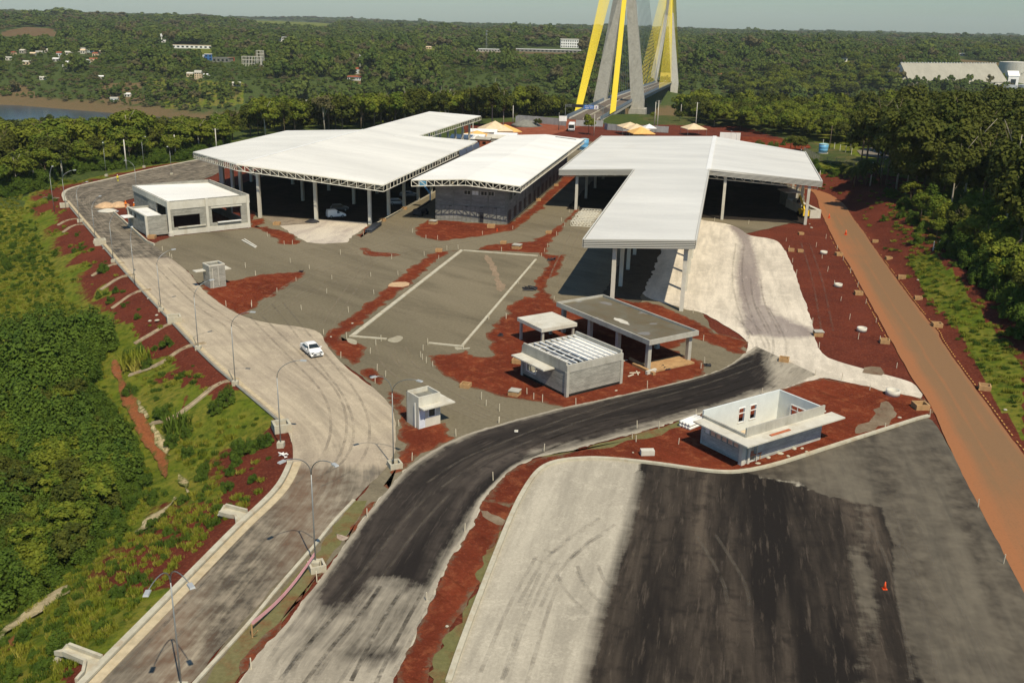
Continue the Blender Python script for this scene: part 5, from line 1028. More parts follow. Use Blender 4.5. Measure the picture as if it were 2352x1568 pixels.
# --- left bank: thicket, weeds, grass
EXD = [[(240,790),(288,790),(335,895),(405,1005),(445,1095),(455,1160),(398,1160),(345,1060),(296,960),(258,880)],[(-20,1435),(60,1392),(175,1325),(185,1370),(95,1445),(0,1510)],[(300,1225),(400,1145),(412,1190),(320,1242)],[(415,1140),(450,1140),(450,1190),(420,1190)]]
DW = [GT(*p)[:2] for p in T('E', [(985,360),(1020,470),(1075,640),(1185,780),(1275,930),(1365,1120),(1420,1370)])+T('E', [(1500,1420),(1590,1500)])]+[GT(*p)[:2] for p in T('I', [(1450,20),(1300,150),(1180,260)])]
DW2 = [GT(*p)[:2] for p in T('I', [(620,740),(450,860),(250,1000),(100,1130),(-40,1260)])]
def dd1(X, Y): return sdist(X, Y, DW, False)
def dd(X, Y): return np.minimum(sdist(X, Y, DW, False), sdist(X, Y, DW2, False))
def exd(px, py):
    m = np.zeros(px.shape, bool)
    for P in EXD: m |= inpoly(px, py, P)
    return m
TH = [(0,800),(60,770),(150,748),(215,765),(246,800),(258,870),(290,950),(322,1030),(330,1090),(288,1110),(282,1190),(225,1230),(190,1300),(100,1310),(110,1230),(60,1225),(0,1235),(-60,1200),(-60,830)]
X, Y, r = jgrid(-75, -14, 40, 190, 1.35, 9); zt = hgt(X, Y); px, py = proj(X, Y, zt)
inth = inpoly(px, py, TH) | inpoly(px, py, [(0,1245),(60,1235),(115,1290),(125,1345),(70,1390),(0,1400)]) 
inth &= dd(X, Y) > 2.6; ok = inth & (r.random(len(X)) < .8); A_ = X[ok], Y[ok], zt[ok]; k = .62+.5*r.random(len(A_[0]))+.35*vnoise(A_[0], A_[1], 6, 5)
kk = vnoise(A_[0], A_[1], 5.5, 21); k = np.where(kk > .52, k*(1+1.5*(kk-.5)*2*.8), k*.75)
lim_ = np.maximum(.45, (dd(A_[0], A_[1])-1.3)/2.0); k = np.minimum(k, lim_)
scatter('thicket', np.stack([*A_[:2], A_[2]-.2, k, k, r.random(len(k))*6.28, r.integers(0, 4, len(k))], -1), C_shr, 'dense dark green thicket of shrubs filling the low ground at left', 'thicket')
q_ = r.permutation(np.where(inth & (dd(X, Y) > 4.5))[0])[:170]; k = .20+.20*r.random(len(q_))
scatter('thicket', np.stack([X[q_], Y[q_], zt[q_]-.4, k, k*.85, r.random(len(k))*6.28, r.integers(0, 5, len(k))], -1), C_broad, 'taller rounded bushes standing out of the left thicket', 'thicket')
X, Y, r = jgrid(-150, -12, 38, 260, 1.9, 10); zt = hgt(X, Y); px, py = proj(X, Y, zt); dL = (np.interp(Y, KY, KX)-X)*.8
gx = (dL > 2.5) & (px > -60) & ((dd1(X, Y) > 1.5) & (dd(X, Y) > .7*r.random(len(X))+.1)); nz = vnoise(X, Y, 8, 12); reds = dL < 8.5
inth = inpoly(px, py, TH); ok = gx & ~inth & (r.random(len(X)) < np.where(reds & (py < 1050), .045, .42)*(.35+1.2*(nz > .45))); n_ = ok.sum(); k = (.16+.26*r.random(n_))*(1+.5*(nz[ok] > .6))
scatter('weeds', np.stack([X[ok], Y[ok], zt[ok]-.05, k, k*.9, r.random(n_)*6.28, r.integers(0, 4, n_)], -1), C_shr, 'patchy green weeds over the left slope and meadow', 'weeds')
X, Y, r = jgrid(-150, -12, 38, 260, .85, 11); zt = hgt(X, Y); px, py = proj(X, Y, zt); dL = (np.interp(Y, KY, KX)-X)*.8
gx = (dL > 1.5) & (px > -60) & ((dd1(X, Y) > 1.5) & (dd(X, Y) > .7*r.random(len(X))+.1))
ok = gx & (r.random(len(X)) < np.where((dL < 8.5) & (py < 1130), .03+.5*(vnoise(X, Y, 5, 14) > .72), .75)); n_ = ok.sum(); k = .22+.36*r.random(n_)
scatter('long_grass', np.stack([X[ok], Y[ok], zt[ok]-.05, k*1.2, k*(.5+.5*vnoise(X[ok], Y[ok], 9, 15)), r.random(n_)*6.28, r.integers(0, 3, n_)], -1), C_tuft, 'rough long grass over the left bank and meadow', 'grass')
X, Y, r = jgrid(30, 150, 70, 300, 1.0, 12); zt = hgt(X, Y); px, py = proj(X, Y, zt); dR = (X-np.interp(Y, RY, RX))*.85
gp = inpoly(px, py, [(2080,585),(2140,575),(2210,640),(2270,730),(2400,870),(2400,1060),(2290,930),(2190,760),(2110,670)]) | inpoly(px, py, [(2040,470),(2120,500),(2160,560),(2100,590),(2060,540)]) | inpoly(px, py, [(1880,330),(2050,345),(2100,372),(2100,400),(1930,385),(1890,400)])
ok = (dR > 1.5) & (zt > .2) & (r.random(len(X)) < np.where(gp, .55, .08)); n_ = ok.sum(); k = .25+.4*r.random(n_)
scatter('long_grass', np.stack([X[ok], Y[ok], zt[ok]-.05, k*1.3, k*.6, r.random(n_)*6.28, r.integers(0, 3, n_)], -1), C_tuft, 'sparse bright grass on the right bank above the orange road', 'grass')
place_trees([(*GT(x, y)[:2], h) for x, y, h in ((298,828,1.9),(322,812,1.7),(340,845,1.6),(525,925,2.3),(500,945,1.8),(555,1040,1.9),(580,1035,1.6),(610,1022,1.5),(395,1025,1.8),(370,960,1.6),(430,1000,1.3),(330,1120,1.7),(350,1150,1.5),(150,1215,1.9),(180,1225,1.8),(545,1050,1.4),(38,1330,2.6),(20,1300,2.4),(70,1350,2.0),(62,1460,1.2),(300,905,1.6),(470,1085,1.2))], shr, 'on the left bank', 'shrubs on the left bank', 'shrub')
for i, (o, p) in enumerate(zip(tufts, ((305,845),(318,838),(408,985)))):
    q = GT(*p); o.location = q; o.scale = (2.2,2.2,1.7); tag(o, 'tall feathery grass clump on the left bank, %s from the left' % ORD[i], 'grass clump', 'tall grass clumps on the left bank')
# trench with orange mud and pale bank
def drape(name, pxpoly, mat, dz=.10, amp=.2, grid=1.2):
    amp = amp*1.8 if name == 'ditch_bank' else amp; grid = .7 if 'ditch' in name else grid
    o = sheet(name, [GT(*p)[:2] for p in pxpoly], mat, 0, amp, 1, grid, 'edge' if 'ditch' in name else None, True, step=.7)
    me = o.data; co = np.empty(len(me.vertices)*3, np.float32); me.vertices.foreach_get('co', co); co = co.reshape(-1,3); co[:,2] = hgt(co[:,0].astype(float), co[:,1].astype(float))+dz; me.vertices.foreach_set('co', co.ravel()); me.update(); return o
mud = edged('orange_mud', (.31,.11,.045), (.24,.08,.035), (.20,.10,.05), (.10,.11,.025), (.12,.07,.03)); palebank = edged('pale_bank', (.50,.41,.24), (.40,.31,.16), (.55,.47,.29), (.085,.11,.02), (.05,.075,.012)); _unused = soil('pale_bank', (.44,.34,.18), (.30,.22,.10), (.13,.14,.05), (.5,1.2,4))
drape('ditch', T('E', [(965,360),(1020,365),(1055,470),(1095,590),(1170,700),(1260,860),(1320,990),(1420,1120),(1460,1260),(1440,1400),(1385,1360),(1350,1240),(1285,1150),(1195,1020),(1125,860),(1045,710),(1005,560),(965,450)]), mud, .14)
drape('ditch_bank', T('E', [(1290,920),(1350,930),(1430,1070),(1470,1210),(1420,1200),(1350,1080),(1300,1000)]), palebank, .20)
drape('ditch_bank', T('E', [(1170,715),(1200,720),(1280,850),(1270,900),(1210,830)]), palebank, .20)
drape('ditch_bank', T('E', [(1525,1370),(1560,1370),(1640,1440),(1630,1530),(1580,1500)]), palebank, .2)
drape('ditch_bank', T('I', [(1150,270),(1220,215),(1300,130),(1420,60),(1500,-20),(1480,60),(1380,160),(1260,260),(1180,285)]), palebank, .2, .3)
drape('ditch_bank', T('I', [(-40,1200),(100,1060),(300,920),(450,800),(620,720),(600,780),(440,900),(290,1010),(150,1110),(0,1240)]), palebank, .2, .3)
drape('ditch', T('I', [(-40,1300),(60,1210),(200,1140),(210,1180),(100,1290),(20,1340)]), mud, .15, .2)

# ================================================================== CABLE STAYED BRIDGE
S1 = np.array(G3(1422,231,1.6)); S2 = np.array(G3(1525,190,-10.6)); d2 = (S2-S1)[:2]; LB = np.hypot(*d2); d2 = d2/LB; n2 = np.array([d2[1], -d2[0]])
br = thing('cable_stayed_bridge', (0,0,0), 0, 'cable stayed road bridge with concrete towers and bright yellow stay cables', 'bridge')
def dz(s): return float(np.interp(s, [-115,-60,0,LB,LB+260], [.35,1.0,1.6,-10.6,-4]))
def BP(s, o, z=0):
    o = o+(.045*s if s < 0 else 0)
    return (S1[0]+d2[0]*s+n2[0]*o, S1[1]+d2[1]*s+n2[1]*o, dz(s)+z)
SS = list(np.linspace(-112, LB+255, 60)); HW = 8.0
def ribbon(o0, z0, o1, z1, th=.3, ss=SS):
    m = MB()
    for a, b in zip(ss[:-1], ss[1:]):
        v = [BP(a,o0,z0),BP(a,o1,z1),BP(b,o1,z1),BP(b,o0,z0)]; v += [(x,y,z-th) for x,y,z in v]; m.add(v, [(0,1,2,3),(7,6,5,4),(0,4,5,1),(2,6,7,3),(1,5,6,2),(3,7,4,0)])
    return m
ribbon(-HW,0,HW,0,.4).build('deck', soil('bridge_road', (.16,.135,.11), (.12,.10,.085), (.2,.17,.13), (.1,.4,2)), br)
S_main = [s for s in SS if s > 12]
ribbon(-HW+1.5,-.45,HW-1.5,-.45,2.6,S_main).build('girder', M['conc_dark'], br); ribbon(-HW,-.42,HW,-.42,1.3,[s for s in SS if s <= 14]).build('girder', M['conc'], br)
for o in (-.15,): ribbon(o,.5,o+.35,.5,.5).build('median_barrier', M['kerb'], br)
for o in (-HW+1.4, HW-1.6): ribbon(o,.6,o+.3,.6,.6).build('barrier', M['conc_pale'], br)
railm = plain('blue_grey_railing', (.20,.25,.30), .6, .4, .2, var=.1)
for o in (-HW, HW): ribbon(o,1.7,o+.08,1.7,1.7).build('railing', railm, br)
for s in np.arange(-96, 0, 16):
    if s > -75: m = MB(); z = float(hgt(*BP(s,0)[:2])); m.box((*BP(s,4.8)[:2],(z-6+dz(s)-1.5)/2),(1.6,2.2,dz(s)-1.5-z+6),math.atan2(d2[1],d2[0])); m.box((*BP(s,-4.8)[:2],(z-6+dz(s)-1.5)/2),(1.6,2.2,dz(s)-1.5-z+6),math.atan2(d2[1],d2[0])); m.build('pier', M['conc'], br)
m = MB(); m.box((*BP(-90,0)[:2], -.8), (40,15.6,2.1), math.atan2(d2[1],d2[0])); m.build('abutment', M['conc'], br)
towm = blockmat('tower_concrete', (.36,.35,.31), (.34,.33,.29))
for nm, s0 in (('near', 0), ('far', LB)):
    zb = dz(s0); foot = -6 if nm == 'near' else -37
    for q in (-1, 1):
        m = MB(); az_ = math.atan2(d2[1], d2[0])-math.pi/2; vs = []
        for z, o, hw_, hd in ((foot, 10.7, 3.6, 4.4), (zb, 10.7, 3.6, 4.2), (zb+66, 2.1, 2.3, 3.2)):
            for a, b in ((-1,-1),(1,-1),(1,1),(-1,1)):
                p = np.array(S1[:2] if nm == 'near' else S2[:2])+n2*(q*o+a*hw_)+d2*b*hd; vs.append((p[0], p[1], z))
        m.add(vs, [(3,2,1,0),(8,9,10,11)]+[(k*4+i, k*4+(i+1)%4, k*4+4+(i+1)%4, k*4+4+i) for k in (0,1) for i in range(4)]); m.build('tower_leg', M['conc'] if nm == 'near' else M['conc_pale'], br)
        p = np.array(S1[:2] if nm == 'near' else S2[:2])+n2*q*11; m = MB(); m.box((p[0],p[1],foot+1.0), (9.5,11,5.5), az_); m.build('tower_footing', M['conc'], br)
    c = S1 if nm == 'near' else S2; m = MB(); m.box((c[0],c[1],zb+66+30),(5.2,7,64),math.atan2(d2[1],d2[0])-math.pi/2); m.build('pylon', M['conc'], br)
m = MB(); m.box((*BP(0,0)[:2], dz(0)-2.2), (20,3,2), math.atan2(d2[1],d2[0])-math.pi/2); m.build('cross_beam', M['conc_dark'], br)
paleC = plain('shade_grey_cable', (.50,.53,.53), .6, .3, var=.05)  # near tower's main-span stays: their shadow side is painted in as grey
for q in (-1, 1):
    for k in range(14):
        m = MB(); m.tube([BP(-88+k*1.35, q*(HW+.7), .6), BP(-1, q*2.3, 76+6+(13-k)*2.7)], .125, 5); m.build('stay_cable', M['cable'], br)
        m = MB(); m.tube([BP(28+k*14.2, q*(HW+.6), .6), BP(1, q*2.3, 76+6+k*2.7)], .12, 4); m.build('stay_cable', paleC, br)
        zt = dz(LB)+76+6
        m = MB(); m.tube([BP(LB-28-k*14.2, q*(HW+.6), .6), (*BP(LB-1, q*2.3)[:2], zt+k*2.7)], .13, 4); m.build('stay_cable', M['cable'], br)
        if k < 12: m = MB(); m.tube([BP(LB+24+k*9.5, q*(HW+.6), .6), (*BP(LB+1, q*2.3)[:2], zt+k*2.7)], .15, 4); m.build('stay_cable', M['cable'], br)
m = MB(); az_ = math.atan2(d2[1], d2[0]); m.box(BP(LB+40,-1,3.5), (.4,11,6.5), az_); m.build('tower_scaffold_net', plain('yellow_safety_net', (.62,.48,.12), .9, .1, var=.15, scale=.3), br)
# approach road
sheet('road', [BP(-110,-8)[:2], BP(-110,8)[:2], (BP(-150,9)[0]-6,BP(-150,9)[1]), (BP(-200,0)[0]-10,BP(-200,0)[1]-20), (BP(-200,0)[0]-34,BP(-200,0)[1]-20), (BP(-150,-9)[0]-10,BP(-150,-9)[1])], soil('red_track', (.27,.085,.045), (.20,.06,.035), (.30,.12,.07)), .05, .5, 0, world=True)
# gantry sign
def sgn():
    L = G3(1298,273,.1); Rr = G3(1384,277,.1); t = thing('sign_gantry', L, math.atan2(Rr[1]-L[1], Rr[0]-L[0]), 'road sign gantry with blue and white panel over the bridge approach', 'road sign')
    w_ = math.dist(L[:2], Rr[:2]); k = math.hypot(*L[:2])/2318
    m = MB(); m.tube([(0,0,0),(0,0,33*k)], .16); m.build('post', M['steel'], t); m = MB(); m.tube([(w_,0,0),(w_,0,33*k)], .16); m.build('post', M['steel'], t)
    m = MB(); m.bar((0,0,33*k),(w_,0,33*k),.2); m.bar((0,0,29*k),(w_,0,29*k),.2)
    for i in range(12): m.bar((w_*i/12,0,33*k if i % 2 else 29*k),(w_*(i+1)/12,0,29*k if i % 2 else 33*k),.1)
    m.build('beam', M['steel'], t)
    m = MB(); m.box((w_*.32,-.2,31*k),(w_*.29,.12,7*k)); m.build('panel_back', M['dark'], t)
    m = MB(); m.box((w_*.62,-.25,29.3*k),(w_*.265,.12,9*k)); p = m.build('sign_panel', plain('sign_blue', (.03,.16,.50), .5, .4), t)
    m = MB(); m.box((w_*.82,-.25,29.3*k),(w_*.11,.12,9*k)); p2 = m.build('sign_panel', M['white'], t)
    for (x0, x1, z) in ((.52,.60,31.2),(.615,.74,31.2),(.52,.63,27.6),(.65,.70,27.6),(.71,.74,27.6)):
        m = MB(); n = max(2, int((x1-x0)/.012))
        for i in range(n): m.box((w_*(x0+(x1-x0)*(i+.5)/n),-.33,z*k),(w_*.0085,.03,1.7*k*(.8+.2*(i % 2))))
        m.build('lettering', M['white'], p)
    m = MB(); m.lathe((0,0,0), [(.55*k*3.1,0),(.55*k*3.1,.05)], 20); o = m.build('emblem', plain('emblem_violet', (.22,.16,.36), .6), p2); o.location = (w_*.82,-.32,30*k); o.rotation_euler = (R(90),0,0)
    m = MB(); m.box((w_*.82,-.33,27*k),(w_*.06,.03,.8*k)); m.build('lettering', M['navy'], p2)
sgn()
# ---- grey hoarding fences near the bridge
def hoarding(pts, h, label):
    m = MB(); P = [Vector(GT(*p)) for p in pts]
    for a, b in zip(P[:-1], P[1:]):
        L = (b-a).length; n = max(2, int(L/1.0))
        for i in range(n):
            p = a+(b-a)*i/n; q = a+(b-a)*(i+1)/n; s = Vector((0,.08 if i % 2 else 0,0)); up = Vector((0,0,h))
            m.bar(p+s+up/2+Vector((0,0,.1*random.random())), q+s+up/2, .05, h)
    tag(m.build('metal_fence', M['hoard']), label, 'fence')
M['hoard'] = plain('weathered_tin_sheet', (.36,.37,.36), .6, .3, .1, var=.15, scale=.4, dirt=(.25,.26,.27))
hoarding([(1184,284),(1190,281),(1240,284),(1300,290)], 3.0, 'tin hoarding fence left of the bridge approach'); hoarding([(1322,290),(1385,292)], 2.6, 'short tin hoarding behind the white bus'); hoarding([(1388,296),(1395,299),(1430,302),(1470,303),(1535,306)], 2.6, 'long tin hoarding right of the round tree')

# ================================================================== FAR BUILDINGS
def house(px, py, w_, h, dp, label, wallm='plaster', roofm='conc_pale', nwin=3, storeys=1, rz=None, pitched=True, cat='house', lift=0):
    x, y, z = GT(px, py); s = math.hypot(x, y)/2318; W = w_*s; H = h*s; Dd = dp*s
    rz = random.uniform(-.3,.3)+AZ*0 if rz is None else rz
    t = thing({'house':'house'}.get(cat, cat.replace(' ', '_')), (x, y, z+lift), rz, label, cat); body = H*(.72 if pitched else .92)
    m = MB(); m.box((0,Dd/2,body/2-.8),(W,Dd,body+1.6)); m.build('wall', M[wallm], t)
    m = MB()
    if pitched: m.add([(-W*.54,-Dd*.06,body),(W*.54,-Dd*.06,body),(W*.54,Dd*1.06,body),(-W*.54,Dd*1.06,body),(-W*.54,Dd/2,H),(W*.54,Dd/2,H)], [(3,2,1,0),(0,1,5,4),(2,3,4,5),(1,2,5),(3,0,4)])
    else: m.box((0,Dd/2,body+H*.04),(W*1.05,Dd*1.05,H*.08))
    m.build('roof', M[roofm], t)
    for st in range(storeys):
        for i in range(nwin):
            m = MB(); m.box((-W/2+W*(i+.5)/nwin,-.03,body*(st+.5)/storeys),(W/nwin*.5,.12,body/storeys*.5)); m.build('window', M['glass'], t)
    return t
vil = [(28,128,'rust_roof'),(50,124,'conc_pale'),(75,131,'canvas'),(110,122,'conc_pale'),(135,131,'rust_roof'),(158,127,'conc_pale'),(190,124,'canvas'),(205,121,'white'),(218,131,'rust_roof'),(170,140,'conc_pale'),(215,142,'rust_roof'),(128,142,'white'),(60,150,'conc_pale'),(155,152,'white'),(150,160,'conc'),(20,140,'conc'),(195,147,'conc_pale'),(98,185,'conc_pale'),(232,182,'white'),(262,235,'conc'),(292,224,'white'),(186,120,'conc'),(225,124,'conc_pale'),(90,127,'conc')]
rn = {'rust_roof':'red roofed','conc_pale':'pale roofed','canvas':'tan roofed','white':'white roofed','conc':'grey roofed'}
vil.sort()
for i, (x, y, r_) in enumerate(vil): house(x, y, random.uniform(9,17), random.uniform(7,10), random.uniform(7,10), '%s little hillside house, %s from the left among the far left village houses' % (rn[r_], ordn(i)), random.choice(['plaster','conc_pale','canvas','conc']), r_, 2)['group'] = 'houses of the far left village'
house(441, 112, 92, 7, 14, 'long low pale roofed building on a green clearing across the river', 'white', 'canvas', 9, cat='building', pitched=False, rz=-.04)
house(488, 111, 26, 3, 8, 'flat white shelter right of the long low building', 'white', 'white', 2, pitched=False, cat='building')
house(479, 140, 16, 14, 14, 'blue and white two storey building across the river', 'blue_paint', 'conc_pale', 2, 2, pitched=False, cat='building'); house(470, 137, 8, 9, 10, 'white box house beside the blue building', 'plaster', 'white', 1, pitched=False)
house(507, 144, 40, 10, 20, 'long dark green block beside the blue building', 'conc_dark', 'conc_dark', 4, pitched=False, cat='building'); house(531, 141, 15, 8, 10, 'orange brick block beside the long green block', 'rust_roof', 'rust_roof', 2, pitched=False, cat='building')
house(455, 184, 15, 19, 12, 'yellowish three storey house with balconies above the river', 'canvas', 'conc', 3, 3); house(436, 178, 14, 10, 10, 'small salmon house left of the yellowish house', 'canvas', 'conc_pale', 2); house(472, 178, 12, 7, 9, 'green roofed white house right of the yellowish house', 'plaster', 'white', 2)
house(543, 200, 18, 9, 12, 'low grey house hidden in the trees above the river', 'conc', 'conc_pale', 2)
house(650, 96, 20, 10, 14, 'white block house standing alone in the far forest', 'white', 'white', 3, 2, pitched=False); house(611, 97, 8, 4, 6, 'tiny white shed left of the lone white block', 'white', 'white', 1)
house(813, 186, 30, 10, 22, 'red roofed open pavilion at the foot of the flagpole', 'plaster', 'rust_roof', 6, cat='pavilion'); house(818, 171, 9, 14, 8, 'small white and blue tower booth behind the pavilion', 'plaster', 'rust_roof', 1, 2); house(701, 238, 30, 6, 16, 'low concrete jetty building near the water', 'conc', 'conc', 4, pitched=False, cat='building')
house(984, 113, 12, 6, 10, 'cream cottage beside the white obelisk', 'canvas', 'canvas', 2); house(1055, 112, 9, 4, 7, 'small cream hut right of the obelisk', 'canvas', 'conc_pale', 1)
house(1122, 120, 66, 6, 34, 'long flat white roofed hall left of the control block', 'conc', 'white', 10, pitched=False, cat='building', rz=0)
house(1260, 121, 150, 6, 30, 'very long flat roofed customs hall across the river', 'conc_dark', 'white', 16, pitched=False, cat='building', rz=0)
house(1308, 111, 41, 20, 24, 'white four storey control block behind the long flat hall', 'white', 'conc_pale', 8, 3, pitched=False, cat='building', rz=0)
house(1622, 116, 8, 7, 7, 'tiny white house right of the far tower', 'white', 'white', 1); house(1655, 176, 14, 7, 10, 'small reddish house in forest right of the bridge', 'canvas', 'rust_roof', 2); house(1937, 142, 17, 9, 12, 'white gabled house on a green lawn', 'white', 'white', 2); house(1848, 113, 16, 7, 10, 'grey roofed shed in the far right forest', 'conc', 'conc', 2); house(1948, 118, 13, 4, 9, 'pink roofed house in the far right forest', 'canvas', 'rust_roof', 2)
house(2210, 129, 18, 5, 10, 'white roofed canteen by the brown field', 'conc', 'white', 2, pitched=False); house(2184, 120, 15, 6, 9, 'salmon roofed house above the brown field', 'conc', 'rust_roof', 2)
# water tower, mast, frame building, obelisk, flagpole
x, y, z = GT(372, 98); s = math.hypot(x, y)/2318
t = thing('water_tower', (x,y,z), 0, 'slim white water tower over small white houses', 'water tower'); m = MB(); m.lathe((0,0,0), [(1.2*s,0),(1.0*s,11*s)], 12); m.build('shaft', M['white'], t); m = MB(); m.lathe((0,0,0), [(1.0*s,11*s),(2.4*s,12*s),(2.4*s,17*s),(.3*s,18*s)], 14); m.build('tank', M['white'], t)
house(368, 98, 22, 5, 8, 'low white houses at the foot of the water tower', 'white', 'white', 3)
x, y, z = GT(583, 153); s = math.hypot(x, y)/2318; m = MB()
for i in range(7):
    for j in (0, 1): m.bar((x-26*s+i*7.2*s, y+j*10*s, z-3), (x-26*s+i*7.2*s, y+j*10*s, z+21*s), .9*s)
for zz in (6,13.5,21): 
    for j in (0,1): m.bar((x-26*s, y+j*10*s, z+zz*s),(x+20*s, y+j*10*s, z+zz*s), .8*s)
for i in (4.6,5.8,6.6):
    for j in (0, 1): m.bar((x-26*s+i*7.2*s, y+j*10*s, z), (x-26*s+i*7.2*s, y+j*10*s, z+34*s), .9*s)
for zz in (27,34): 
    for j in (0,1): m.bar((x+7*s, y+j*10*s, z+zz*s),(x+21*s, y+j*10*s, z+zz*s), .8*s)
tag(m.build('unfinished_building', M['conc_pale']), 'bare concrete skeleton of an unfinished building across the river', 'building frame')
x, y, z = GT(1001, 114); s = math.hypot(x, y)/2318; m = MB(); m.lathe((x,y,z), [(2.2*s,0),(2.2*s,2*s),(1.5*s,2.2*s),(1.2*s,16*s),(.2*s,17*s)], 8); tag(m.build('obelisk', M['white']), 'white obelisk on a green lawn across the river', 'monument')
x, y, z = GT(827, 157); s = math.hypot(x, y)/2318; t = thing('flagpole', (x,y,z), 0, 'tall flagpole with pale limp flag above the red pavilion', 'flagpole'); m = MB(); m.tube([(0,0,0),(0,0,31*s)], .5*s, 6, .3*s); m.build('pole', M['white'], t); m = MB(); m.add([(0,0,29*s),(1.5*s,.4*s,28*s),(3.8*s,0,24*s),(3.0*s,.5*s,19*s),(1.2*s,0,16*s),(0,.2*s,17*s)], [(0,1,2,3,4,5)]); m.build('flag', plain('pale_flag', (.62,.66,.68), .8), t)
x, y, z = GT(1117, 116); s = math.hypot(x, y)/2318; m = MB()
for q in range(3): a = q*2.09; m.bar((x+1.6*s*math.cos(a), y+1.6*s*math.sin(a), z),(x+.6*s*math.cos(a), y+.6*s*math.sin(a), z+42*s), .35*s)
for k in range(10): m.bar((x-1.4*s,y,z+k*4*s),(x+1.4*s,y,z+(k+1)*4*s),.3*s)
for zz in (41,34): m.lathe((x,y,z+zz*s), [(2.2*s,0),(2.2*s,2.6*s)], 8)
tag(m.build('radio_mast', M['steel']), 'lattice radio mast above the long flat hall', 'mast')
# red cut slope terrace
# warehouse and silos on the right
x0, y0, z0 = GT(2088, 203); x1, y1, z1 = GT(2312, 207); W = math.dist((x0,y0),(x1,y1)); s = math.hypot(x0, y0)/2318
t = thing('warehouse', (x0,y0,z0), math.atan2(y1-y0, x1-x0), 'huge grey ribbed A roof warehouse among trees on the right', 'warehouse')
dd = 34*s*2.2; hh = 50*s
m = MB(); m.add([(0,0,10*s),(W,0,10*s),(W*.985,dd/2,hh),(.01*W,dd/2,hh),(0,-0.5,9.4*s),(W,-.5,9.4*s)], [(0,1,2,3)]); m.add([(0,dd,10*s),(W,dd,10*s),(W*.985,dd/2,hh),(.01*W,dd/2,hh)], [(3,2,1,0)])
g = NG('ribbed_warehouse_roof'); co = g.coord('Object'); wv = g.n('ShaderNodeTexWave', {0: co, 'Scale': .35}, wave_type='BANDS', bands_direction='X').outputs[1]; col = g.mix(g.mr(wv, .2, .8), (.36,.34,.27), (.27,.26,.21)); col = g.mix(g.mr(g.noise(g.coord('Object', (1,1,.2)), .12, 6, .7), .4, .65, 0, .5), col, (.42,.40,.32)); g.fin(col, .6, .3)
m.build('roof', g.m, t)
m = MB(); m.prism([(0.3,.5),(W-.3,.5),(W-.3,dd-.5),(.3,dd-.5)], -3, 9.6*s); m.add([(.3,.5,9*s),(.3,dd-.5,9*s),(.01*W+.2,dd/2,hh-1)], [(0,2,1)]); m.add([(W-.3,.5,9*s),(W-.3,dd-.5,9*s),(W*.985-.2,dd/2,hh-1)], [(0,1,2)]); m.build('wall', M['conc_pale'], t)
m = MB(); 
for k in range(34): m.box((W*.02+W*.96*k/33, dd/2, hh+.3),(1.1,1.6,.9))
m.build('roof_vent', M['white'], t)
house(2296+28, 205, 22, 36, 16, 'white gable annex at the right end of the warehouse', 'white', 'white', 1, cat='building', rz=0)
for i, (px, py, w_, h) in enumerate(((2276,216,38,21),(2320,217,38,21),(2362,217,34,21),(2345,192,66,46))):
    x, y, z = GT(px, py); s = math.hypot(x, y)/2318; m = MB(); r_ = w_*s/2; t = thing('storage_tank', (x,y+r_,z-1), 0, ['shining steel tank at the left end of the tank row','squat steel tank in the middle of the tank row','steel tank cut by the right edge of the picture','largest white tank behind the row of tanks'][i], 'tank', 'tanks beside the warehouse')
    m.lathe((0,0,0), [(r_,0),(r_,h*s*.92)], 40); m.build('shell', M['tank_steel'] if i < 3 else M['conc_pale'], t); m = MB(); m.lathe((0,0,0), [(r_*1.01,h*s*.92),(r_*.5,h*s*.945),(.01,h*s*.96)], 28); m.build('roof', M['tank_steel'] if i < 3 else M['conc_pale'], t)
    m = MB()
    for k in range(14): a = -2.6+k*.14; m.box((r_*1.03*math.cos(a), r_*1.03*math.sin(a), h*s*(.05+.06*k)), (1.6,.5,.25), a+1.57)
    m.build('stair', M['conc_dark'], t)
for px, py, lb in ((2065,198,'grey hopper shed left of the warehouse'),(2052,190,'small steep roofed silo head left of the warehouse')): house(px, py, 26 if 'hopper' in lb else 20, 16 if 'hopper' in lb else 26, 14, lb, 'conc_dark', 'conc', 1, cat='building')

# ================================================================== SMALLER THINGS ON THE SITE
def at(px, py, z=None): p = GT(px, py); return p if z is None else (*G(px, py, z), z)
# ---- street lamps: arms run from the pole top to each lamp head measured in the photo
def lamp(base, heads, H, label, collar=True, lean=(0, 0), box=None):
    x, y, z = GT(*base); z = max(z, -.6) if base[0] > 300 or base[1] < 480 else z
    t = thing('street_lamp', (x, y, z), 0, label, 'street lamp', 'street lamps along the left road'); lx, ly = lean
    top = H-z; m = MB(); m.tube([(0,0,-.3),(lx*.3,ly*.3,top*.35),(lx*.8,ly*.8,top*.8-.2)], .065, 8, .045); m.build('pole', M['steel'], t, True)
    for hx in heads:
        g_ = G(hx[0], hx[1], H-.1); d = Vector((g_[0]-x, g_[1]-y, 0)); L = min(d.length, 4.2); d.normalize(); pts = []
        for k in range(9):
            a = k/8*1.35; pts.append(Vector((lx*.8, ly*.8, top*.8-.3))+d*L*(1-math.cos(a))/(1-math.cos(1.35))*1.0+Vector((0,0,(top*.2+.1)*math.sin(a)/math.sin(1.35)*1.0)))
        m = MB(); m.tube(pts, .045, 6, .032); a_ = m.build('arm', M['steel'], t, True)
        m = MB(); e = pts[-1]; m.box((e.x+d.x*.38, e.y+d.y*.38, e.z), (.66,.34,.10), math.atan2(d.y, d.x), .85); h_ = m.build('lamp_head', M['steel_pale'], t)
    if box: m = MB(); m.box((0,0,.2), (.7,.7,.6)); m.build('footing', M['kerb'], t)
    return t
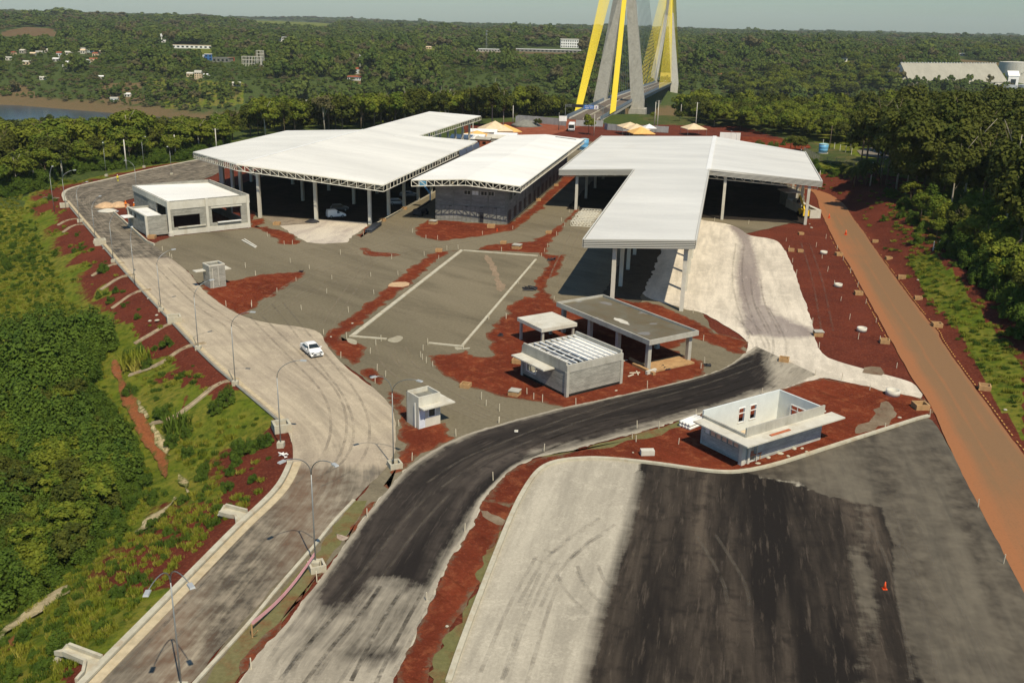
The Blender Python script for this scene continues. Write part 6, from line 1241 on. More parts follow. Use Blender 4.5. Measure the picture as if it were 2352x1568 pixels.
LM = [((125,488),[(137,368)],9,'dark curved lamp at the far left road corner'),((152,484),[(167,390)],9,'slim lamp left of the far kerb bend'),((184,516),[(197,417)],8.5,'curved lamp below the far kerb bend'),((220,559),[(235,447)],8.5,'curved lamp beside the broken drain box'),
      ((261,602),[(277,480)],8.5,'curved lamp on red bank left of the grey building'),((370.7,716.5),[(393,572)],9.2,'tall curved lamp in front of the small booth'),((456,804),[(480,642)],9.3,'tall curved lamp with ringed base by a drain chute'),((541,884),[(573,714)],9.5,'tall curved lamp left of the white car'),((645.5,1027),[(688,825)],9.8,'tall curved lamp with concrete foot nearest the white car'),
      ((245,408),[(238,346)],9.3,'thin lamp beyond the far kerb'),((316,455),[(291,367.7)],9,'curved lamp in the middle of the far road'),((331.5,388.5),[(340,316)],9,'lamp beyond the far kerb near the second concrete pole'),((394.7,401.8),[(372,351)],8.5,'curved lamp close to the left shed roof')]
for b, h, H, lb in LM: lamp(b, h, H, lb, box=b[0] > 200)
lamp((310.7,655), [(311,500)], 9, 'thin lamp on red bank between two drain chutes')
lamp((904,1073), [(741+ 76.5,868),(956,871)][0:0] or [(866,861),(956.5,870)], 10.2, 'two armed lamp beside the guard booth')
lamp((725,1300), [(656,1053),(763,1060)], 10.6, 'two armed lamp trailing pink tapes on the near verge', box=True)
q = G(418, 1590); lamp((418,1590), [(340,1352),(472,1390)], 10.6, 'nearest two armed lamp in the lower left of the picture', box=True)
lamp((452,430), [(444,334.5)], 9, 'lamp showing above the left corner of the big roof') if 0 else None
# ---- concrete utility poles
def pole(base, top_px, label, r0=.2, mat='conc_pale', arms=0):
    x, y, z = GT(*base); h = (base[1]-top_px)*math.hypot(x, y)/2318*1.0
    t = thing('utility_pole', (x, y, z), random.random()*.3, label, 'utility pole', 'utility poles'); m = MB(); m.tube([(0,0,-.3),(0,0,h)], r0, 7, r0*.6); m.build('pole', M[mat], t, True)
    for k in range(arms): m = MB(); m.bar((-1,0,h-.3-k*.9),(1,0,h-.3-k*.9),.12); [m.lathe((s,0,h-.24-k*.9), [(.06,0),(.06,.25)], 6) for s in (-.9,0,.9)]; m.build('crossarm', M['conc_dark'], t)
for a in (((144,408),347,'thick concrete pole beside the far left lamp',.28),((291,389),324,'leaning concrete pole before the left wood',.24),((405,369),312,'concrete pole right of the leaning one',.24),((498,350),297,'concrete pole with crossarm behind the left shed',.22,'conc_pale',1),((80,425),387,'short dark stub pole in the left wood edge',.22,'bark_pale'),
          ((1178,284),243,'white concrete pole by the hoarding left end',.22),((1283,300),258,'bare pole left of the white bus',.14,'conc_dark'),((1364,312),262,'thin pole right of the round tree',.15),((1503,290),235,'left pole of the double pole by the tower foot',.2),((1509,300),232,'right pole of the double pole with crossarms',.2,'conc_pale',2),
          ((1597,300),236,'pole with white box behind the shed roof',.2,'conc_pale',1),((1780,285),258,'thin white pole in green bushland',.18,'conc_pale',1),((1563,272),240,'lone thin pole before the bushland',.16),((1998,428),375,'white pole beside the right dirt track',.2),((2022,425),340,'dark tall pole beside the right dirt track',.17,'bark'),
          ((1905,342),291,'thin bare pole in the fenced field',.13,'bark'),((1952,352),296,'thin pole right of the fenced tank field',.13,'bark_pale'),((2033,358),300,'thin pole before the right wood',.14,'bark_pale'),((1881,420),395,'short white post behind the right shed corner',.12),((1086,330),276,'thin white pole behind the shed wing',.16),((1345,260),240,'thin lamp mast on the bridge',.12)): pole(*a)
for b, h, H, lb in (((1838,372),(1900-60,322),7,'street lamp behind the right shed wing'),((1690,330),(1763-110,294),7,'street lamp behind the shed ridge'),((2022,410),(2058,352),8,'street lamp in front of the right wood')): lamp(b, [h], H, lb)
# ---- white car
def car(loc, rz, L, W, H, body, label, kind='sedan', cat='car', name='parked_car'):
    t = thing(name, loc, rz, label, cat); hl, hw = L/2, W/2
    if kind == 'sedan': P = [(-hl,.35,.96),(-hl+.02,.62,1),(-hl+.12,.96,.94),(-hl+.55,1.02,.90),(-hl+1.35,1.42,.72),(-.25,1.47,.70),(.45,1.42,.72),(1.15,.98,.90),(hl-.35,.78,.90),(hl-.06,.62,.93),(hl,.35,.95)]; gl = (3,8)
    elif kind == 'van': P = [(-hl,.35,.98),(-hl+.02,1.1,.96),(-hl+.15,1.80,.86),(-.2,1.84,.86),(.15,1.62,.84),(.75,1.15,.92),(hl-.6,.98,.90),(hl-.05,.7,.94),(hl,.4,.96)]; gl = (2,6)
    else: P = [(-hl,.35,.96),(-hl+.05,.85,.97),(-hl+.25,1.0,.92),(-hl+.5,1.45,.76),(.3,1.48,.74),(1.05,1.0,.9),(hl-.3,.82,.9),(hl-.03,.6,.94),(hl,.35,.95)]; gl = (2,6)
    m = MB(); vs = []; fs = []
    for x, z, k in P: vs += [(x,-hw*.94,.28),(x,-hw,.5),(x,-hw*max(k,.93) if z < 1.05 else -hw*k,min(z,.93)),(x,-hw*k*.97,z),(x,0,z+.035),(x,hw*k*.97,z),(x,hw*max(k,.93) if z < 1.05 else hw*k,min(z,.93)),(x,hw,.5),(x,hw*.94,.28)]
    n = len(P)
    for i, (x, z, k) in enumerate(P):
        if z > 1.05: vs[i*9+2] = (x,-hw*.96,.90); vs[i*9+6] = (x,hw*.96,.90)
    for i in range(n-1):
        for j in range(8): fs.append((i*9+j, (i+1)*9+j, (i+1)*9+j+1, i*9+j+1))
    fs.append(tuple(range(9))); fs.append(tuple(range((n-1)*9, n*9))[::-1]); m.add(vs, fs); b = m.build('body', body, t, False, .05)
    g0, g1 = gl; m = MB()                         # glass band proud of the cabin sides, windscreen and rear window
    for s in (-1, 1):
        q = [P[i] for i in range(g0, g1+1) if P[i][1] > 1.2]; xs = q[0][0]+.12, q[-1][0]+(.15 if kind != 'van' else .3); zt = q[0][1]-.09 if kind != 'van' else 1.5
        x0, x1 = P[g0][0]+.25, P[g1-1][0]-.02; kk = q[0][2]
        if kind == 'van': x0 = .05; xs = (.05, .4)
        m.add([(x0,s*(hw*.955+.012),.96),(x1,s*(hw*.955+.012),.96),(xs[1],s*(hw*kk*.97+.02),zt),(xs[0],s*(hw*kk*.97+.02),zt)], [(0,1,2,3) if s < 0 else (3,2,1,0)])
    m.build('side_window', M['glass'], t)
    f0, f1 = [i for i in range(n) if P[i][1] > 1.35][-1], [i for i in range(n) if P[i][1] > 1.35][-1]+1
    a, c = P[f0], P[f1]; m = MB(); m.add([(a[0]+.06,-hw*a[2]*.86,a[1]-.01),(a[0]+.06,hw*a[2]*.86,a[1]-.01),(c[0]-.04,hw*.80,c[1]+.075),(c[0]-.04,-hw*.80,c[1]+.075)], [(0,3,2,1)]); 
    for v in range(4): m.v[v] = (m.v[v][0]+.02, m.v[v][1], m.v[v][2]+.03)
    m.build('windscreen', M['glass'], t)
    r0 = [i for i in range(n) if P[i][1] > 1.35][0]; a, c = P[r0], P[r0-1]
    if kind != 'van': m = MB(); m.add([(a[0]-.06,-hw*a[2]*.84,a[1]+.0),(a[0]-.06,hw*a[2]*.84,a[1]+.0),(c[0]+.08,hw*.74,c[1]+.09),(c[0]+.08,-hw*.74,c[1]+.09)], [(0,1,2,3)]); m.build('rear_window', M['glass'], t)
    for x in (-hl+.80, hl-.82):
        for s in (-1, 1):
            wh = empty('wheel', (x, s*(hw-.10), .31)); wh.parent = t
            m = MB(); m.lathe((0,0,0), [(.2,-.1),(.31,-.1),(.32,0),(.31,.1),(.2,.1)], 18); o = m.build('tyre', M['rubber'], wh); o.rotation_euler = (R(90),0,0)
            m = MB(); m.lathe((0,0,0), [(.02,-.115),(.2,-.105),(.2,.105),(.02,.115)], 12); o = m.build('rim', M['steel'], wh); o.rotation_euler = (R(90),0,0)
    for s in (-1, 1):
        m = MB(); m.box((hl-.17,s*(hw-.30),.66),(.26,.38,.13),s*-.35); m.build('headlight', M['glass'] if kind == 'sedan' else M['steel'], t)
        m = MB(); m.box((.78,s*(hw+.10),.98),(.16,.22,.14)); m.build('mirror', body, t)
    m = MB(); m.box((hl+.0,0,.44),(.06,W*.62,.16)); m.box((hl-.02,0,.66),(.05,W*.5,.03)); m.build('grille', M['dark'], t)
    m = MB(); m.box((hl+.035,.1,.45),(.02,.42,.12)); m.build('licence_plate', M['white'], t)
    return t
carwhite = NG('car_white_paint'); carwhite.fin((.82,.82,.80), .25, .5); carwhite = carwhite.m; cargrey = plain('car_silver_paint', (.35,.37,.40), .3, .5, .3, var=.03)
a_, b_ = np.array(G(*t1('F',512,412))), np.array(G(*t1('F',572,464))); hd = math.atan2(*(b_-a_)[::-1])
c_ = (a_+b_)/2+np.array([math.cos(hd+math.pi/2), math.sin(hd+math.pi/2)])*.86
car((c_[0], c_[1], .04), hd, 4.3, 1.76, 1.47, carwhite, 'white four door saloon car driving toward us on the pale road', name='white_car')
car((*G(772,499), .02), R(205+180), 4.2, 1.75, 1.8, carwhite, 'small white panel van parked just inside the left shed', 'van', 'van', 'panel_van')
car((*G(912,470), .02), R(10), 4.0, 1.7, 1.5, cargrey, 'silver hatchback parked in the shade of the left shed', 'hatch', name='parked_car')
car((*G(940,452), .02), R(25), 4.6, 1.8, 1.7, cargrey, 'silver car behind the silver hatchback in shed shade', 'hatch', name='parked_car')
car((*G(780,484), .02), R(15), 4.2, 1.75, 1.5, plain('car_black_paint', (.02,.02,.025), .3, .5), 'black car parked deep in the left shed', 'hatch', name='parked_car')
# ---- bus
def bus():
    x, y = G(1313,300); rz = math.atan2(-1, .02)+R(8); t = thing('white_bus', (x, y, .06), rz+R(-14), 'white bus with large dark windscreen on the red track', 'bus'); k = 1.0
    m = MB(); m.box((0,0,1.75),(9.5,2.6,2.7),0,.96); m.build('body', carwhite, t, False, .15)
    m = MB(); m.add([(4.74,-1.12,1.3),(4.74,1.12,1.3),(4.70,1.1,2.75),(4.70,-1.1,2.75)], [(0,1,2,3)]); m.build('windscreen', M['glass'], t)
    for s in (-1, 1):
        for i in range(6): m = MB(); m.box((-3.9+i*1.45,s*1.29,2.25),(1.25,.06,.85)); m.build('side_window', M['glass'], t)
    m = MB(); m.box((-.5,0,3.2),(2.4,1.6,.25)); m.build('roof_unit', M['white'], t)
    for X in (-3, 3):
        for s in (-1, 1): m = MB(); m.lathe((0,0,0), [(.2,-.14),(.48,-.14),(.48,.14),(.2,.14)], 16); o = m.build('wheel', M['rubber'], t); o.location = (X,s*1.18,.48); o.rotation_euler = (R(90),0,0)
    m = MB(); m.box((4.77,0,.75),(.08,2.3,.12)); m.box((4.77,-.85,.95),(.08,.4,.16)); m.box((4.77,.85,.95),(.08,.4,.16)); m.build('headlight', M['steel'], t)
bus()
# ---- tents, tanks, sign boards
def tent(px, py, w_, h, label, mat, legs=2.6, rz=.2):
    x, y, z = GT(px, py); t = thing('tent', (x, y, z), rz, label, 'tent', 'canvas tents near the bridge approach'); a = w_/2
    m = MB(); m.add([(-a,-a,legs),(a,-a,legs),(a,a,legs),(-a,a,legs),(0,0,legs+h),(-a,-a,legs-.25),(a,-a,legs-.25),(a,a,legs-.25),(-a,a,legs-.25)], [(0,1,4),(1,2,4),(2,3,4),(3,0,4),(5,6,1,0),(6,7,2,1),(7,8,3,2),(8,5,0,3)]); m.build('canopy', M[mat], t)
    for s in (-1, 1):
        for q in (-1, 1): m = MB(); m.tube([(s*a*.96,q*a*.96,0),(s*a*.96,q*a*.96,legs)], .06, 5); m.build('leg', M['steel'], t)
for a in ((1137,318,12,3.2,'pale peaked tent behind the shed wing','canvas',3.4),(1160,318,11,2.2,'yellow tent right of the pale peaked tent','canvas_yellow',3),(1096,325,9,1.6,'low orange tent beside the white cabins','canvas_yellow',2.4),(1446,308,9,1.8,'tan tent on the left of the far red yard','canvas',3),(1461,311,9,2,'second tan tent touching the first one','canvas',2.6),(1471,319,9,2.2,'yellow orange tent in front of the tan tents','canvas_yellow',2.4),(1592,311,8.5,2,'lone pale tent behind the right shed roof','canvas',2.8),(1490,306,5,1.5,'small white tent beside the tan tents','white',2.2)): tent(*a)
def tank(px, py, w_, h, label):
    x, y, z = GT(px, py); t = thing('water_tank', (x, y, z), 0, label, 'water tank', 'blue water tanks'); r_ = w_/2
    m = MB(); m.lathe((0,0,.2), [(r_*.88,0),(r_*.93,h*.3),(r_*.95,h*.3+.05),(r_*.93,h*.33),(r_*.97,h*.62),(r_,h*.66),(r_*.97,h*.70),(r_,h)], 28); m.build('shell', M['blue'], t, True)
    m = MB(); m.lathe((0,0,.2), [(r_*1.04,h),(r_*1.02,h+.12),(r_*.6,h+.3),(.02,h+.42)], 28); m.build('lid', plain('tank_lid', (.30,.50,.55), .5), t, True); m = MB(); m.lathe((0,0,-.2), [(r_*1.1,0),(r_*1.1,.4)], 20); m.build('base', M['conc'], t)
tank(1341,346,3.3,3.6,'blue tank with greenish lid between two white roofs'); tank(1890,352,3.1,2.7,'blue tank standing alone on grass at the right')
x, y = G(1674,345); t = thing('billboard', (x, y, 0), -.1, 'blank white billboard behind the right shed roof', 'billboard'); k = math.hypot(x, y)/2318
m = MB(); m.box((0,0,2.9+1.2),(47*k,.15,4.4)); m.build('board', M['white'], t)
for s in (-1,0,1): m = MB(); m.tube([(s*16*k,.2,0),(s*16*k,.2,6)], .12); m.build('post', M['steel'], t)
x, y = G(1309,299); t = thing('sign_board', (x-3, y+3, 0), 0, 'small white board on two posts behind the bus', 'sign'); m = MB(); m.box((0,0,4.4),(3.4,.1,2.2)); m.build('board', M['white'], t); m = MB(); m.tube([(-1.2,.1,0),(-1.2,.1,5)], .08); m.build('post', M['steel'], t); m = MB(); m.tube([(1.2,.1,0),(1.2,.1,5)], .08); m.build('post', M['steel'], t)
# cabins behind the left shed
def cabin(px, py, W, D, H, label, rz, wm, rm, kind='gable'):
    x, y = G(px, py); t = thing('site_cabin', (x, y, 0), rz, label, 'cabin', 'site cabins behind the sheds'); m = MB(); wall(m, (0,0), (W,0), 0, H, .1, [(W*.15,W*.3,.1,2.1),(W*.5,W*.75,1.1,2)] if W > 3 else ()); wall(m, (W,.1), (W,D), 0, H, .1); wall(m, (W-.1,D), (0,D), 0, H, .1); wall(m, (0,D), (0,.1), 0, H, .1); m.build('wall', M[wm], t)
    m = MB(); q = .35
    m.add([(-q,-q,H),(W+q,-q,H),(W+q,D+q,H),(-q,D+q,H),(-q,D/2,H+D*.18),(W+q,D/2,H+D*.18)], [(0,1,5,4),(2,3,4,5),(1,2,5),(3,0,4),(3,2,1,0)]); m.build('roof', M[rm], t)
for a in ((1035,335,9,6,2.8,'white cabin seen under the shed wing',-.2,'white','white'),(1060,331,8,5,2.6,'white gabled cabin with open front by the shed wing',-.1,'white','white'),(1078,322,10,5,3.2,'taller white cabin behind the gabled cabin',-.1,'plaster','white'),(1092,338,5,4,2.8,'dark kiosk with pale roof beside the sheds',-.2,'rust_roof','conc'),(1118,337,11,6,3,'long pale stall with flat tin roof and blue base',-.15,'conc_pale','conc_pale'),(1135,326,8,5,2.4,'small pale stall behind the long stall',-.15,'canvas','white')): cabin(*a)
# ---- white trusses lying on the gravel
p0 = G(*t1('C',735,640)); p1 = G(*t1('C',905,650)); p2 = G(*t1('C',810,560)); a = math.atan2(p1[1]-p0[1], p1[0]-p0[0]); L = math.dist(p0, p1)
for k in range(9):
    q = k/8; x = p0[0]+(p2[0]-p0[0])*q*1.35; y = p0[1]+(p2[1]-p0[1])*q*1.35; m = MB(); truss(m, (0,0,1.15+.25*(k in (3,4,5))), (L,0,1.15+.25*(k in (3,4,5))), 1.1, 6, .09)
    o = m.build('steel_truss', M['steel_white'], None); o.location = (x, y, .05); o.rotation_euler = (0,0,a); tag(o, ['nearest','second','third','fourth','fifth','sixth','seventh','eighth','farthest'][k]+' cream lattice truss in the stack on the gravel, counting from the near side', 'truss', 'stacked white trusses by the T shed')
# ---- inspection boxes, rings, cones
def mkbox(lid):
    t = empty('inspection_box'); m = MB()
    for c, s in (((0,-.55,.25),(1.3,.14,.6)),((0,.55,.25),(1.3,.14,.6)),((-.58,0,.25),(.14,.96,.6)),((.58,0,.25),(.14,.96,.6))): m.box(c, s)
    m.build('wall', M['wood'], t); m = MB(); m.box((0,0,.0),(1,.95,.08)); m.build('floor', M['conc_dark'], t)
    if lid: m = MB(); m.box((0.05,0,.68),(1.4,1.3,.1),.1); m.build('lid', M['conc'], t)
    return t
bp = [mkbox(False), mkbox(True)]; used = [0, 0]
BX = [('F',1920,725,1.1,0,'open wooden inspection box on gravel edge near the red mound'),('G',250,920,1.15,1,'lidded wooden inspection box with raised slab left of the beam roofed building'),('G',280,640,1.3,0,'open inspection box behind the small awning'),('H',575,150,1.2,1,'brown box at the pale apron edge by the red field'),('H',1150,210,1.2,0,'brown box near the dashed line, lower one'),('H',1455,780,1.5,0,'broken wooden box at the black surface tip'),('D',430,715,1.0,0,'box beside the right shed column'),('D',345,860,1.1,0,'box at the top of the pale apron'),('D',425,865,1.0,0,'box right of the apron top box'),('D',755,892,1.2,0,'box near the dashed line, upper one'),('D',925,1228,1.2,0,'box halfway down the red field'),('D',1070,782,1.1,0,'highest box right of the orange road'),('D',1185,930,1.1,0,'overgrown box right of the orange road'),('D',1300,1090,1.2,0,'third box down right of the orange road'),('D',1440,1275,1.1,0,'fourth box down right of the orange road'),('D',1600,1503,1.3,0,'fifth box down right of the orange road'),
      ('H',2010,608,1.3,0,'lowest box right of the orange road'),('B',1690,860,1.2,0,'salmon box at the far corner of the parking bay'),('B',2245,795,1.1,0,'box on red earth beyond the parking bay'),('C',270,835,1.5,1,'flat slab covered box on red earth beyond the bay'),('B',2140,655,1.5,0,'wooden box in front of the office block'),('B',1640,625,1.4,1,'pale rubble box at the office block red bed'),('C',545,705,1.1,0,'box on red strip by the truss stack'),('B',1205,600,1.2,0,'orange box by the left shed kerb'),('B',295,635,1.3,0,'orange box near the left shed front column'),('C',455,425,1.2,0,'box beside the office block long side'),('C',610,300,1.1,0,'far box beside the office block long side'),('A',1310,745,1.3,0,'wooden box by the grey building corner'),('G',2570,630,1.2,0,'orange box behind the roofless building'),('A',1165,590,1.6,1,'grey block box in the trench by the building'),('B',1390,500,1.2,0,'orange box at the shed kerb, farther')]
for k, x, y, s, l, lb in BX:
    p = GT(*t1(k, x, y)); o = bp[l] if not used[l] else copy_tree(bp[l]); used[l] = 1; o.location = p; s *= .82; o.scale = (s,)*3; o.rotation_euler = (0,0,-AZ+random.uniform(-.3,.3)); tag(o, lb, 'inspection box', 'inspection boxes on the site')
def ring(k, x, y, s, lb):
    o = MB().lathe((0,0,0), [(.55,0),(.68,0),(.68,.55),(.55,.55),(.55,.02)], 22).build('concrete_ring', M['conc_pale'], None, True); p = GT(*t1(k, x, y)); o.location = p; o.scale = (s,)*3; tag(o, lb, 'concrete ring', 'concrete manhole rings')
for a in (('D',625,885,1,'upper concrete ring on the red field'),('D',750,1165,1,'middle concrete ring on the red field'),('H',952,115,1.05,'lower concrete ring on the red field'),('H',1218,665,1.25,'concrete ring by the pale track near the road')): ring(*a)
cone0 = None
for k, x, y, s, lb in (('D',672,575,1.3,'farther orange traffic cone on the orange road'),('D',815,720,1.4,'nearer orange traffic cone on the orange road'),('L',1148,768,.85,'orange cone alone on the black tarred lot'),('D',333,420,1.2,'orange cone under the right shed edge'),('C',100,690,.8,'small red cone before the office block')):
    if cone0 is None:
        c = empty('traffic_cone'); MB().box((0,0,.03),(.42,.42,.06)).build('base', M['orange'], c); MB().lathe((0,0,.05), [(.17,0),(.035,.72),(.0,.73)], 14).build('cone', M['orange'], c, True); MB().lathe((0,0,.05), [(.122,.24),(.092,.38)], 14).build('reflective_band', M['white'], c, True); cone0 = c
    else: c = copy_tree(cone0)
    p = GT(*t1(k, x, y)); c.location = (p[0], p[1], max(p[2], .06)); c.scale = (s,)*3; tag(c, lb, 'traffic cone', 'traffic cones')
# ---- survey stakes
ST = dict(B=[(212,735),(358,805),(428,800),(540,755),(842,890),(410,960),(575,1015),(1283,930),(1563,900),(768,1100),(1103,1080),(1338,1070),(112,1070),(25,1000),(460,1120),(295,1215),(78,1335),(505,1368),(723,1225),(912,1392),(1130,1232),(1758,848),(1855,845),(1462,700),(1578,755),(1678,760),(2065,722),(1040,722),(952,705),(2228,865),(1687,930),(2325,670),(2120,1440),(2268,1445)],
          F=[(845,480),(1147,370),(1098,435),(1157,585),(1230,635),(895,305),(1192,325),(1595,358),(1552,408),(1533,465),(1547,485),(1580,515),(1637,550),(1900,395),(2055,832),(2095,885),(2210,932),(2205,1035),(1345,1060),(1837,1145),(1458,1362),(2157,1535),(418,1190),(390,1420),(1140,690),(697,272)],
          G=[(357,918),(415,960),(490,990),(778,1010),(1394,862),(117,1165),(120,1060),(503,1415),(1305,1212),(1492,1218),(1263,1302),(1296,1328),(1662,1348),(1812,1092),(1875,460),(1855,700),(1887,650),(2270,440),(28,270),(178,270),(590,105),(1788,215)],
          D=[(303,775),(325,850),(357,955),(390,1065),(560,825),(612,920),(793,942),(660,1032),(855,1050),(715,1155),(918,1170),(773,1290),(988,1315),(848,1450),(1077,1472),(645,750),(740,845),(530,1480)],
          H=[(585,260),(923,178),(1106,205),(1253,430),(553,492),(780,538),(1022,620),(1152,950),(1540,840),(92,655)],
          J=[(1072,145),(1912,275),(1585,880),(70,1465),(640,705)], I=[(2165,1470)], K=[(1278+2-2,10)][0:0], L=[(1955,60),(2172,550)],
          C=[(137,865),(483,905),(533,825),(508,862),(612,725),(680,650),(655,605),(720,530),(390,1010),(285,1140),(803,505),(1973,600),(2265,628),(450,1050),(1100,1000)][:13], A=[(1400,855),(1465,910),(1482,925),(2115,1005),(2200,1070),(1948,1338),(2168,1340),(2303,735)])
ar = dict(B='on the middle gravel yard', F='near the guard booth and bay entrance', G='round the beam roofed building and dark road', D='in the red field left of the orange road', H='around the pale track and roofless building', J='beside the near tarred road', I='on the near left verge', L='at the right edge of the lot', C='along the strips beside the T shed', A='on the left gravel by the pale road')
m = MB(); m.box((0,0,.38),(.065,.065,.8)); st0 = m.build('survey_stake', M['stake'], None); first = True
for k, L_ in ST.items():
    for i, (x, y) in enumerate(sorted(L_)):
        p = GT(*t1(k, x, y)); o = st0 if first else st0.copy()
        if not first: COL.objects.link(o)
        first = False; o.location = (p[0], p[1], max(p[2], -.05 if p[2] > -1 else -99)); o.rotation_euler = (random.uniform(-.06,.06), random.uniform(-.06,.06), random.random()); o.scale = (1,1,random.uniform(.9,1.25))
        tag(o, 'thin white stake '+ar[k]+', '+ordn(i)+' from left', 'stake', 'white survey stakes'); 
# ---- loose things
def lay(name, k, pts, w_, h, mat, label, cat, z=.05, group=None):
    m = MB(); P = [Vector(GT(*p)) for p in T(k, pts)]; c = sum(P, Vector())/len(P)
    for a, b in zip(P[:-1], P[1:]): m.bar(a+Vector((0,0,z+h/2)), b+Vector((0,0,z+h/2)), w_, h)
    return tag(m.build(name, M[mat] if isinstance(mat, str) else mat), label, cat, group)
def pipes(k, x0, y0, x1, y1, n, r_, mat, label, name='pipe_bundle', cat='pipes'):
    a = Vector(GT(*t1(k, x0, y0))); b = Vector(GT(*t1(k, x1, y1))); d = (b-a).normalized(); s = Vector((-d.y, d.x, 0)); t = thing(name, a, 0, label, cat)
    for i in range(n): j, l = i % 4, i//4; o_ = s*(j-1.5)*r_*2.05+Vector((0,0,r_+l*r_*1.9)); m = MB(); m.tube([o_, b-a+o_], r_, 8); m.build('pipe', M[mat], t, True)
pipes('B',1080,700,1170,640,8,.18,'pipe_black','bundle of dark pipes by the left shed corner column'); pipes('B',1110,668,1160,625,4,.2,'dark','short black pipes behind the dark pipe bundle')
pipes('G',1712,1215,1850,1160,8,.2,'white','stack of white profiles against the roofless building','profile_stack','profiles')
lay('white_beam','A',[(2085,765),(2200,830)],.35,.12,'conc_pale','left one of two pale beams lying on the left gravel','beam'); lay('white_beam','A',[(2105,760),(2210,822)],.3,.12,'conc_pale','right one of two pale beams lying on the left gravel','beam')
lay('concrete_block','G',[(1335,1435),(1450,1432)],.7,.55,'conc_pale','long pale concrete block lying on red earth beside the lot kerb','block')
m = MB(); p = GT(*t1('G',1565,665)); m.box((p[0],p[1],.18),(6.6,3.2,.22),R(33)); m.box((p[0]-3.4,p[1]-2.4,.2),(.4,4.2,.4),R(33)); tag(m.build('formwork_deck', M['wood'], None), 'orange plywood deck under the near end of the long canopy', 'plywood')
lay('timber','G',[(1385,745),(1465,725)],.35,.45,'conc_pale','pale timber baulk at the foot of the front canopy column','timber'); lay('timber','G',[(1240,620),(1420,715)],.25,.3,'wood','long brown beam under the long canopy','timber')
for i, pts in enumerate(([(1240,738),(1330,738)],[(1228,772),(1275,752)],[(1300,725),(1315,755)],[(1190,640),(1220,630)])): lay('plank','G',pts,.14,.1,'stake',['pale plank lying flat between building and canopy','short plank nearest the beam roofed building','crossed plank between building and canopy','small plank at the building right corner'][i],'plank')
def bench():
    x, y, z = GT(*t1('H',8,1225)); t = thing('wooden_bench', (x, y, .02), R(34), 'reddish wooden table standing at the roofless building corner', 'table'); m = MB(); m.box((0,0,.75),(1.9,.8,.08)); m.build('top', plain('red_wood', (.45,.15,.07), .8), t)
    for sx in (-.8,.8):
        for sy in (-.3,.3): m = MB(); m.box((sx,sy,.36),(.09,.09,.72)); m.build('leg', M['wood'], t)
bench()
# rubble beside the roofless building: a handful of separate chunks
for i, (k, x, y, s) in enumerate((('H',250,1165,.5),('H',320,1190,.35),('H',370,1130,.45),('H',440,1120,.3),('H',150,1200,.4),('H',480,1150,.35),('H',60,1250,.35),('H',2190,790,.4),('G',1270,1425,.2),('F',760,290,.3),('A',1295,1500,.5),('A',1355,1475,.5),('A',1350,1415,.4),('A',895,840,.5),('A',1225,520+0,.1),('D',520,660,.5),('D',1437,1110,.4),('J',1760,1095,.22),('H',1280,855,.35),('D',505,628,.3),('A',1280,1270,.4),('F',945,180,.3),('G',1125,890,.25),('G',265,1240,.35))):
    m = MB(); m.lathe((0,0,0), [(.5,-.1),(.6,.2),(.35,.45),(.0,.5)], 6); o = m.build('rubble_chunk', M['kerb'], None); p = GT(*t1(k, x, y)); o.location = (p[0], p[1], max(p[2], .03)); o.scale = (s*random.uniform(.8,1.6), s, s*.7); o.rotation_euler = (0,0,random.random()*3); tag(o, 'pale lump of rubble on open ground, %s from the left among scattered lumps' % ordn(0), 'rubble', 'scattered rubble lumps')
rb = sorted([o for o in bpy.data.objects if o.name.startswith('rubble_chunk')], key=lambda o: proj(*o.location)[0])
for i, o in enumerate(rb): o['label'] = 'pale lump of rubble on open ground, %s from the left' % ordn(i)
# sand heaps by the far road
for k, x, y, r_, h, mt, lb in (('A',915,480,2.6,1.1,'sand','left sand heap on the far road edge'),('A',1030,475,2.6,1.1,'sand','right sand heap beside the workers'),('A',930,515,2.2,.5,'conc_pale','low pale gravel heap below the left sand heap'),('B',600,605,1.6,.6,'dark','small dark soil heap at the left shed entrance'),('S',350,1085,7,2.6,'conc_dark','large grey spoil heap before the tin hoarding')):
    m = MB(); pr = [(r_,0),(r_*.8,h*.3),(r_*.45,h*.75),(r_*.15,h*.98),(0.01,h)]; m.lathe((0,0,-.02), pr, 20)
    m.v = [(x_*(1+.25*(float(vnoise(x_*1.3+7,y_*1.3,1.1,4))-.5)), y_*(1+.25*(float(vnoise(x_,y_+5,1.1,8))-.5)), z_) for x_, y_, z_ in m.v]
    o = m.build('sand_heap', M[mt], None, True); p = GT(*t1(k, x, y)); o.location = (p[0], p[1], .05); tag(o, lb, 'heap')
# low trench walls beside the workshop building
for pts, lb in (([(985,535),(1270,790),(1330,815)],'outer low trench wall along the road'),([(1090,500),(1290,690)],'inner pale trench wall beside the workshop'),([(1180,680),(1250,655)],'short pale trench wall near the annex')): lay('trench_wall','A',pts,.28,.45,'kerb',lb,'low wall')
pipes('A',1270,640,1150,520,6,.35,'conc_dark','row of long grey moulds beside the annex','mould_stack','moulds')
def blob(k, x, y, s, label, mat, name='plastic_sheet', cat='plastic sheet'):
    m = MB(); r = random.Random(x); 
    for _ in range(7): m.tube([(r.uniform(-1,1)*s,r.uniform(-1,1)*s,.1),(r.uniform(-1,1)*s,r.uniform(-1,1)*s,r.uniform(.1,.6)*s),(r.uniform(-1,1)*s,r.uniform(-1,1)*s,.05)], .12*s, 6, .03)
    o = m.build(name, M[mat], None); p = GT(*t1(k, x, y)); o.location = (p[0], p[1], max(p[2],.02)); tag(o, label, cat)
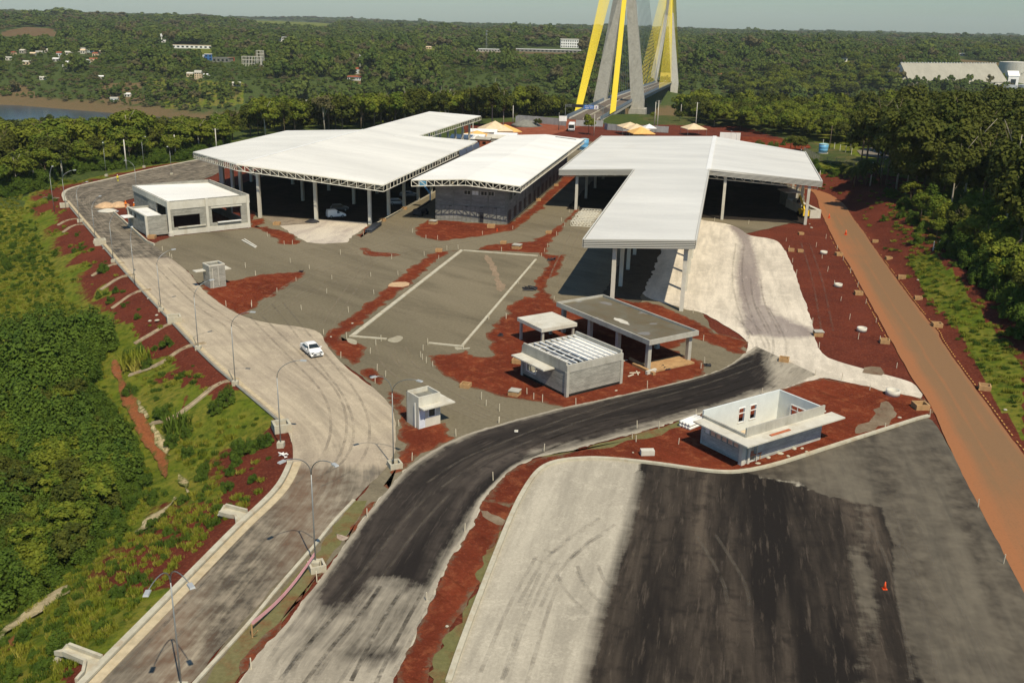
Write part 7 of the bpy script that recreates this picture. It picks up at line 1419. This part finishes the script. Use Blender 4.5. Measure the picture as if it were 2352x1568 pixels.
blob('C',565,940,.9,'black crumpled plastic on red earth by the bay far corner','dark'); blob('C',385,1190,1.3,'large tangle of black plastic beside the parking bay','dark'); blob('G',1545,700,.7,'black bundle at the plywood deck edge','dark'); blob('B',500,1040,.5,'small black debris at the red triangle tip','dark'); blob('G',1910,670,.5,'dark bent pipe standing by the dark road','dark','bent_pipe','pipe'); blob('F',345,1325,.55,'crumpled white plastic bags by the near lamp','white','rubbish_bag','bag'); blob('D',560,575,.7,'white debris at the foot of the concrete block','white','debris','debris'); blob('F',1115,640,.4,'dark debris on the small red patch','dark','debris','debris'); blob('G',130,415,.5,'dark debris left of the small canopy','dark','debris','debris'); blob('D',1180,310,.6,'dark heap on the right dirt track','dark','debris','debris')
# pink barrier tape
m = MB(); a = Vector((*G(*t1('J',625,560)), 1.0)); b = Vector((*G(*t1('J',85,1150)), .8))
for q in range(3):
    pts = [a.lerp(b, i/12)+Vector((0,0,-.55*math.sin(math.pi*i/12)+q*.12)) for i in range(13)]
    for i in range(12): m.bar(pts[i], pts[i+1], .02, .09)
tag(m.build('barrier_tape', plain('pink_tape', (.70,.36,.38), .7), None), 'pink barrier tape strung from the lamp to a short post', 'barrier tape')
x, y = G(*t1('J',85,1175)); t = thing('tape_post', (x, y, 0), 0, 'short wooden post holding the end of the pink tape', 'post'); MB().box((0,0,.55),(.1,.1,1.1)).build('post', M['wood'], t); MB().tube([(0,0,.1),(.5,-.3,.8)], .04).build('brace', M['wood'], t)
# drain boxes on the left bank
for k, x, y, s, lb in (('F',335,1085,1.3,'square pale drain box on the bank beside the gutter end'),('A',1500,1465,1.4,'broken pale drain frame on the red bank'),('A',865,803,1.5,'broken concrete drain box under the far lamp'),('A',555,478,1.3,'small pale slab box under the farthest lamps'),('J',1315-1315+640,600,.9,'concrete lamp footing box tied with pink tape'),('F',1310,1410,.9,'small white box at the foot of the booth lamp'),('A',690,605+0,.8,'small pale box beside the drain chute')):
    m = MB()
    for c, d_ in (((0,-.6,.3),(1.4,.2,.7)),((0,.6,.3),(1.4,.2,.7)),((-.6,0,.3),(.2,1.0,.7)),((.6,0,.3),(.2,1.0,.7))): m.box(c, d_)
    o = m.build('drain_box', M['kerb'], None); p = GT(*t1(k, x, y)); o.location = (p[0], p[1], max(p[2], -1.2)); o.scale = (s,)*3; o.rotation_euler = (0,0,R(25)); tag(o, lb, 'drain box', 'drain boxes by the roads')
# boom lift, telehandler, concrete block building at right
def boom():
    x, y = G(*t1('B',1530,545)); t = thing('boom_lift', (x, y, .02), R(65), 'dark blue boom lift beside the office block corner', 'lift')
    m = MB(); m.box((0,0,.9),(3.6,2.2,1.1),0,.85); m.build('body', M['dark'], t)
    for X in (-1.2,1.2):
        for s in (-1,1): m = MB(); m.lathe((0,0,0), [(.15,-.18),(.5,-.18),(.5,.18),(.15,.18)], 14); o = m.build('wheel', M['rubber'], t); o.location = (X,s*1.05,.5); o.rotation_euler = (R(90),0,0)
    m = MB(); m.bar((-1,0,1.6),(4.5,0,2.6),.35); m.build('lower_boom', M['dark'], t); m = MB(); m.bar((4.5,0,2.6),(5.2,.4,4.2),.3); m.bar((5.2,.4,4.2),(7.5,3.6,5.6),.28); m.build('upper_boom', M['blue'], t)
    m = MB(); m.box((7.7,3.9,5.8),(1.0,1.6,1.0)); m.build('basket', M['blue'], t)
boom()
def digger():
    x, y = G(*t1('D',455,560)); t = thing('telescopic_handler', (x, y, .02), R(95), 'yellow machine with raised arm by the right shed column', 'machine')
    m = MB(); m.box((0,0,1.1),(3.8,1.9,1.2),0,.9); m.build('body', M['yellow'], t); m = MB(); m.box((-.2,-.35,2.1),(1.4,1.1,1.2),0,.85); m.build('cab', M['dark'], t)
    m = MB(); m.bar((-1.6,.6,1.8),(2.2,.6,4.6),.35); m.build('arm', M['yellow'], t); m = MB(); m.bar((2.2,.6,4.6),(2.8,.6,3.4),.3); m.box((2.9,.6,3.1),(.6,.7,.7)); m.build('fork', M['dark'], t)
    for X in (-1.3,1.3):
        for s in (-1,1): m = MB(); m.lathe((0,0,0), [(.15,-.2),(.55,-.2),(.55,.2),(.15,.2)], 14); o = m.build('wheel', M['rubber'], t); o.location = (X,s*1.0,.55); o.rotation_euler = (R(90),0,0)
digger()
a = np.array(G(*t1('D',505,575))); b = np.array(G(*t1('D',598,575))); t = thing('concrete_vault', (a[0], a[1], 0), math.atan2(*(b-a)[::-1]), 'open topped concrete vault and low block beside the orange road', 'concrete vault'); W = np.hypot(*(b-a))
m = MB(); wall(m, (0,0), (W,0), 0, 2.0, .3); wall(m, (W,.3), (W,15), 0, 2.0, .9); wall(m, (W-.3,15), (0,15), 0, 2.0, .3); wall(m, (0,15), (0,.3), 0, 2.0, .3); m.build('wall', M['conc_pale'], t); m = MB(); m.box((W*.6,18,1.7),(W*.8,5,3.4)); m.build('rear_block', M['conc_dark'], t); m = MB(); m.box((W*.6,17.5,3.6),(W*1.5,5.5,.3)); m.build('slab', M['conc_pale'], t)
# slab sections leaning beside the vault
for i in range(4):
    x, y = G(*t1('D', 385+i*22, 500+i*18)); m = MB(); m.box((0,0,1.4),(.5,.7,2.8),.1); o = m.build('shoring_post', M['wood'] if i % 2 else M['conc_pale'], None); o.location = (x, y, 0); tag(o, '%s shoring post from the left under the right shed corner' % ORD[i], 'post', 'shoring posts under the right shed')
# white goal like frames on the right slope
for i, (x, y) in enumerate(((2149,575),(2162,573))):
    p = GT(x, y); m = MB(); 
    for s in (-.5,.5): m.box((s,0,.8),(.12,.12,1.8))
    m.box((0,0,.5),(1,.1,.1)); o = m.build('post_goal', M['white'], None); o.location = p; tag(o, ['left','right'][i]+' white post frame at the top of the right red bank', 'post frame')
# fence posts round the tank field
for i, (x, y) in enumerate(((1905,338),(1916,342),(1929,347),(1942,350),(1955,356),(1890,334))):
    p = GT(x, y); m = MB(); m.box((0,0,1),(.16,.16,2.2)); o = m.build('fence_post', M['conc_pale'], None); o.location = p; tag(o, 'pale fence post of the tank field, %s of the slanting row' % ORD[i], 'fence post', 'fence posts of the tank field')
def mesh_fence(pts, label):
    m = MB(); P = [Vector(GT(*p)) for p in pts]
    for a, b in zip(P[:-1], P[1:]):
        n = max(2, int((b-a).length/2.5))
        for i in range(n):
            p = a.lerp(b, i/n); q = a.lerp(b, (i+1)/n); m.bar(p, p+Vector((0,0,2.1)), .1); 
            for z in (.1,.5,.9,1.3,1.7,2.0): m.bar(p+Vector((0,0,z)), q+Vector((0,0,z)), .035)
            for j in range(6): r_ = p.lerp(q, j/6); m.bar(r_, r_+Vector((0,0,2)), .03)
    tag(m.build('mesh_fence', M['conc_dark'], None), label, 'fence')
mesh_fence([(1845,352),(1880,372),(1960,386),(2060,398),(2110,405)], 'dark wire mesh fence in front of the tank field at right')
# fenced concrete yard and dirt patch behind
for P, mt in (([(1990,362),(1960,345),(2070,335),(2110,352),(2090,372)], 'conc_dark'), ([(1640,318),(1770,315),(1850,330),(1870,345),(1760,348)], 'reddirt')):
    o = drape('pavement' if mt == 'conc_dark' else 'red_earth', P, soil('yard_concrete', (.19,.17,.14), (.15,.135,.11), (.12,.10,.07)) if mt == 'conc_dark' else M['reddirt'], .12, .3)
# manhole slabs / light debris on the dark road
lay('white_tag','G',[(250,1240),(280,1242)],.5,.04,'white','small white patch lying on the tarred road','debris')
# ---- workers
def person(px, py, label, vest, trousers, pose=0, rz=0, z=None, helmet='white'):
    p = GT(px, py); bend = .45 if pose == 1 else 0
    t = empty('person', (p[0], p[1], p[2] if z is None else z), rz, label, 'person')
    J = [(0,0,.98),(0,.0+bend*.25,1.2),(0,bend*.55,1.42-bend*.15),(0,bend*.68,1.53-bend*.2),(0,bend*.78,1.63-bend*.25),(0,bend*.80,1.74-bend*.27)]; Rd = [.15,.14,.15,.06,.095,.085]; Ed = [(0,1),(1,2),(2,3),(3,4),(4,5)]
    for s in (-1, 1):
        n = len(J); J += [(s*.10,0,.90),(s*.12,.05,.50),(s*.13,-.02,.10),(s*.14,.12,.05)]; Rd += [.10,.07,.05,.045]; Ed += [(0,n),(n,n+1),(n+1,n+2),(n+2,n+3)]
        sh = (s*.20, bend*.52, 1.40-bend*.15); n = len(J); hy = .35+bend*.4 if pose else .08+.10*s; J += [sh, (s*.27, bend*.55+.05, 1.12-bend*.2), (s*.24, hy, .88-bend*.15+(.2 if pose == 2 else 0)), (s*.23, hy+.08, .80-bend*.2+(.2 if pose == 2 else 0))]; Rd += [.075,.052,.04,.045]; Ed += [(2,n),(n,n+1),(n+1,n+2),(n+2,n+3)]
    me = bpy.data.meshes.new('body'); me.from_pydata(J, Ed, []); me.materials.append(M[vest]); o = bpy.data.objects.new('body', me); COL.objects.link(o); o.parent = t
    sk = o.modifiers.new('skin', 'SKIN'); lay_ = me.skin_vertices[0]
    for i, r_ in enumerate(Rd): lay_.data[i].radius = (r_, r_)
    lay_.data[0].use_root = True; ss_ = o.modifiers.new('sub', 'SUBSURF'); ss_.levels = 1; ss_.render_levels = 1
    hx = J[5]; m = MB(); m.lathe((hx[0],hx[1],hx[2]+.0), [(.14,0),(.125,.06),(.08,.12),(.0,.14)], 12); m.build('helmet', M[helmet], t, True)
    m = MB()
    m.lathe((0,0,.5), [(.17,.28),(.19,.5)], 10); m.build('trousers_waist', M[trousers], t, True)
    m = MB(); m.lathe((0,bend*.4,1.18-bend*.05), [(.185,0),(.19,.05)], 12); m.build('reflective_band', M['hiviz_y'], t, True)
    return t
person(415,678.5,'worker in orange jacket and yellow vest by the sand heap','hiviz','navy',0,.3,helmet='hiviz'); bpy.data.objects['person'].location = GT(*t1('A',1087,495))
for k, x, y, ps, rz, lb in (('A',1160,510,0,1.2,'worker in all orange clothes standing on the trench edge'),('A',1208,485,2,-.6,'left of two orange workers by the building wall'),('A',1222,488,1,-1.5,'right of two orange workers, bending forward'),('A',1017,262,0,.5,'lone worker in yellow top walking on the far road')):
    p = t1(k, x, y); person(p[0], p[1], lb, 'hiviz' if 'orange' in lb else 'hiviz_y', 'hiviz' if 'all' in lb else 'navy', ps, rz)
x, y, z = GT(543, 330); 
# ---- haze: one closed even volume round the whole place
hz = MB(); hz.box((0, 6000, 60), (24000, 12400, 320)); o = hz.build('haze', bpy.data.materials.new('haze_air')); mm = o.data.materials[0]; mm.use_nodes = True; nt_ = mm.node_tree; nt_.nodes.clear()
ou = nt_.nodes.new('ShaderNodeOutputMaterial'); pv = nt_.nodes.new('ShaderNodeVolumePrincipled'); pv.inputs['Color'].default_value = (.72,.82,.86,1); pv.inputs['Density'].default_value = .000048; pv.inputs['Anisotropy'].default_value = -.2; nt_.links.new(pv.outputs[0], ou.inputs['Volume']); o['kind'] = 'stuff'; tag(o, 'thin pale blue haze that fades the far forest', 'haze')
